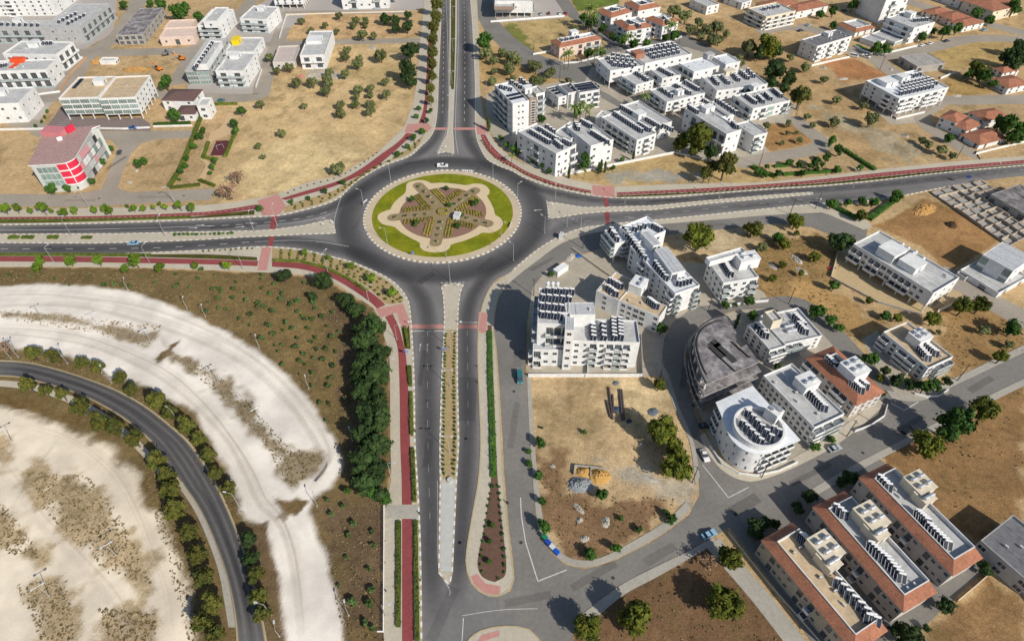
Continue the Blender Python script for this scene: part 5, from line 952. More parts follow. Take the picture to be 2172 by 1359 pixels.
for k, (L, F, R, bxs, sol) in enumerate((((1606, 1143), (1812, 1368), (1892, 1340), [(1742, 1170, 6, 7, 3.4, 4, CREAM), (1750, 1196, 4, 5, 3.0, 2, CREAM)], [(1700, 1140, 1712, 1152, 4), (1776, 1236, 1850, 1312, 7), (1842, 1312, 1858, 1318, 2)]),
        ((1716, 1073), (1915, 1284), (1996, 1258), [(1838, 1106, 6, 7, 3.4, 4, CREAM), (1850, 1134, 4, 5, 3.0, 2, CREAM)], [(1772, 1078, 1790, 1092, 3), (1846, 1158, 1872, 1182, 5), (1880, 1188, 1912, 1226, 6)]),
        ((1813, 1010), (2020, 1206), (2094, 1186), [(1940, 1036, 6, 6, 3.4, 4, CREAM), (1952, 1062, 4, 4, 3.0, 2, CREAM)], [(1866, 1016, 1884, 1034, 4), (1946, 1090, 1966, 1108, 5), (1970, 1118, 2010, 1156, 7)]))):
    B('townhouse_row', TH[k], [V(L, F, R, h=7.7, fl=2, S0='-', S3='w-dwnw-dwbw-dwnw', S1='wdw', wall=(mat('tan_render', (.46, .40, .31), .85, .15, .6), mat('shade_grey_render', (.47, .44, .41), .85, .15, .6), mat('shade_grey_render', (1, 1, 1)))[k], roof='ring', skirt=(2.4, .35, 2.2, 2.2), rh=1.5, oh=.35, deck=(DECKB, DECK, DECK)[k])], boxes=bxs, solar=sol, ac=5, group='terracotta townhouse rows')  # wall colours greyed down: the shade on the long facades is put into them
B('apartment_block', 'dark flat roofed building cut by the lower right edge', [V((2080, 1145), (2190, 1240), (2260, 1180), h=6, fl=2, S3='W-W-W', deck=DECKD, wall=GREYW)], ac=2)
# foundations
fo = [G(1974, 410), G(2139, 524), G(2225, 480), G(2080, 385)]
root = empty('foundation_site', *np.mean(fo, 0)); tag(root, 'roofless grid of concrete foundation walls on the building plot at right', 'foundations'); C = np.mean(fo, 0)
mb = MB(); mb.prism([(x-C[0], y-C[1]) for x, y in fo], 0, .3); link('slab', mb.mesh('slab', CONC), root)
def lerp2(a, b, t): return (a[0]*(1-t)+b[0]*t, a[1]*(1-t)+b[1]*t)
rr = random.Random(4); k_ = 0
for n, (A, Bq, Cq, D) in ((11, (fo[0], fo[1], fo[3], fo[2])), (6, (fo[0], fo[3], fo[1], fo[2]))):
    for i in range(n):
        t = i/(n-1); p, q = Vector(lerp2(A, Bq, t)), Vector(lerp2(Cq, D, t)); d = (q-p).normalized(); nn = Vector((-d.y, d.x))*.18; mb = MB()
        for s in range(6):
            a, b = p.lerp(q, s/6)-Vector(C), p.lerp(q, (s+1)/6)-Vector(C); k_ += 1; mb.prism([tuple(a-nn), tuple(b-nn), tuple(b+nn), tuple(a+nn)], .3, rr.uniform(.7, 1.7))
        if mb.v: link('foundation_wall', mb.mesh('foundation_wall', mat('pale_foundation_concrete', (.44, .37, .28), .95, .2, .7) if i % 2 else mat('brown_foundation_concrete', (.30, .25, .20), .95, .25, .7)), root)
# ---------- trees and plants ----------
def leafmat(name, c, hue, rnd=.28):
    return mat(name, c, .75, .32, 1.3, .2, var2=.15, scale2=.25, hue=(hue, .45), obj_rand=rnd)
LM = {'olive': leafmat('olive_leaves', lin(98, 108, 64, .8), lin(124, 127, 84, .8)), 'street': leafmat('bright_leaves', lin(110, 134, 36, .8), lin(88, 117, 36, .8)),
      'shaggy': leafmat('yellow_green_leaves', lin(106, 109, 34, .8), lin(79, 92, 30, .8)), 'dark': leafmat('dark_leaves', lin(49, 67, 34, .8), lin(63, 86, 41, .8)),
      'garden': leafmat('garden_leaves', lin(74, 110, 38, .8), lin(60, 93, 40, .8)), 'pine': leafmat('pine_needles', lin(100, 98, 42, .8), lin(84, 92, 40, .8)),
      'cypress': leafmat('cypress_leaves', lin(60, 79, 43, .8), lin(76, 93, 50, .8)), 'palm': leafmat('palm_fronds', lin(100, 124, 55, .8), lin(129, 139, 72, .8)),
      'bare': leafmat('dry_twigs', lin(139, 110, 96, .8), lin(158, 129, 100, .8)), 'field': leafmat('sapling_leaves', lin(74, 103, 52, .8), lin(96, 115, 67, .8)),
      'hedge': leafmat('hedge_leaves', lin(86, 105, 38, .8), lin(110, 117, 48, .8)), 'gold': leafmat('golden_shrub_leaves', lin(156, 144, 57, .8), lin(124, 124, 48, .8))}
BARK = mat('bark', (.11, .085, .06), .95, .3, 3)
def leaves(mb, rn, n, clumps, size, nb=.6, stretch=1.0):
    for _ in range(n):
        c, r = clumps[rn.randrange(len(clumps))]
        d = Vector((rn.gauss(0, 1), rn.gauss(0, 1), rn.gauss(0, 1))).normalized(); p = Vector(c)+d*r*(rn.random()**.45)
        nrm = (d*nb+Vector((rn.gauss(0, .5), rn.gauss(0, .5), rn.gauss(.25, .5)))).normalized(); a = nrm.orthogonal().normalized(); a = (Matrix.Rotation(rn.random()*6.28, 3, nrm) @ a); b = nrm.cross(a)
        s = size*rn.uniform(.6, 1.3); mb.quad([p-a*s*stretch-b*s*.6, p+a*s*.2-b*s*.75, p+a*s*stretch, p-a*s*.1+b*s*.75])
def blob(mb, c, r, rn, seg=7, rg=5, flat=1.0):
    n0 = len(mb.v); jit = {}
    for i in range(rg+1):
        th = math.pi*i/rg
        for j in range(seg):
            ph = 2*math.pi*j/seg; k = r*rn.uniform(.8, 1.1); mb.v.append((c[0]+k*math.sin(th)*math.cos(ph), c[1]+k*math.sin(th)*math.sin(ph), c[2]+k*flat*math.cos(th)))
    for i in range(rg):
        for j in range(seg):
            a, b = n0+i*seg+j, n0+i*seg+(j+1) % seg; mb.f.append((a, a+seg, b+seg, b)); mb.m.append(0)
CROWN = {}; TRUNK = {}
def crown(kind, var):
    """unit crown: radius 1, base of the crown at its own z; returns mesh and height factor"""
    key = (kind, var)
    if key in CROWN: return CROWN[key]
    rn = random.Random(hash(kind) % 1000 if False else sum(map(ord, kind))*7+var); mb = MB(); C = []
    if kind in ('olive', 'street', 'dark', 'garden', 'shaggy', 'pine', 'bare', 'field'):
        zc, fl, n, sz, nc = dict(olive=(1.0, .72, 1000, .10, 18), street=(1.35, .9, 560, .14, 13), dark=(1.15, .9, 1200, .085, 22), garden=(1.1, .9, 1000, .10, 18), shaggy=(1.1, .85, 1900, .075, 26), pine=(1.25, .8, 1300, .08, 22), bare=(1.0, .8, 260, .09, 16), field=(.75, .75, 260, .2, 7))[kind]
        for _ in range(nc):
            d = Vector((rn.gauss(0, 1), rn.gauss(0, 1), rn.gauss(.15, .8))).normalized(); q = rn.uniform(.35, .74)
            C.append(((d.x*q, d.y*q, zc+d.z*q*fl), rn.uniform(.24, .42)))
        if kind != 'bare':
            for c, r in C: blob(mb, c, r*.72, rn, 6, 4)
            blob(mb, (0, 0, zc), .5, rn, 8, 5, fl)
        leaves(mb, rn, n, C, sz, .7, 1.5 if kind in ('shaggy', 'pine') else 1.0)
    elif kind == 'cypress':
        for i in range(14):
            z = .4+i*.42; r = .85*math.sin(math.pi*min(1, (i+2.5)/16.5))**.7; C.append(((rn.uniform(-.12, .12), rn.uniform(-.12, .12), z), max(.25, r))); blob(mb, C[-1][0], max(.2, r*.75), rn, 6, 4)
        leaves(mb, rn, 520, C, .2, .8, 1.5)
    elif kind == 'palm':
        for i in range(22):
            a = rn.random()*6.28; e = rn.uniform(-.2, 1.1); p = Vector((0, 0, 2.6)); d = Vector((math.cos(a)*math.cos(e), math.sin(a)*math.cos(e), math.sin(e))); w = Vector((-math.sin(a), math.cos(a), 0))
            for s in range(4):
                q = p+d*.3; k = .16*(1-s/5); mb.quad([p-w*k, q-w*k*.85+Vector((0, 0, -.05)), q, p+Vector((0, 0, .04))]); mb.quad([p+Vector((0, 0, .04)), q, q+w*k*.85+Vector((0, 0, -.05)), p+w*k]); p = q; d = (d+Vector((0, 0, -.42))).normalized()
        blob(mb, (0, 0, 2.55), .18, rn, 6, 4)
    CROWN[key] = mb.mesh('crown', LM[kind]); return CROWN[key]
def trunk(kind, var):
    key = (kind, var)
    if key in TRUNK: return TRUNK[key]
    rn = random.Random(var+50); mb = MB(); top = {'palm': 2.55, 'cypress': 1.2}.get(kind, .8); r0 = .07 if kind == 'palm' else .09
    p = Vector((0, 0, -.02)); lean = Vector((rn.uniform(-.1, .1), rn.uniform(-.1, .1), 0))
    q = p+Vector((0, 0, top))+lean*(.3 if kind in ('palm', 'cypress') else 1); mb.tube(p, q, r0, r0*.65, 7)
    if kind not in ('palm', 'cypress'):
        for i in range(4):
            a = i*1.57+rn.random(); mb.tube(q-Vector((0, 0, .05)), q+Vector((math.cos(a)*.5, math.sin(a)*.5, rn.uniform(.3, .6))), r0*.55, r0*.2, 5)
    TRUNK[key] = mb.mesh('trunk', BARK); return TRUNK[key]
ZCEN = dict(olive=1.0, street=1.35, dark=1.15, garden=1.1, shaggy=1.1, pine=1.25, bare=1.0, field=.75, cypress=3.2, palm=2.55)
NAMES = dict(olive='olive_tree', street='street_tree', dark='dark_tree', garden='garden_tree', shaggy='acacia_tree', pine='pine_tree', bare='leafless_tree', field='sapling', cypress='cypress', palm='palm_tree')
def pscale(u, v): return FP*(SP+(v-679.5)/FP*CP)/HC
TREES = {}
def tree(kind, u, v, rp, label, group=None, tall=1.0):
    r = rp/pscale(u, v)*(1.1 if kind in ('pine', 'shaggy') else 1.1); x, y = G(u, v, ZCEN[kind]*r*tall); var = random.randrange(4)
    o = empty(NAMES[kind], x, y, 0, random.random()*6.28); o.scale = (r, r*random.uniform(.88, 1.08), r*tall*random.uniform(.94, 1.08)); tag(o, label, 'sapling' if kind == 'field' else 'tree', group)
    link('trunk', trunk(kind, var), o); link('crown', crown(kind, var), o); return o
def trees(kind, pts, fmt, group, tall=1.0):
    """fmt has a {o} slot for the ordinal, read from the left of the photo"""
    pts = sorted(pts)
    for i, p in enumerate(pts): tree(p[3] if len(p) > 3 and isinstance(p[3], str) else kind, p[0], p[1], p[2], fmt.format(o=ordw(i)), group, tall)
trees('street', [(8, 442, 11), (33, 441, 10), (62, 446, 7), (90, 442, 12), (109, 446, 6), (132, 449, 10), (157, 444, 9), (198, 445, 8), (218, 439, 9), (231, 446, 9), (269, 436, 5), (282, 441, 8), (302, 441, 7), (326, 439, 6), (339, 432, 5), (349, 439, 7), (380, 435, 10), (403, 440, 10)], '{o} small street tree from the left above the western red cycle path', 'street trees above the western road')
trees('street', [(81, 551, 12), (77, 567, 12), (146, 551, 12), (207, 551, 12), (286, 552, 14), (267, 569, 11), (340, 566, 12), (412, 562, 8), (481, 561, 10)], '{o} round street tree from the left below the western road', 'street trees below the western road')
trees('street', [(648, 535, 8), (697, 545, 7), (742, 561, 9), (787, 587, 11), (833, 620, 11)], '{o} young tree from the left in the bed left of the south road', 'young trees in the south-west bed')
trees('dark', [(603, 582, 17), (687, 595, 21), (663, 627, 11), (734, 632, 17)], '{o} dark tree from the left below the curved red cycle path', 'dark trees below the curved cycle path')
trees('garden', [(618, 427, 6), (653, 419, 6), (690, 405, 7), (727, 386, 7), (878, 292, 8), (895, 277, 8), (864, 310, 7), (843, 325, 7), (888, 229, 6), (883, 246, 6), (913, 235, 6), (905, 255, 7), (550, 440, 8)], '{o} small tree from the left in the north-west verge beds', 'small trees of the north-west verge')
trees('pine', [(926, 8, 13), (924, 32, 13), (921, 58, 13), (919, 84, 12), (917, 110, 12), (916, 136, 11), (915, 162, 10), (914, 187, 9), (913, 210, 8)][::-1], '{o} tall tree counted from the roundabout in the row left of the north road', 'tall row along the north road', 1.5)
trees('dark', [(868, 105, 21), (863, 148, 22), (868, 170, 16), (818, 37, 13), (840, 42, 12), (840, 58, 11), (863, 55, 13), (865, 32, 10)], '{o} dark tree from the left at the right edge of the olive lot', 'dark trees beside the north road')
trees('olive', [(719, 34, 9), (638, 46, 8), (689, 54, 8), (659, 64, 8), (713, 66, 8), (754, 44, 10), (748, 54, 8), (775, 45, 9), (774, 55, 6), (769, 74, 12), (794, 75, 9)], '{o} olive tree from the left on the upper lot beside the north road', 'olive trees on the upper lot')
trees('olive', [(735, 107, 11), (732, 121, 11), (760, 124, 10), (757, 137, 12), (808, 117, 15), (730, 155, 12), (698, 155, 11), (694, 172, 15), (662, 174, 13), (629, 175, 12), (692, 194, 12), (817, 172, 10), (760, 190, 12), (787, 187, 10), (757, 205, 9), (784, 201, 9), (755, 221, 10), (784, 220, 11), (785, 236, 12), (722, 239, 12), (724, 222, 10), (819, 201, 11), (644, 224, 8), (597, 281, 11), (553, 222, 10), (547, 309, 8), (558, 332, 7), (613, 142, 12), (585, 150, 10), (572, 122, 10), (713, 357, 15), (724, 353, 12)], '{o} olive tree from the left on the large tan lot', 'olive trees on the large tan lot')
trees('garden', [(351, 175, 16), (368, 240, 15), (377, 25, 19), (420, 35, 12), (392, 16, 14), (262, 10, 10), (109, 400, 12), (141, 400, 9), (194, 385, 8), (216, 342, 9), (236, 314, 7), (166, 397, 5), (292, 346, 11), (304, 340, 9), (340, 10, 12), (318, 6, 9), (75, 230, 3), (100, 236, 4), (95, 248, 4), (88, 258, 4), (76, 268, 5)], '{o} green tree or bush from the left among the upper left buildings', 'trees among the upper left buildings')
trees('garden', [(422, 287, 9), (410, 310, 8), (395, 335, 7), (392, 350, 7), (382, 362, 8), (497, 262, 11), (455, 340, 8), (450, 354, 7), (445, 366, 5), (380, 380, 4), (510, 234, 11), (500, 277, 9), (431, 276, 7)], '{o} park tree from the left around the sandy path and red court', 'trees of the small park')
tree('bare', 482, 400, 24, 'sprawling brown leafless bush at the end of the western side street')
tree('bare', 500, 372, 18, 'grey brown dry bush on the tan lot below the park')
trees('olive', [(1030, 88, 21, 'garden'), (1032, 112, 14), (1046, 126, 11), (1086, 122, 16), (1082, 144, 14), (1065, 110, 11), (1137, 142, 14), (1167, 152, 13), (1135, 172, 15), (1125, 135, 10), (1206, 171, 8), (1049, 151, 8), (1046, 170, 11), (1088, 164, 8), (1100, 128, 11), (1152, 170, 9), (1148, 252, 11, 'garden')], '{o} bushy tree from the left on the dry ground behind the tall tower', 'bushy trees right of the north road')
trees('palm', [(1207, 115, 11), (1198, 120, 10), (1370, 203, 11), (1218, 230, 12), (1232, 226, 13), (1243, 232, 10), (1252, 226, 9), (1252, 22, 15), (1258, 34, 13), (1334, 78, 12), (1424, 56, 14), (1262, 110, 11), (1272, 108, 10), (1218, 58, 9), (1240, 382-20, 7), (1160, 322, 8), (1085, 330, 7)], '{o} palm tree from the left among the houses of the upper right quarter', 'palms of the upper right quarter')
trees('garden', [(1248, 112, 11), (1278, 112, 8), (1255, 48, 15), (1278, 62, 11), (1300, 78, 10), (1345, 92, 12), (1320, 84, 12), (1372, 90, 9), (1432, 72, 13), (1412, 80, 9), (1240, 38, 12), (1225, 240, 10), (1088, 316, 9), (1100, 322, 8), (1128, 340, 8), (1150, 352, 8), (1166, 360, 9), (1178, 364, 6), (1245, 336, 14), (1240, 350, 13), (1300, 356, 7), (1320, 338, 7), (1062, 292, 7), (1074, 306, 8)], '{o} garden tree from the left around the upper right apartments', 'garden trees of the upper right apartments')
trees('cypress', [(1130, 322, 4), (1095, 312, 4), (1275, 352, 4.5), (1284, 354, 4), (1270, 356, 4), (1365, 64, 4), (1036, 262, 5), (1207, 366, 4), (1344, 330, 3.6)], '{o} slim cypress from the left between the upper right blocks', 'cypresses of the upper right quarter')
tree('shaggy', 1476, 290, 32, 'largest bright green tree in front of the angled white block', tall=1.1); tree('shaggy', 1442, 306, 15, 'smaller green tree left of the largest bright green tree', tall=1.1)
trees('pine', [(1507, 322, 17, 'dark'), (1540, 345, 24), (1495, 368, 14), (1552, 338, 15), (1512, 350, 14)], '{o} feathery grey green tree from the left on the lot above the east road', 'feathery trees above the east road', 1.25)
trees('dark', [(1590, 100, 18, 'olive'), (1632, 95, 24, 'shaggy'), (1647, 148, 23), (1675, 165, 17), (1666, 187, 12), (1700, 200, 23, 'pine'), (1610, 112, 14), (1646, 108, 16), (1640, 172, 14)], '{o} big tree from the left in the dark clump right of the housing court', 'big trees right of the housing court', 1.05)
trees('olive', [(1676, 122, 9), (1709, 142, 11), (1749, 169, 10), (1776, 212, 10), (1832, 224, 10), (1847, 252, 18), (1772, 257, 13), (1712, 247, 9), (1725, 265, 8), (1697, 298, 8), (1660, 303, 6), (1671, 282, 6), (1625, 266, 9), (1672, 262, 9), (1690, 281, 5), (1956, 297, 11), (1969, 307, 10), (1999, 318, 13), (2019, 330, 10)], '{o} round olive bush from the left on the dry lot right of the court', 'olive bushes on the right dry lot')
trees('olive', [(1575, 134, 8), (1525, 85, 12), (1510, 87, 12), (1570, 122, 8), (1430, 22, 15), (1455, 35, 15), (1465, 62, 13), (1497, 60, 15), (1522, 57, 16), (1512, 80, 13), (1482, 48, 11), (1542, 72, 10), (1486, 78, 9)], '{o} olive tree from the left on the tan ground near the top right', 'olive trees near the top right')
trees('garden', [(1626, 354, 7), (1675, 344, 9), (1696, 349, 8), (1732, 342, 12), (1755, 334, 11), (1780, 318, 12), (1704, 366, 9), (1651, 368, 9), (1777, 358, 9), (1825, 356, 8), (1732, 359, 7), (1765, 299, 12), (1607, 364, 11), (1622, 368, 9), (1718, 352, 8), (1745, 350, 7)], '{o} green tree from the left in the triangular park by the east road', 'trees of the triangular park')
trees('garden', [(2140, 265, 22), (2122, 262, 16), (2155, 288, 17), (2015, 290, 11), (2074, 145, 18, 'shaggy'), (2087, 162, 15), (2055, 158, 11), (2160, 118, 20, 'dark'), (2150, 138, 14, 'dark'), (2168, 98, 17, 'dark'), (2138, 120, 16, 'dark'), (1860, 100, 13), (1880, 104, 11), (1769, 22, 11), (1740, 28, 9), (1810, 10, 12), (2004, 68, 13), (2030, 60, 11), (1957, 77, 10), (2072, 28, 11), (2100, 40, 11), (2152, 15, 15), (1769, 52, 9), (1980, 66, 8), (2166, 270, 16), (2106, 178, 10)], '{o} garden tree from the left among the houses of the top right corner', 'garden trees of the top right corner', 1.1)
trees('shaggy', [(1483, 502, 31), (1597, 484, 20), (1620, 523, 13, 'olive'), (1688, 468, 19), (1652, 503, 13, 'garden'), (1666, 517, 14), (1784, 507, 27, 'dark'), (1729, 543, 13), (1769, 606, 13, 'garden'), (1724, 659, 15, 'garden'), (1844, 637, 9), (1690, 494, 7), (1660, 560, 9), (1700, 580, 8), (1640, 590, 9)], '{o} tree from the left on the rough lots below the east road', 'trees on the lots below the east road')
trees('garden', [(1764, 431, 13), (1799, 430, 9), (1829, 425, 11), (1855, 427, 12), (1904, 416, 13), (1829, 456, 14, 'shaggy'), (1894, 424, 9)], '{o} tree from the left in the hedged garden below the east road', 'trees of the hedged garden')
trees('shaggy', [(2079, 647, 21), (2042, 650, 22), (2149, 694, 22, 'garden'), (2089, 700, 14, 'olive'), (2122, 757, 17), (2139, 729, 12, 'olive'), (1979, 676, 17), (1736, 663, 17, 'garden'), (1764, 680, 15, 'garden'), (1779, 694, 12, 'garden'), (1879, 667, 12, 'garden'), (1904, 674, 10), (1991, 704, 7, 'olive')], '{o} bushy tree from the left around the dry lots at the right edge', 'bushy trees at the right edge')
trees('dark', [(1846, 762, 19, 'garden'), (1879, 786, 12), (1904, 806, 16), (1929, 813, 14), (1961, 821, 18, 'garden'), (1986, 816, 14, 'garden'), (2009, 808, 11), (1868, 800, 9, 'shaggy'), (1871, 833, 9), (1651, 776, 10), (1731, 946, 12, 'garden'), (1764, 930, 9, 'garden')], '{o} dense tree from the left at the feet of the lower right blocks', 'dense trees around the lower right blocks')
trees('shaggy', [(2089, 863, 28), (2029, 903, 36, 'garden'), (1966, 937, 32)], '{o} large round tree from the left along the street to the right edge', 'large trees along the east street', 1.1)
trees('garden', [(1146, 937, 14), (1121, 956, 7), (1123, 981, 9), (1142, 1006, 11), (1150, 1062, 11), (1153, 1114, 19), (1277, 1048, 16), (1251, 1173, 15), (1306, 1162, 13), (1426, 1101, 12), (1413, 1086, 9), (1356, 1121, 9), (1317, 1098, 7), (1240, 915, 6), (1149, 907, 4)], '{o} green bush from the left on the central building lot', 'green bushes on the central lot')
trees('shaggy', [(1408, 917, 33), (1436, 987, 34), (1434, 950, 24), (1397, 816, 16)], '{o} yellow green acacia from the left along the right side of the central lot', 'acacias on the central lot')
trees('shaggy', [(1545, 1183, 31), (1501, 1190, 23, 'bare'), (1601, 1121, 22, 'dark'), (1622, 1107, 17, 'dark'), (1345, 1310, 38), (1540, 1277, 40), (1248, 1332, 32), (1645, 1110, 12, 'dark')], '{o} tree from the left on the brown lot at the bottom', 'trees on the bottom lot')
trees('dark', [(1719, 1053, 19), (1692, 1077, 14), (1803, 1011, 20), (1785, 1022, 13), (2005, 1282, 20), (1924, 1346, 32), (2092, 1204, 16), (1966, 1330, 10)], '{o} dark tree from the left between the terracotta townhouse rows', 'dark trees among the townhouses')
trees('garden', [(1403, 696, 15), (1168, 581, 8), (1598, 668, 12), (1590, 636, 12), (1538, 645, 11), (1560, 646, 6), (1480, 640, 6)], '{o} green shrub tree from the left in the yards of the white court', 'shrub trees in the white court yards')
tree('cypress', 1564, 680, 5, 'single dark cypress behind the weathered concrete frame', tall=1.3)
trees('dark', [(758, 655, 20), (792, 690, 26), (772, 722, 28), (802, 742, 26), (766, 768, 28), (796, 792, 32), (770, 824, 30), (802, 842, 28), (774, 872, 30), (804, 892, 26), (770, 922, 30), (800, 942, 30), (776, 972, 30), (806, 992, 26), (780, 1022, 28), (808, 1046, 20), (738, 642, 15), (785, 756, 22), (785, 908, 24), (760, 700, 18), (764, 1000, 22), (760, 796, 20), (812, 868, 16), (814, 774, 15), (790, 1048, 18, 'garden'), (816, 1056, 15, 'garden'), (735, 1040, 9, 'garden')], '{o} dark tree from the left in the dense strip beside the south footpath', 'dense dark trees beside the south footpath')
trees('pine', [(65, 746, 17), (112, 754, 15), (171, 767, 16), (209, 776, 15), (252, 800, 15), (277, 825, 14), (332, 850, 20), (359, 875, 18), (395, 900, 21), (422, 927, 17), (12, 735, 14, 'bare'), (440, 966, 19), (456, 1000, 17), (486, 1037, 19)], '{o} tree from the left along the outer side of the curved road', 'trees outside the curved road', 1.3)
trees('pine', [(57, 815, 16), (94, 829, 13), (131, 836, 13), (170, 860, 21), (210, 892, 20), (242, 907, 20), (282, 927, 20), (330, 972, 21), (358, 1008, 19), (362, 1040, 21), (370, 1084, 24), (402, 1132, 22), (418, 1176, 22), (430, 1222, 22), (447, 1276, 24), (430, 1322, 24), (455, 1350, 22)], '{o} tree from the left along the inner side of the curved road', 'trees inside the curved road', 1.3)
trees('dark', [(526, 1142, 20), (530, 1182, 20), (540, 1218, 22, 'pine'), (546, 1262, 22, 'pine'), (556, 1302, 20, 'pine')], '{o} tree from the left on the strip between curved road and white track', 'trees between the road and the track')
trees('field', [(750, 1111, 9), (788, 1249, 10), (783, 1281, 11), (748, 1276, 11), (693, 1059, 6), (703, 1091, 8), (783, 1206, 7), (790, 1126, 7), (740, 1134, 7), (793, 1154, 7), (728, 1074, 7), (775, 1322, 9), (790, 1332, 8), (718, 1240, 5), (735, 1182, 6)], '{o} green sapling from the left on the brown strip beside the white railing', 'saplings on the lower brown strip')
FS = [(75, 200), (140, 235), (205, 135), (290, 180), (350, 245), (415, 305), (255, 335), (310, 385), (85, 345), (440, 380), (505, 460), (560, 285), (605, 365), (500, 215), (350, 465), (225, 520), (350, 540), (520, 560), (640, 455), (680, 580), (490, 635), (480, 760), (640, 790), (650, 700), (610, 870), (480, 870), (620, 1020), (150, 425), (40, 465), (400, 600), (420, 690), (570, 640), (160, 530), (20, 160), (120, 90), (350, 150)]
fs = [(543+a/4, 600+b/4, random.uniform(4, 7.5)) for a, b in FS]+[(a/4, 600+b/4, random.uniform(4, 7)) for a, b in ((1490, 30), (1605, 35), (1870, 45), (1980, 45), (1845, 125), (1985, 115), (2085, 145), (1850, 210), (1750, 240), (2125, 265), (960, 10), (590, 15), (880, 12), (1030, 15), (1100, 25))]+[(543+a/4, 330+b/4, random.uniform(4, 6.5)) for a, b in ((45, 1045), (155, 1080), (210, 1210), (290, 1255), (80, 1275), (140, 1310), (360, 1320), (510, 1290))]+[(u, v, random.uniform(3, 5)) for u, v in ((20, 583), (66, 585), (115, 590), (190, 588), (248, 596), (300, 585), (330, 600), (372, 580), (420, 590), (455, 583), (500, 598), (520, 620), (470, 620), (440, 640), (480, 655), (530, 690), (560, 720), (590, 745), (600, 700), (620, 640), (645, 600))]
fs += [(u+random.uniform(-7, 7), v+random.uniform(-5, 5), random.uniform(4.5, 7)) for u, v in ((450, 610), (490, 635), (560, 610), (600, 625), (640, 670), (660, 720), (690, 740), (700, 800), (680, 850), (640, 770), (600, 770), (570, 690), (540, 650), (510, 672), (585, 655), (620, 735), (665, 680), (715, 700), (725, 850), (690, 890), (660, 640), (700, 660), (550, 580), (590, 592), (430, 575), (380, 605))]
trees('field', fs, '{o} dark green sapling from the left in the planted brown field', 'saplings in the planted field')
trees('garden', [Z(1122, 372)+(6,), Z(722, 497)+(7.5,), Z(1460, 540)+(9,), Z(775, 778)+(7.5,), Z(1258, 805)+(8,), Z(1150, 560)+(6.5,), Z(1300, 680)+(5,)], '{o} small green tree from the left in the mauve gravel of the roundabout', 'trees of the roundabout beds')
tp = []
for d, n_, L in ARMDIR:
    for t in (.35, .55, .76, .96):
        p = Vector(CI)+d*L*t; yc = p.y*CP+HC*SP; tp.append((1086+FP*p.x/yc, 679.5+FP*(-p.y*SP+HC*CP)/yc-2, 4.2))
trees('olive', tp, '{o} tiny tree from the left on the gravel walks of the roundabout', 'tiny trees of the roundabout walks')
ringm = mat('pale_tree_ring', lin(226, 206, 160, .8), .9, .1)
for k, p in enumerate(tp):
    x, y = G(p[0], p[1]+2); mb = MB(); mb.flat([(x+1.1*math.cos(a), y+1.1*math.sin(a)) for a in np.linspace(0, 6.28, 15)[:-1]], .345+.0002*k); struct('tree_ring', mb, ringm)
# shrubs: one bushy mesh, many individuals
def shrub_mesh(kind, var):
    key = ('shrub', kind, var)
    if key not in CROWN:
        rn = random.Random(var+9); mb = MB(); C = []
        for _ in range(7):
            a = rn.random()*6.28; q = rn.uniform(.1, .55); C.append(((q*math.cos(a), q*math.sin(a), rn.uniform(.3, .8)), rn.uniform(.3, .45)))
        for c, r in C: blob(mb, c, r*.8, rn, 6, 4)
        leaves(mb, rn, 150, C, .2, .8); CROWN[key] = mb.mesh('shrub', LM[kind])
    return CROWN[key]
SHN = 0
def shrubs(pts, r, label, group, kind='hedge', h=1.0, cat='shrub'):
    global SHN
    for p in pts:
        SHN += 1; o = link('shrub', shrub_mesh(kind, random.randrange(3))); s = r*random.uniform(.8, 1.25)
        o.location = (p[0]+random.uniform(-.15, .15), p[1]+random.uniform(-.15, .15), .1); o.rotation_euler = (0, 0, random.random()*6.28); o.scale = (s, s, s*h); tag(o, label, cat, group)
def along(px, step, n=5):
    c = [Vector(p) for p in GL(sm(px, n))]; out = []; acc = 0
    for a, b in zip(c, c[1:]):
        L = (b-a).length; s = -acc
        while s+step <= L: s += step; out.append(tuple(a.lerp(b, s/L)))
        acc = L-s
    return out
for side, pl in (('left', [(945.5, 702), (943, 800), (941, 940), (941, 1014)]), ('right', [(965, 702), (964, 800), (965, 940), (962, 1014)])):
    shrubs(along(pl, 1.55), .62, f'round green shrub in the {side} row of the south median', f'{side} shrub row of the south median', 'garden')
for side, pl in (('left', [(1043, 1020), (1036, 1080), (1024, 1160), (1019, 1200), (1032, 1226)]), ('right', [(1056, 1020), (1062, 1090), (1070, 1180), (1068, 1215), (1052, 1230)])):
    shrubs(along(pl, 2.1), .62, f'low shrub in the {side} row of the teardrop island', f'{side} shrub row of the teardrop island', 'garden')
trees('garden', [(1043, 1112, 7), (1038, 1148, 7), (1037, 1190, 7.5), (1045, 1030, 5)], '{o} small tree from the left in the mulch of the teardrop island', 'trees of the teardrop island')
shrubs([G(372+9.3*i, 499.5-.2*i) for i in range(14)], .9, 'round shrub in the western median row', 'western median shrubs', 'garden')
sw_in = [(577, 527), (643, 533), (693, 545), (743, 558), (793, 580), (830, 602), (852, 630)]; sw_out = [(577, 552), (640, 553), (690, 566), (740, 588), (785, 615), (820, 645), (850, 644)]
A_, B_ = GL(sm(sw_in, 8)), GL(sm(sw_out, 8)); SWS = []
for t in (.14, .38, .62, .86):
    q = [Vector(a).lerp(Vector(b), t) for a, b in zip(A_, B_)]; acc = 0
    for a, b in zip(q, q[1:]):
        acc += (b-a).length
        if acc > 2.9: SWS.append(tuple(b)); acc = 0
shrubs(SWS, .75, 'dusty low shrub in the sandy bed left of the south road', 'shrubs of the south-west bed', 'hedge')
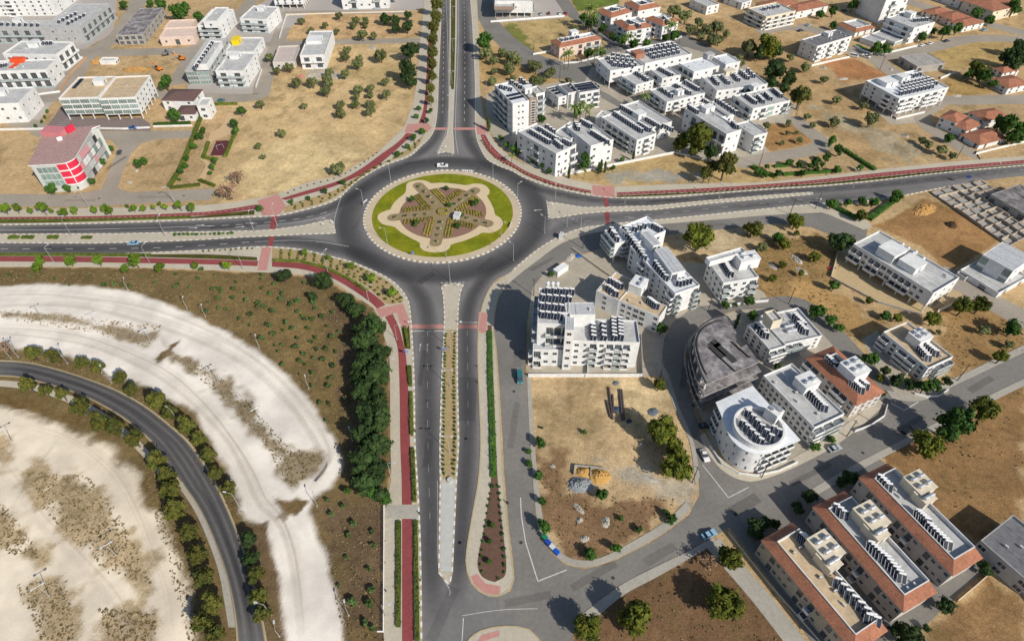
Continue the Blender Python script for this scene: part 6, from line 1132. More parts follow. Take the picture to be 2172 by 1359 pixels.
nw_a = [(604, 440), (643, 428), (700, 411), (748, 386), (800, 356), (846, 333), (890, 298)]; nw_b = [(606, 450), (643, 441), (693, 426), (730, 404), (775, 368), (818, 346), (880, 316)]
A_, B_ = GL(sm(nw_a, 8)), GL(sm(nw_b, 8)); NWS = []
for t in (.1, .5, .9):
    q = [Vector(a).lerp(Vector(b), t) for a, b in zip(A_, B_)]; acc = 0
    for a, b in zip(q, q[1:]):
        acc += (b-a).length
        if acc > 3.4: NWS.append(tuple(b)); acc = 0
# the far beds' low planting reads as one textured mass
mb = MB(); rn = random.Random(8)
def tuftline(pts, r, h):
    for x, y in pts:
        C = [((x+rn.uniform(-.3, .3)*r, y+rn.uniform(-.3, .3)*r, .15+h*.4), r*.6)]; blob(mb, C[0][0], r*.55, rn, 6, 4); leaves(mb, rn, 26, C, .22, .8)
tuftline(NWS, .9, .8)
tuftline(along([(1020, 296), (1034, 318), (1060, 342), (1100, 362), (1160, 390), (1250, 412)], 2.2), .7, .7)
tuftline(along([(960, 2), (960, 60), (959, 120), (958, 185)], 1.5), .9, 1.2)
tuftline(along([(598, 416), (655, 394), (718, 377), (768, 348), (805, 322)], 3.2), .6, .6)
tuftline(along([(1308, 418), (1411, 413), (1511, 408), (1628, 399), (1754, 390), (1879, 377), (2029, 361)], 2.6), .7, .6)
tuftline(along([(425, 548), (480, 546), (545, 549)], 2.4), .6, .6); tuftline(along([(420, 535), (480, 531), (545, 528)], 2.2), .7, .7)
tag(link('low_planting', mb.mesh('low_planting', LM['hedge'])), kind='stuff')
# clipped hedges
HN = 0
def hedge(px, w, h, label, kind='hedge', group=None, dens=26):
    global HN; HN += 1; rn = random.Random(HN); mb = MB(); c = [Vector(p) for p in GL(px)]
    for a, b in zip(c, c[1:]):
        L = (b-a).length; d = (b-a)/L; n_ = Vector((-d.y, d.x)); m = max(1, int(L/1.2))
        for i in range(m):
            p = a+d*(i+.5)*L/m; hh = h*rn.uniform(.85, 1.1); ww = w*rn.uniform(.85, 1.1)/2; e = L/m*.56
            mb.prism([tuple(p-d*e-n_*ww*.85), tuple(p+d*e-n_*ww*.85), tuple(p+d*e+n_*ww*.85), tuple(p-d*e+n_*ww*.85)], 0, hh*.85)
            C = [((*(p+n_*rn.uniform(-.3, .3)*w), hh*rn.uniform(.5, .9)), max(.35, w*.45)) for _ in range(3)]; leaves(mb, rn, dens, C, .22, .7)
    return tag(link('hedge', mb.mesh('hedge', LM[kind])), label, 'hedge', group)
for px, w_, h_, lb, k in (
 ([(437, 225), (420, 268), (402, 315), (382, 362), (360, 398)], 2.2, 1.6, 'long clipped hedge down the left side of the small park', 'hedge'), ([(362, 400), (424, 393)], 1.8, 1.3, 'hedge along the bottom of the small park', 'hedge'), ([(440, 223), (503, 222)], 1.6, 1.3, 'hedge along the top of the small park', 'hedge'),
 ([(503, 276), (478, 334)], 1.6, 1.4, 'hedge right of the red play court', 'hedge'), ([(443, 304), (431, 336), (462, 340)], 1.8, 1.3, 'bent hedge left of the red play court', 'hedge'), ([(424, 384), (440, 390), (456, 396)], 1.8, 1.3, 'short hedge at the lower gate of the small park', 'hedge'),
 ([(327, 266), (404, 263)], 2.0, 1.5, 'hedge in front of the brown roofed villa', 'garden'), ([(1594, 355), (1618, 368), (1644, 377)], 2.4, 1.6, 'dark hedge at the left end of the triangular park', 'garden'), ([(1642, 355), (1672, 352)], 2, 1.4, 'short hedge along the street side of the triangular park', 'garden'), ([(1790, 320), (1820, 340), (1855, 362)], 2, 1.6, 'straight hedge along the right side of the triangular park', 'garden'), ([(1660, 372), (1780, 364)], 2, 1.4, 'hedge between the triangular park and the pale footway', 'garden'),
 ([(1762, 438), (1790, 452), (1818, 466)], 2.4, 1.6, 'hedge on the left side of the garden below the east road', 'garden'), ([(1843, 467), (1876, 442), (1906, 420)], 2.6, 1.8, 'hedge on the right side of the garden below the east road', 'garden'), ([(1815, 98), (1836, 108), (1862, 112), (1892, 108)], 2.4, 1.4, 'curved bright hedge in front of the modern white house', 'garden'),
 ([(1039, 704), (1040, 800), (1044, 900), (1047, 1012)], 2.0, .8, 'long low hedge filling the upper part of the teardrop island', 'garden'), ([(859, 694), (866, 735)], 1.2, .9, 'first hedge piece below the crossing beside the south cycle path', 'hedge'), ([(866.5, 778), (871, 818)], 1.2, .9, 'second hedge piece below the crossing beside the south cycle path', 'hedge'), ([(872, 832), (874, 922)], 1.2, .9, 'third hedge piece below the crossing beside the south cycle path', 'hedge'), ([(875, 952), (880, 1064)], 1.3, .9, 'fourth hedge piece below the crossing beside the south cycle path', 'hedge'), ([(882, 1106), (885, 1359)], 1.3, .9, 'longest hedge between the lower cycle path and the south road', 'hedge'), ([(845, 1106), (845, 1328)], 1.3, .9, 'hedge between the lower footpath and the red cycle path', 'hedge'),
 ([(580, 553), (640, 556), (690, 569), (735, 590), (780, 618)], 1.3, .9, 'curved hedge along the inner edge of the south-west cycle path', 'hedge'), ([(-40, 469.5), (150, 468.5), (300, 465.5), (405, 462)], 1.3, .8, 'low hedge between the upper cycle path and the western road', 'hedge'), ([(-40, 541), (180, 541), (320, 541.5)], 1.3, .8, 'low hedge between the western road and the lower cycle path', 'hedge'),
 ([(20, 505), (41, 505)], 2, 1.0, 'leftmost clipped box in the western median', 'hedge'), ([(48, 505), (72, 505)], 2, 1.0, 'second clipped box in the western median', 'hedge'), ([(103, 505), (124, 505)], 2, 1.2, 'third clipped box in the western median', 'hedge'), ([(174, 505), (195, 505)], 1.8, .9, 'rightmost clipped box in the western median', 'hedge')):
    hedge(px, w_, h_, lb, k)
# roundabout hedges: two rows on both sides of each gravel walk
for k, (d, n_, L) in enumerate(ARMDIR):
    for s, nm in ((1, 'left'), (-1, 'right')):
        rn = random.Random(k*2+s); mb = MB()
        for row in (3.3, 4.5, 5.8):
            t = row*1.55
            while t < min(L*.88, 17.5):
                p = Vector(CI)+d*t+n_*s*row; c = (p.x, p.y, .6); blob(mb, c, .5, rn, 6, 4); leaves(mb, rn, 16, [(c, .55)], .22, .8); t += rn.uniform(1.1, 1.7)
        where = ('upper left', 'upper right', 'right', 'bottom', 'left')[k]
        tag(link('flower_hedge', mb.mesh('flower_hedge', LM['gold'])), f'double row of golden shrubs on the {nm} flank of the {where} roundabout walk', 'hedge', 'golden shrub rows of the roundabout')
rn = random.Random(77); mb = MB()
for i in range(16):
    a = i*math.pi/8; c = (CX+2.2*math.cos(a), CY+2.2*math.sin(a), .7); blob(mb, c, .55, rn, 6, 4); leaves(mb, rn, 14, [(c, .55)], .2)
tag(link('flower_hedge', mb.mesh('ring_hedge', LM['gold'])), 'small round hedge at the very centre of the roundabout', 'hedge')
# dry grass and weeds of the rough ground
def inpoly(x, y, P):
    c = False
    for i in range(len(P)):
        ax, ay = P[i-1]; bx, by = P[i]
        if (ay > y) != (by > y) and x < ax+(y-ay)/(by-ay)*(bx-ax): c = not c
    return c
mb = MB(); rn = random.Random(21)
WEED = [((0, 575), (560, 585), (700, 620), (745, 700), (745, 900), (715, 930), (655, 840), (560, 745), (420, 665), (290, 612), (0, 600)), ((352, 742), (440, 775), (530, 855), (610, 945), (690, 970), (620, 1040), (555, 935), (470, 842), (375, 764)), ((0, 655), (190, 675), (346, 690), (318, 738), (200, 706), (0, 678)), ((670, 1060), (820, 1060), (815, 1359), (730, 1359), (690, 1150)), ((50, 1000), (190, 1010), (260, 1100), (325, 1240), (230, 1215), (90, 1080)), ((300, 950), (345, 1010), (420, 1180), (440, 1359), (400, 1359), (330, 1100)), ((30, 1240), (140, 1230), (160, 1359), (90, 1359)), ((0, 1060), (100, 1190), (0, 1170)), ((1130, 950), (1230, 1040), (1440, 1060), (1290, 1178), (1190, 1180)), ((1500, 560), (1700, 500), (1790, 560), (1760, 610), (1830, 730), (1680, 640)), ((1980, 660), (2172, 680), (2172, 745), (2020, 800)), ((1220, 1330), (1500, 1160), (1660, 1359), (1230, 1359)), ((1870, 970), (2172, 810), (2172, 1060), (2080, 1150)), ((210, 1290), (330, 1300), (330, 1359), (230, 1359)), ((10, 735), (230, 795), (420, 900), (520, 1090), (480, 1080), (380, 920), (200, 800), (0, 760))]
for P, cnt in zip(WEED, (2200, 600, 450, 450, 700, 500, 250, 200, 260, 450, 200, 100, 90, 250, 500)):
    Gp = GL(P); xs_ = [p[0] for p in Gp]; ys_ = [p[1] for p in Gp]; k = 0; tries = 0
    while k < cnt and tries < cnt*12:
        tries += 1; x, y = rn.uniform(min(xs_), max(xs_)), rn.uniform(min(ys_), max(ys_))
        if not inpoly(x, y, Gp): continue
        k += 1; s = rn.uniform(.07, .28); mi = 1 if rn.random() < .3 else 0
        for _ in range(4):
            a = rn.random()*6.28; c, sn = math.cos(a)*s, math.sin(a)*s; hx, hy = rn.uniform(-.3, .3), rn.uniform(-.3, .3)
            mb.quad([(x-c*.6, y-sn*.6, 0), (x+c*.6, y+sn*.6, 0), (x+c+hx, y+sn+hy, s*.9), (x-c+hx, y-sn+hy, s*1.1)], mi)
tag(link('dry_weeds', mb.mesh('dry_weeds', [mat('straw', lin(150, 132, 96, .8), .95, .3, .8), mat('grey_scrub', lin(126, 116, 82, .8), .95, .3, .8)])), kind='stuff')
# ---------- street lamps, poles, signs ----------
def lamp(name, u, v, h, arm, label, group, double=False):
    """arm: direction of the arm on the ground, in degrees from +X"""
    x, y = G(u, v); o = empty(name, x, y, 0, math.radians(arm)); tag(o, label, 'street lamp', group); r = .11
    key = (h, double)
    if key not in LAMPS:
        mb = MB(); mb.tube((0, 0, 0), (0, 0, h), r, r*.6, 7); mb.box(-.2, -.2, 0, .2, .2, .25)
        if not double: mb.tube((0, 0, h), (1.7, 0, h+.35), r*.55, r*.45, 6)
        else: mb.tube((-1.0, 0, h+.1), (1.0, 0, h+.1), r*.6, n=6)
        hd = MB()
        hd.box(1.5, -.2, h+.28, 2.4, .2, h+.45) if not double else hd.box(.9, -.22, h, 1.6, .22, h+.2)
        LAMPS[key] = (mb.mesh('pole', STEEL), hd.mesh('lamp_head', mat('lamp_casing', (.55, .56, .57), .4, .05)))
    p, q = LAMPS[key]; link('pole', p, o); link('lamp_head', q, o)
    if double: link('lamp_head', q, o, Matrix.Rotation(math.pi, 4, 'Z'))
LAMPS = {}
def lamps(lst, h, fmt, group, double=False):
    for i, (u, v, a) in enumerate(sorted(lst)): lamp('street_lamp', u, v, h, a, fmt.format(o=ordw(i)), group, double)
lamps([(155, 505, 100), (352, 502, 80), (540, 493, 90), (588, 478, 85)], 9.6, '{o} steel lamp from the left between the upper western lanes', 'lamps of the western median')
lamps([(120, 564, 70), (320, 562, 70), (517, 572, 80), (695, 575, 60)], 9.4, '{o} steel lamp from the left on the footway below the western road', 'lamps below the western road')
lamps([(189, 441, 200), (371, 431, 200), (374, 433, 170)], 8.4, '{o} lamp from the left beside the pale upper western street', 'lamps of the upper western street')
lamps([(829, 384, 120), (1046, 384, 60), (772, 437, 165), (1098, 424, 40), (822, 518, 190), (1063, 504, 330), (947, 548, 270), (955, 597, 90), (1089, 553, 140)], 8.4, '{o} lamp from the left around the roundabout', 'lamps around the roundabout')
lamps([(782, 638, 20), (827, 792, 0), (829, 1010, 0), (818, 1306, 0), (842, 720, 0)], 7.2, '{o} lamp from the left along the footpath of the south road', 'lamps of the south footpath')
lamps([(955, 820, 0), (953, 960, 0), (956, 740, 0)], 8.6, '{o} twin armed lamp from the left in the south median', 'lamps of the south median', True)
lamps([(961, 40, 0), (961, 110, 0), (959, 180, 0), (957, 232, 0)], 8, '{o} twin armed lamp from the left in the north median', 'lamps of the north median', True)
lamps([(86, 672, 40), (207, 689, 40), (105, 1263, 40), (246, 1176, 40), (25, 936, 40), (462, 806, 40), (320, 725, 40), (553, 890, 40)], 5.8, '{o} twin floodlight post from the left on the white tracks', 'floodlight posts of the white tracks', True)
lamps([(39, 757, 120), (144, 771, 120), (237, 812, 130), (380, 897, 150), (507, 1073, 170), (575, 1304, 170), (24, 760, 120)], 7, '{o} lamp from the left on the outer verge of the curved road', 'lamps of the curved road')
lamps([(397, 655, 110), (436, 672, 110), (272, 615, 110), (550, 737, 110), (655, 824, 110), (748, 935, 110), (673, 1073, 110), (740, 1305, 110), (593, 1349, 110)], 4.2, '{o} short post lamp from the left along the edge of the white track', 'short lamps beside the white track')
lamps([(1195, 405, 260), (1178, 420, 260), (1325, 430, 90), (1523, 428, 90), (1809, 398, 90), (1232, 482, 100), (1202, 480, 120), (1155, 495, 140), (1548, 400, 270), (2105, 385, 90)], 8.4, '{o} lamp from the left along the east road', 'lamps of the east road')
lamps([(1032, 430-230, 180), (1012, 60, 180), (1012, 110, 180), (1014, 150, 180), (1113, 350, 200), (1040, 312, 200)], 7.6, '{o} lamp from the left along the pavement right of the north road', 'lamps of the north-east pavement')
def wood_pole(u, v, label, h=8.5):
    x, y = G(u, v); o = empty('utility_pole', x, y, 0, random.random()*3); tag(o, label, 'utility pole', 'wooden utility poles'); mb = MB(); mb.tube((0, 0, 0), (0, 0, h), .17, .11, 7); link('pole', mb.mesh('pole', WOOD), o)
    mb = MB(); mb.box(-.9, -.06, h-.7, .9, .06, h-.55); link('crossarm', mb.mesh('crossarm', WOOD), o)
for u, v, lb in ((1132, 627, 'wooden pole at the corner left of the largest white court block'), (1236, 527, 'wooden pole by the footpath left of the blue white wedge block'), (1400, 801, 'wooden pole at the lower right corner of the white court wall'), (1502, 660, 'wooden pole beside the lane behind the dark concrete frame'), (1672, 645, 'wooden pole on the dry slope above the cream white block'), (1675, 456, 'wooden pole by the round tree on the frontage street'), (1729, 443, 'wooden pole at the end of the frontage street pavement'), (1795, 926, 'wooden pole at the wall below the terracotta roofed block'), (1851, 896, 'wooden pole at the street corner below the terracotta block'), (2030, 807, 'wooden pole beside the brown lot on the east street'), (1468, 1023, 'wooden pole at the right corner of the central building lot'), (1615, 1012, 'wooden pole at the round white corner block'), (1187, 171, 'wooden pole near the dark photovoltaic block'), (1132, 116, 'wooden pole at the corner of the green lot'), (1277, 96, 'wooden pole between the two terracotta estates'), (1440, 93, 'wooden pole at the curved garden wall'), (1866, 148, 'wooden pole at the junction above the red earth'), (2029, 336, 'wooden pole by the olive bushes on the right field'), (2001, 208, 'wooden pole beside the big white corner block'), (1610, 352, 'wooden pole at the triangular park tip'), (1686, 252, 'wooden pole by the sapling lot'), (1502, 390, 'wooden pole on the footway of the east road')):
    wood_pole(u, v, lb)
def sign(u, v, label, kind, ang=0.0, h=2.6, name='road_sign'):
    x, y = G(u, v); o = empty(name, x, y, .1, ang); tag(o, label, 'sign'); mb = MB(); mb.tube((0, 0, 0), (0, 0, h), .05, n=6); link('post', mb.mesh('post', STEEL), o); mb = MB()
    if kind == 'disc':
        mb.tube((0, -.05, h), (0, -.09, h), .62, n=18); link('disc', mb.mesh('disc', mat('sign_blue', (.01, .12, .55), .4, 0)), o)
        mb = MB(); mb.quad([(-.08, -.10, h+.42), (.08, -.10, h+.42), (.28, -.10, h-.2), (.14, -.10, h-.28)]); mb.quad([(.34, -.10, h-.45), (-.04, -.10, h-.3), (.38, -.10, h-.08)]); mb.mesh; link('arrow', mb.mesh('arrow', WPAINT), o)
    elif kind == 'board': mb.box(-1.1, -.06, h-1.5, 1.1, 0, h, 0); link('board', mb.mesh('board', mat('sign_navy', (.02, .05, .18), .4, 0)), o)
    elif kind == 'plate': mb.box(-.3, -.06, h-.6, .3, 0, h, 0); link('plate', mb.mesh('plate', WPAINT), o)
sign(863, 756, 'blue round keep left sign beside the red cycle path', 'disc'); sign(944.5, 750, 'blue round keep left sign at the head of the south median', 'disc')
sign(2045, 392, 'dark blue direction board beside the east road near the foundations', 'board', 0, 5)
for u, v, lb in ((707, 478, 'small white plate sign on the western splitter island'), (687, 482, 'second small plate sign on the western splitter island, nearer the lanes'), (1172, 440, 'small plate sign at the tip of the eastern splitter island'), (946, 318, 'small plate sign on the northern splitter island'), (945, 612, 'small plate sign at the left top of the southern splitter island'), (972, 611, 'small plate sign at the right top of the southern splitter island'), (877, 545, 'blue small sign on the lower rim of the roundabout lawn'), (1738, 430, 'small plate sign where the frontage street leaves the east road'), (978, 690, 'small plate sign at the crossing right of the south median'), (868, 690, 'small plate sign at the crossing left of the south road')): sign(u, v, lb, 'disc' if 'blue' in lb else 'plate', 0, 2.2)
# chevron boards on the roundabout apron
for u, v, a, lb in ((992, 366, -.1, 'long low chevron board on the upper right rim of the roundabout'), (775, 431, 1.1, 'long low chevron board on the left rim of the roundabout'), (1083, 480, 1.3, 'low chevron board on the right rim of the roundabout lawn')):
    x, y = G(u, v); o = empty('chevron_board', x, y, .16, a); tag(o, lb, 'chevron board'); L = 5.6 if a < 0 else 3.2
    mb = MB(); mb.box(-L/2, -.06, .5, L/2, .06, 1.25, 0); n = int(L/.8)
    for i in range(n):
        q = -L/2+(i+.2)*L/n
        mb.quad([(q, -.07, .52), (q+.28, -.07, .88), (q+.56, -.07, .88), (q+.28, -.07, .52)], 1); mb.quad([(q+.28, -.07, .88), (q, -.07, 1.23), (q+.28, -.07, 1.23), (q+.56, -.07, .88)], 1)
    link('panel', mb.mesh('panel', [WPAINT, mat('sign_navy', (0, 0, 0))]), o)
    for s in (-1, 1): mb = MB(); mb.tube((s*L*.4, 0, 0), (s*L*.4, 0, .6), .05, n=5); link('leg', mb.mesh('leg', STEEL), o)
# ---------- vehicles ----------
CARM = {}
def car_meshes(kind):
    if kind in CARM: return CARM[kind]
    L, W = dict(car=(4.3, 1.8), van=(5.0, 1.95), pickup=(5.2, 1.9))[kind]; l = L/2; w = W/2
    prof = dict(car=[(-l, .45), (-l+.05, .85), (-l+.5, .98), (-l+1.15, 1.02), (l-1.35, .98), (l-.35, .84), (l, .68), (l, .35), (-l, .35)],
                van=[(-l, .45), (-l, 1.1), (l-1.2, 1.1), (l-.3, .98), (l, .75), (l, .35), (-l, .35)], pickup=[(-l, .5), (-l, 1.05), (l-1.5, 1.05), (l-.2, .98), (l, .75), (l, .4), (-l, .4)])[kind]
    def extr(mb, P, w0, mi=0):
        n = len(P); k = len(mb.v); mb.v += [(x, -w0, z) for x, z in P]+[(x, w0, z) for x, z in P]
        for i in range(n): j = (i+1) % n; mb.f.append((k+i, k+n+i, k+n+j, k+j)); mb.m.append(mi)
        mb.f.append(tuple(range(k, k+n))); mb.f.append(tuple(range(k+2*n-1, k+n-1, -1))); mb.m += [mi, mi]
    body = MB(); extr(body, prof, w)
    cab = MB(); roofz = dict(car=1.46, van=2.0, pickup=1.72)[kind]; c0, c1, r0, r1 = dict(car=(-l+.45, l-1.25, -l+1.1, l-2.1), van=(-l+.02, l-.75, -l+.1, l-1.5), pickup=(-l+1.9, l-1.2, -l+2.1, l-2.0))[kind]
    B_, T_, zb = [(c0, -w+.06), (c1, -w+.06), (c1, w-.06), (c0, w-.06)], [(r0, -w+.22), (r1, -w+.22), (r1, w-.22), (r0, w-.22)], 1.0 if kind == 'car' else 1.06
    for i in range(4): j = (i+1) % 4; cab.quad([(*B_[i], zb-.04), (*B_[j], zb-.04), (*T_[j], roofz-.04), (*T_[i], roofz-.04)])
    rf = MB(); rf.prism([(x*1.0, y*1.03) for x, y in T_], roofz-.05, roofz)
    if kind == 'pickup': body.box(-l+.05, -w+.08, 1.05, -l+.12, w-.08, 1.35); body.box(-l+.12, -w, 1.05, -l+1.85, -w+.08, 1.35); body.box(-l+.12, w-.08, 1.05, -l+1.85, w, 1.35)
    wh = MB(); wh.tube((0, -.11, 0), (0, .11, 0), .33, n=14, mi=0); wh.tube((0, -.12, 0), (0, .12, 0), .19, n=10, mi=1)
    hl = MB(); hl.box(-.04, -.22, -.08, .04, .22, .08)
    CARM[kind] = (body, cab, rf, wh.mesh('wheel', [BLACK, STEEL]), hl.mesh('headlight', mat('lamp_lens', (.7, .7, .66), .2, 0)), L, W); return CARM[kind]
CARC = {}
def car(kind, u, v, hd, colr, label, group=None):
    """hd: pixel vector of the heading"""
    p = Vector(G(u, v)); q = Vector(G(u+hd[0]*6, v+hd[1]*6)); a = math.atan2(*(q-p).yx); body, cab, rf, wh, hl, L, W = car_meshes(kind)
    o = empty('parked_'+kind if group else kind, p.x, p.y, .06, a); o.name = {'car': 'car', 'van': 'van', 'pickup': 'pickup_truck'}[kind]; tag(o, label, {'car': 'car', 'van': 'van', 'pickup': 'pickup'}[kind], group)
    if (kind, colr) not in CARC:
        m = mat('car_paint_%s' % colr, dict(white=(.75, .75, .75), black=(.02, .02, .025), blue=(.02, .12, .35), silver=(.42, .45, .48), red=(.42, .03, .06), teal=(.03, .16, .17), sky=(.25, .45, .62), dark=(.05, .06, .09), maroon=(.2, .03, .04))[colr], .25, 0, spec=.5)
        CARC[(kind, colr)] = (body.mesh('body', m), cab.mesh('cabin_glass', GLASS), rf.mesh('roof', m))
    b_, c_, r_ = CARC[(kind, colr)]; link('body', b_, o); link('cabin_glass', c_, o); link('roof', r_, o)
    for sx in (-1, 1):
        for sy in (-1, 1): link('wheel', wh, o, Matrix.Translation((sx*L*.3, sy*(W/2-.08), .33)))
    for sy in (-1, 1): link('headlight', hl, o, Matrix.Translation((L/2-.02, sy*W*.33, .68)))
car('pickup', 939, 354, (1, 0), 'white', 'white pickup driving round the top of the roundabout')
car('car', 284, 518, (-1, .06), 'sky', 'light blue car on the lower western lanes')
car('car', 254, 325, (.3, -1), 'dark', 'dark car in the side street right of the red fronted building')
car('car', 283, 273, (1, 0), 'blue', 'small blue car at the kerb below the office block')
car('car', 470, 215, (1, -.1), 'teal', 'teal car parked in the street above the small park')
car('car', 1503, 1135, (1, -.5), 'sky', 'sky blue car at the junction left of the townhouses')
car('car', 1494, 968, (.45, 1), 'white', 'white car at the kerb beside the round corner block')
car('car', 1497, 904, (1, -.12), 'black', 'black car in the shaded drive of the round corner block')
car('car', 1769, 953, (1, -.35), 'silver', 'silver car parked below the long white block')
car('car', 1925, 915, (1, -.45), 'black', 'black car in tree shade on the east street')
car('van', 1102, 803, (.1, 1), 'teal', 'dark teal van on the frontage street below the white court block')
for u, v, hd, c, lb in ((1147, 32, (.3, 1), 'silver', 'silver car in the yard of the brown banded block'), (1164, 31, (.3, 1), 'maroon', 'dark red car in the yard of the brown banded block'), (1187, 31, (.3, 1), 'white', 'white car at the end of the yard of the brown banded block'), (1200, 31, (1, .6), 'red', 'bright red car on the street beside the yard of the brown banded block'), (1698, 67, (1, -.2), 'dark', 'dark car left of the pair parked near the top right terrace'), (1715, 55, (1, -.3), 'silver', 'grey car right of the pair parked near the top right terrace'), (1954, 98, (1, -.3), 'white', 'left white car by the wall below the stepped white block'), (1972, 94, (1, -.3), 'white', 'right white car by the wall below the stepped white block'), (2007, 89, (1, -.2), 'dark', 'dark car near the bend of the top right street'), (2087, 66, (1, -.2), 'sky', 'pale blue car by the hedge on the top right street'), (1790, 25, (1, .4), 'dark', 'dark car in the yard at the top right edge'), (831, 5, (1, 0), 'dark', 'dark car beside the white block at the top edge')):
    car('car', u, v, hd, c, lb)
car('pickup', 1836, 122, (1, .3), 'white', 'white pickup right of the van at the red earth lot'); car('van', 1811, 121, (1, .2), 'white', 'white van at the upper corner of the red earth lot')
# diggers on the upper left site
def digger(u, v, a, label, col_):
    x, y = G(u, v); o = empty('excavator', x, y, 0, a); tag(o, label, 'excavator'); m = mat('machine_'+col_, dict(orange=(.75, .22, .02), grey=(.2, .19, .18))[col_], .5, .1)
    for s in (-1, 1):
        mb = MB(); mb.box(-1.7, s*1.0-.3, 0, 1.7, s*1.0+.3, .75); link('track', mb.mesh('track', BLACK), o)
    mb = MB(); mb.box(-1.7, -1.2, .8, 1.0, 1.2, 1.7); link('body', mb.mesh('body', m), o); mb = MB(); mb.box(.1, .15, 1.7, 1.4, 1.2, 2.9); link('cab', mb.mesh('cab', GLASS), o)
    mb = MB(); mb.tube((.9, -.4, 1.5), (3.4, -.4, 4.0), .25, n=6); mb.tube((3.4, -.4, 4.0), (5.0, -.4, 1.8), .2, n=6); link('boom', mb.mesh('boom', m), o); mb = MB(); mb.box(4.6, -.9, .9, 5.5, .1, 1.9); link('bucket', mb.mesh('bucket', STEEL), o)
digger(338, 149, 2.6, 'orange excavator on the upper left building site', 'orange'); digger(352, 117, .4, 'grey digger on the upper left building site', 'grey'); digger(387, 127, 3.3, 'small orange digger right of the grey one on the site', 'orange')
# ---------- sheds, bins, heaps, pipes ----------
B('site_cabin', 'white site cabin beside the sand on the upper left site', [V((212, 128), (244, 129), (248, 122), b=(244, 138), fl=1, S0='ww')], ac=0, cat='cabin')
B('shed', 'white container shed beside rubble near the frontage street', [V((1172, 571), (1183, 577), (1207, 562), b=(1183, 588), fl=1, S0='', S3='', par=.05, deck=WPAINT)], ac=0, cat='shed')
B('kiosk', 'small white service kiosk on the roundabout walk', [V((962, 457), (974, 460), (977, 450), b=(974, 467), fl=1, S0='d', par=.1)], ac=0, cat='kiosk')
B('bus_shelter', 'small white shelter on the pavement of the frontage street', [V((1186, 498), (1193, 500), (1196, 493), b=(1193, 506), fl=1, S0='g', par=.05)], ac=0, cat='shelter')
for u, v, c, lb in ((1155, 1142, (.02, .22, .12), 'green waste bin at the kerb of the central lot'), (1162, 1153, (.02, .07, .4), 'upper blue waste bin at the kerb of the central lot'), (1171, 1163, (.62, .64, .66), 'white waste bin at the kerb of the central lot'), (1180, 1173, (.01, .1, .5), 'lowest blue waste bin at the kerb of the central lot')):
    x, y = G(u, v); o = empty('waste_bin', x, y, .13, -.8); tag(o, lb, 'bin', 'waste bins at the lot kerb'); m = mat('bin_%d' % u, c, .5, .08); mb = MB(); mb.prism([(-.7, -.55), (.7, -.55), (.7, .55), (-.7, .55)], .15, 1.2, 0, None, True); link('body', mb.mesh('body', m), o)
    mb = MB(); mb.box(-.75, -.6, 1.2, .75, .6, 1.3); mb.tube((-.75, .1, 1.32), (.75, .1, 1.32), .1, n=6); link('lid', mb.mesh('lid', m), o)
    for sx in (-1, 1): mb = MB(); mb.tube((sx*.55-.04, -.4, .1), (sx*.55+.04, -.4, .1), .1, n=8); link('wheel', mb.mesh('wheel', BLACK), o)
def heap(u, v, rx, ry, h, m, label, cat, ang=0, name='heap', rough=.25):
    x, y = G(u, v); rn = random.Random(int(u*3+v)); mb = MB(); n, r = 22, 8
    mb.v.append((0, 0, h))
    for i in range(1, r+1):
        t = i/r
        for j in range(n):
            a = 2*math.pi*j/n; k = 1+rn.uniform(-.12, .12)*t; mb.v.append((rx*t*k*math.cos(a), ry*t*k*math.sin(a), h*(1-t)**.8*(1+rn.uniform(-rough, rough))-.03))
    for j in range(n): mb.f.append((0, 1+j, 1+(j+1) % n)); mb.m.append(0)
    for i in range(r-1):
        for j in range(n): a, b = 1+i*n+j, 1+i*n+(j+1) % n; mb.f.append((a, a+n, b+n, b)); mb.m.append(0)
    o = link(name, mb.mesh(name, m)); o.location = (x, y, 0); o.rotation_euler = (0, 0, ang); tag(o, label, cat); return o
SANDY = mat('yellow_sand', lin(206, 164, 96, .8), .95, .12, 1.2); GRAV = mat('blue_grey_gravel', lin(150, 156, 158, .8), .95, .15, 1.5); RUB = mat('broken_concrete', lin(196, 190, 178, .8), .95, .3, 1.0); EARTH = mat('excavated_earth', lin(196, 152, 92, .8), .95, .25, .8, bump=.5)
heap(1240, 1001, 2.6, 2.0, 1.5, SANDY, 'left heap of yellow sand in the concrete bay', 'sand heap', name='sand_heap'); heap(1272, 1010, 3.4, 2.6, 1.9, SANDY, 'right heap of yellow sand beside the concrete bay', 'sand heap', name='sand_heap'); heap(1231, 1028, 3.8, 2.8, 1.9, GRAV, 'heap of blue grey gravel below the sand bay', 'gravel heap', name='gravel_heap')
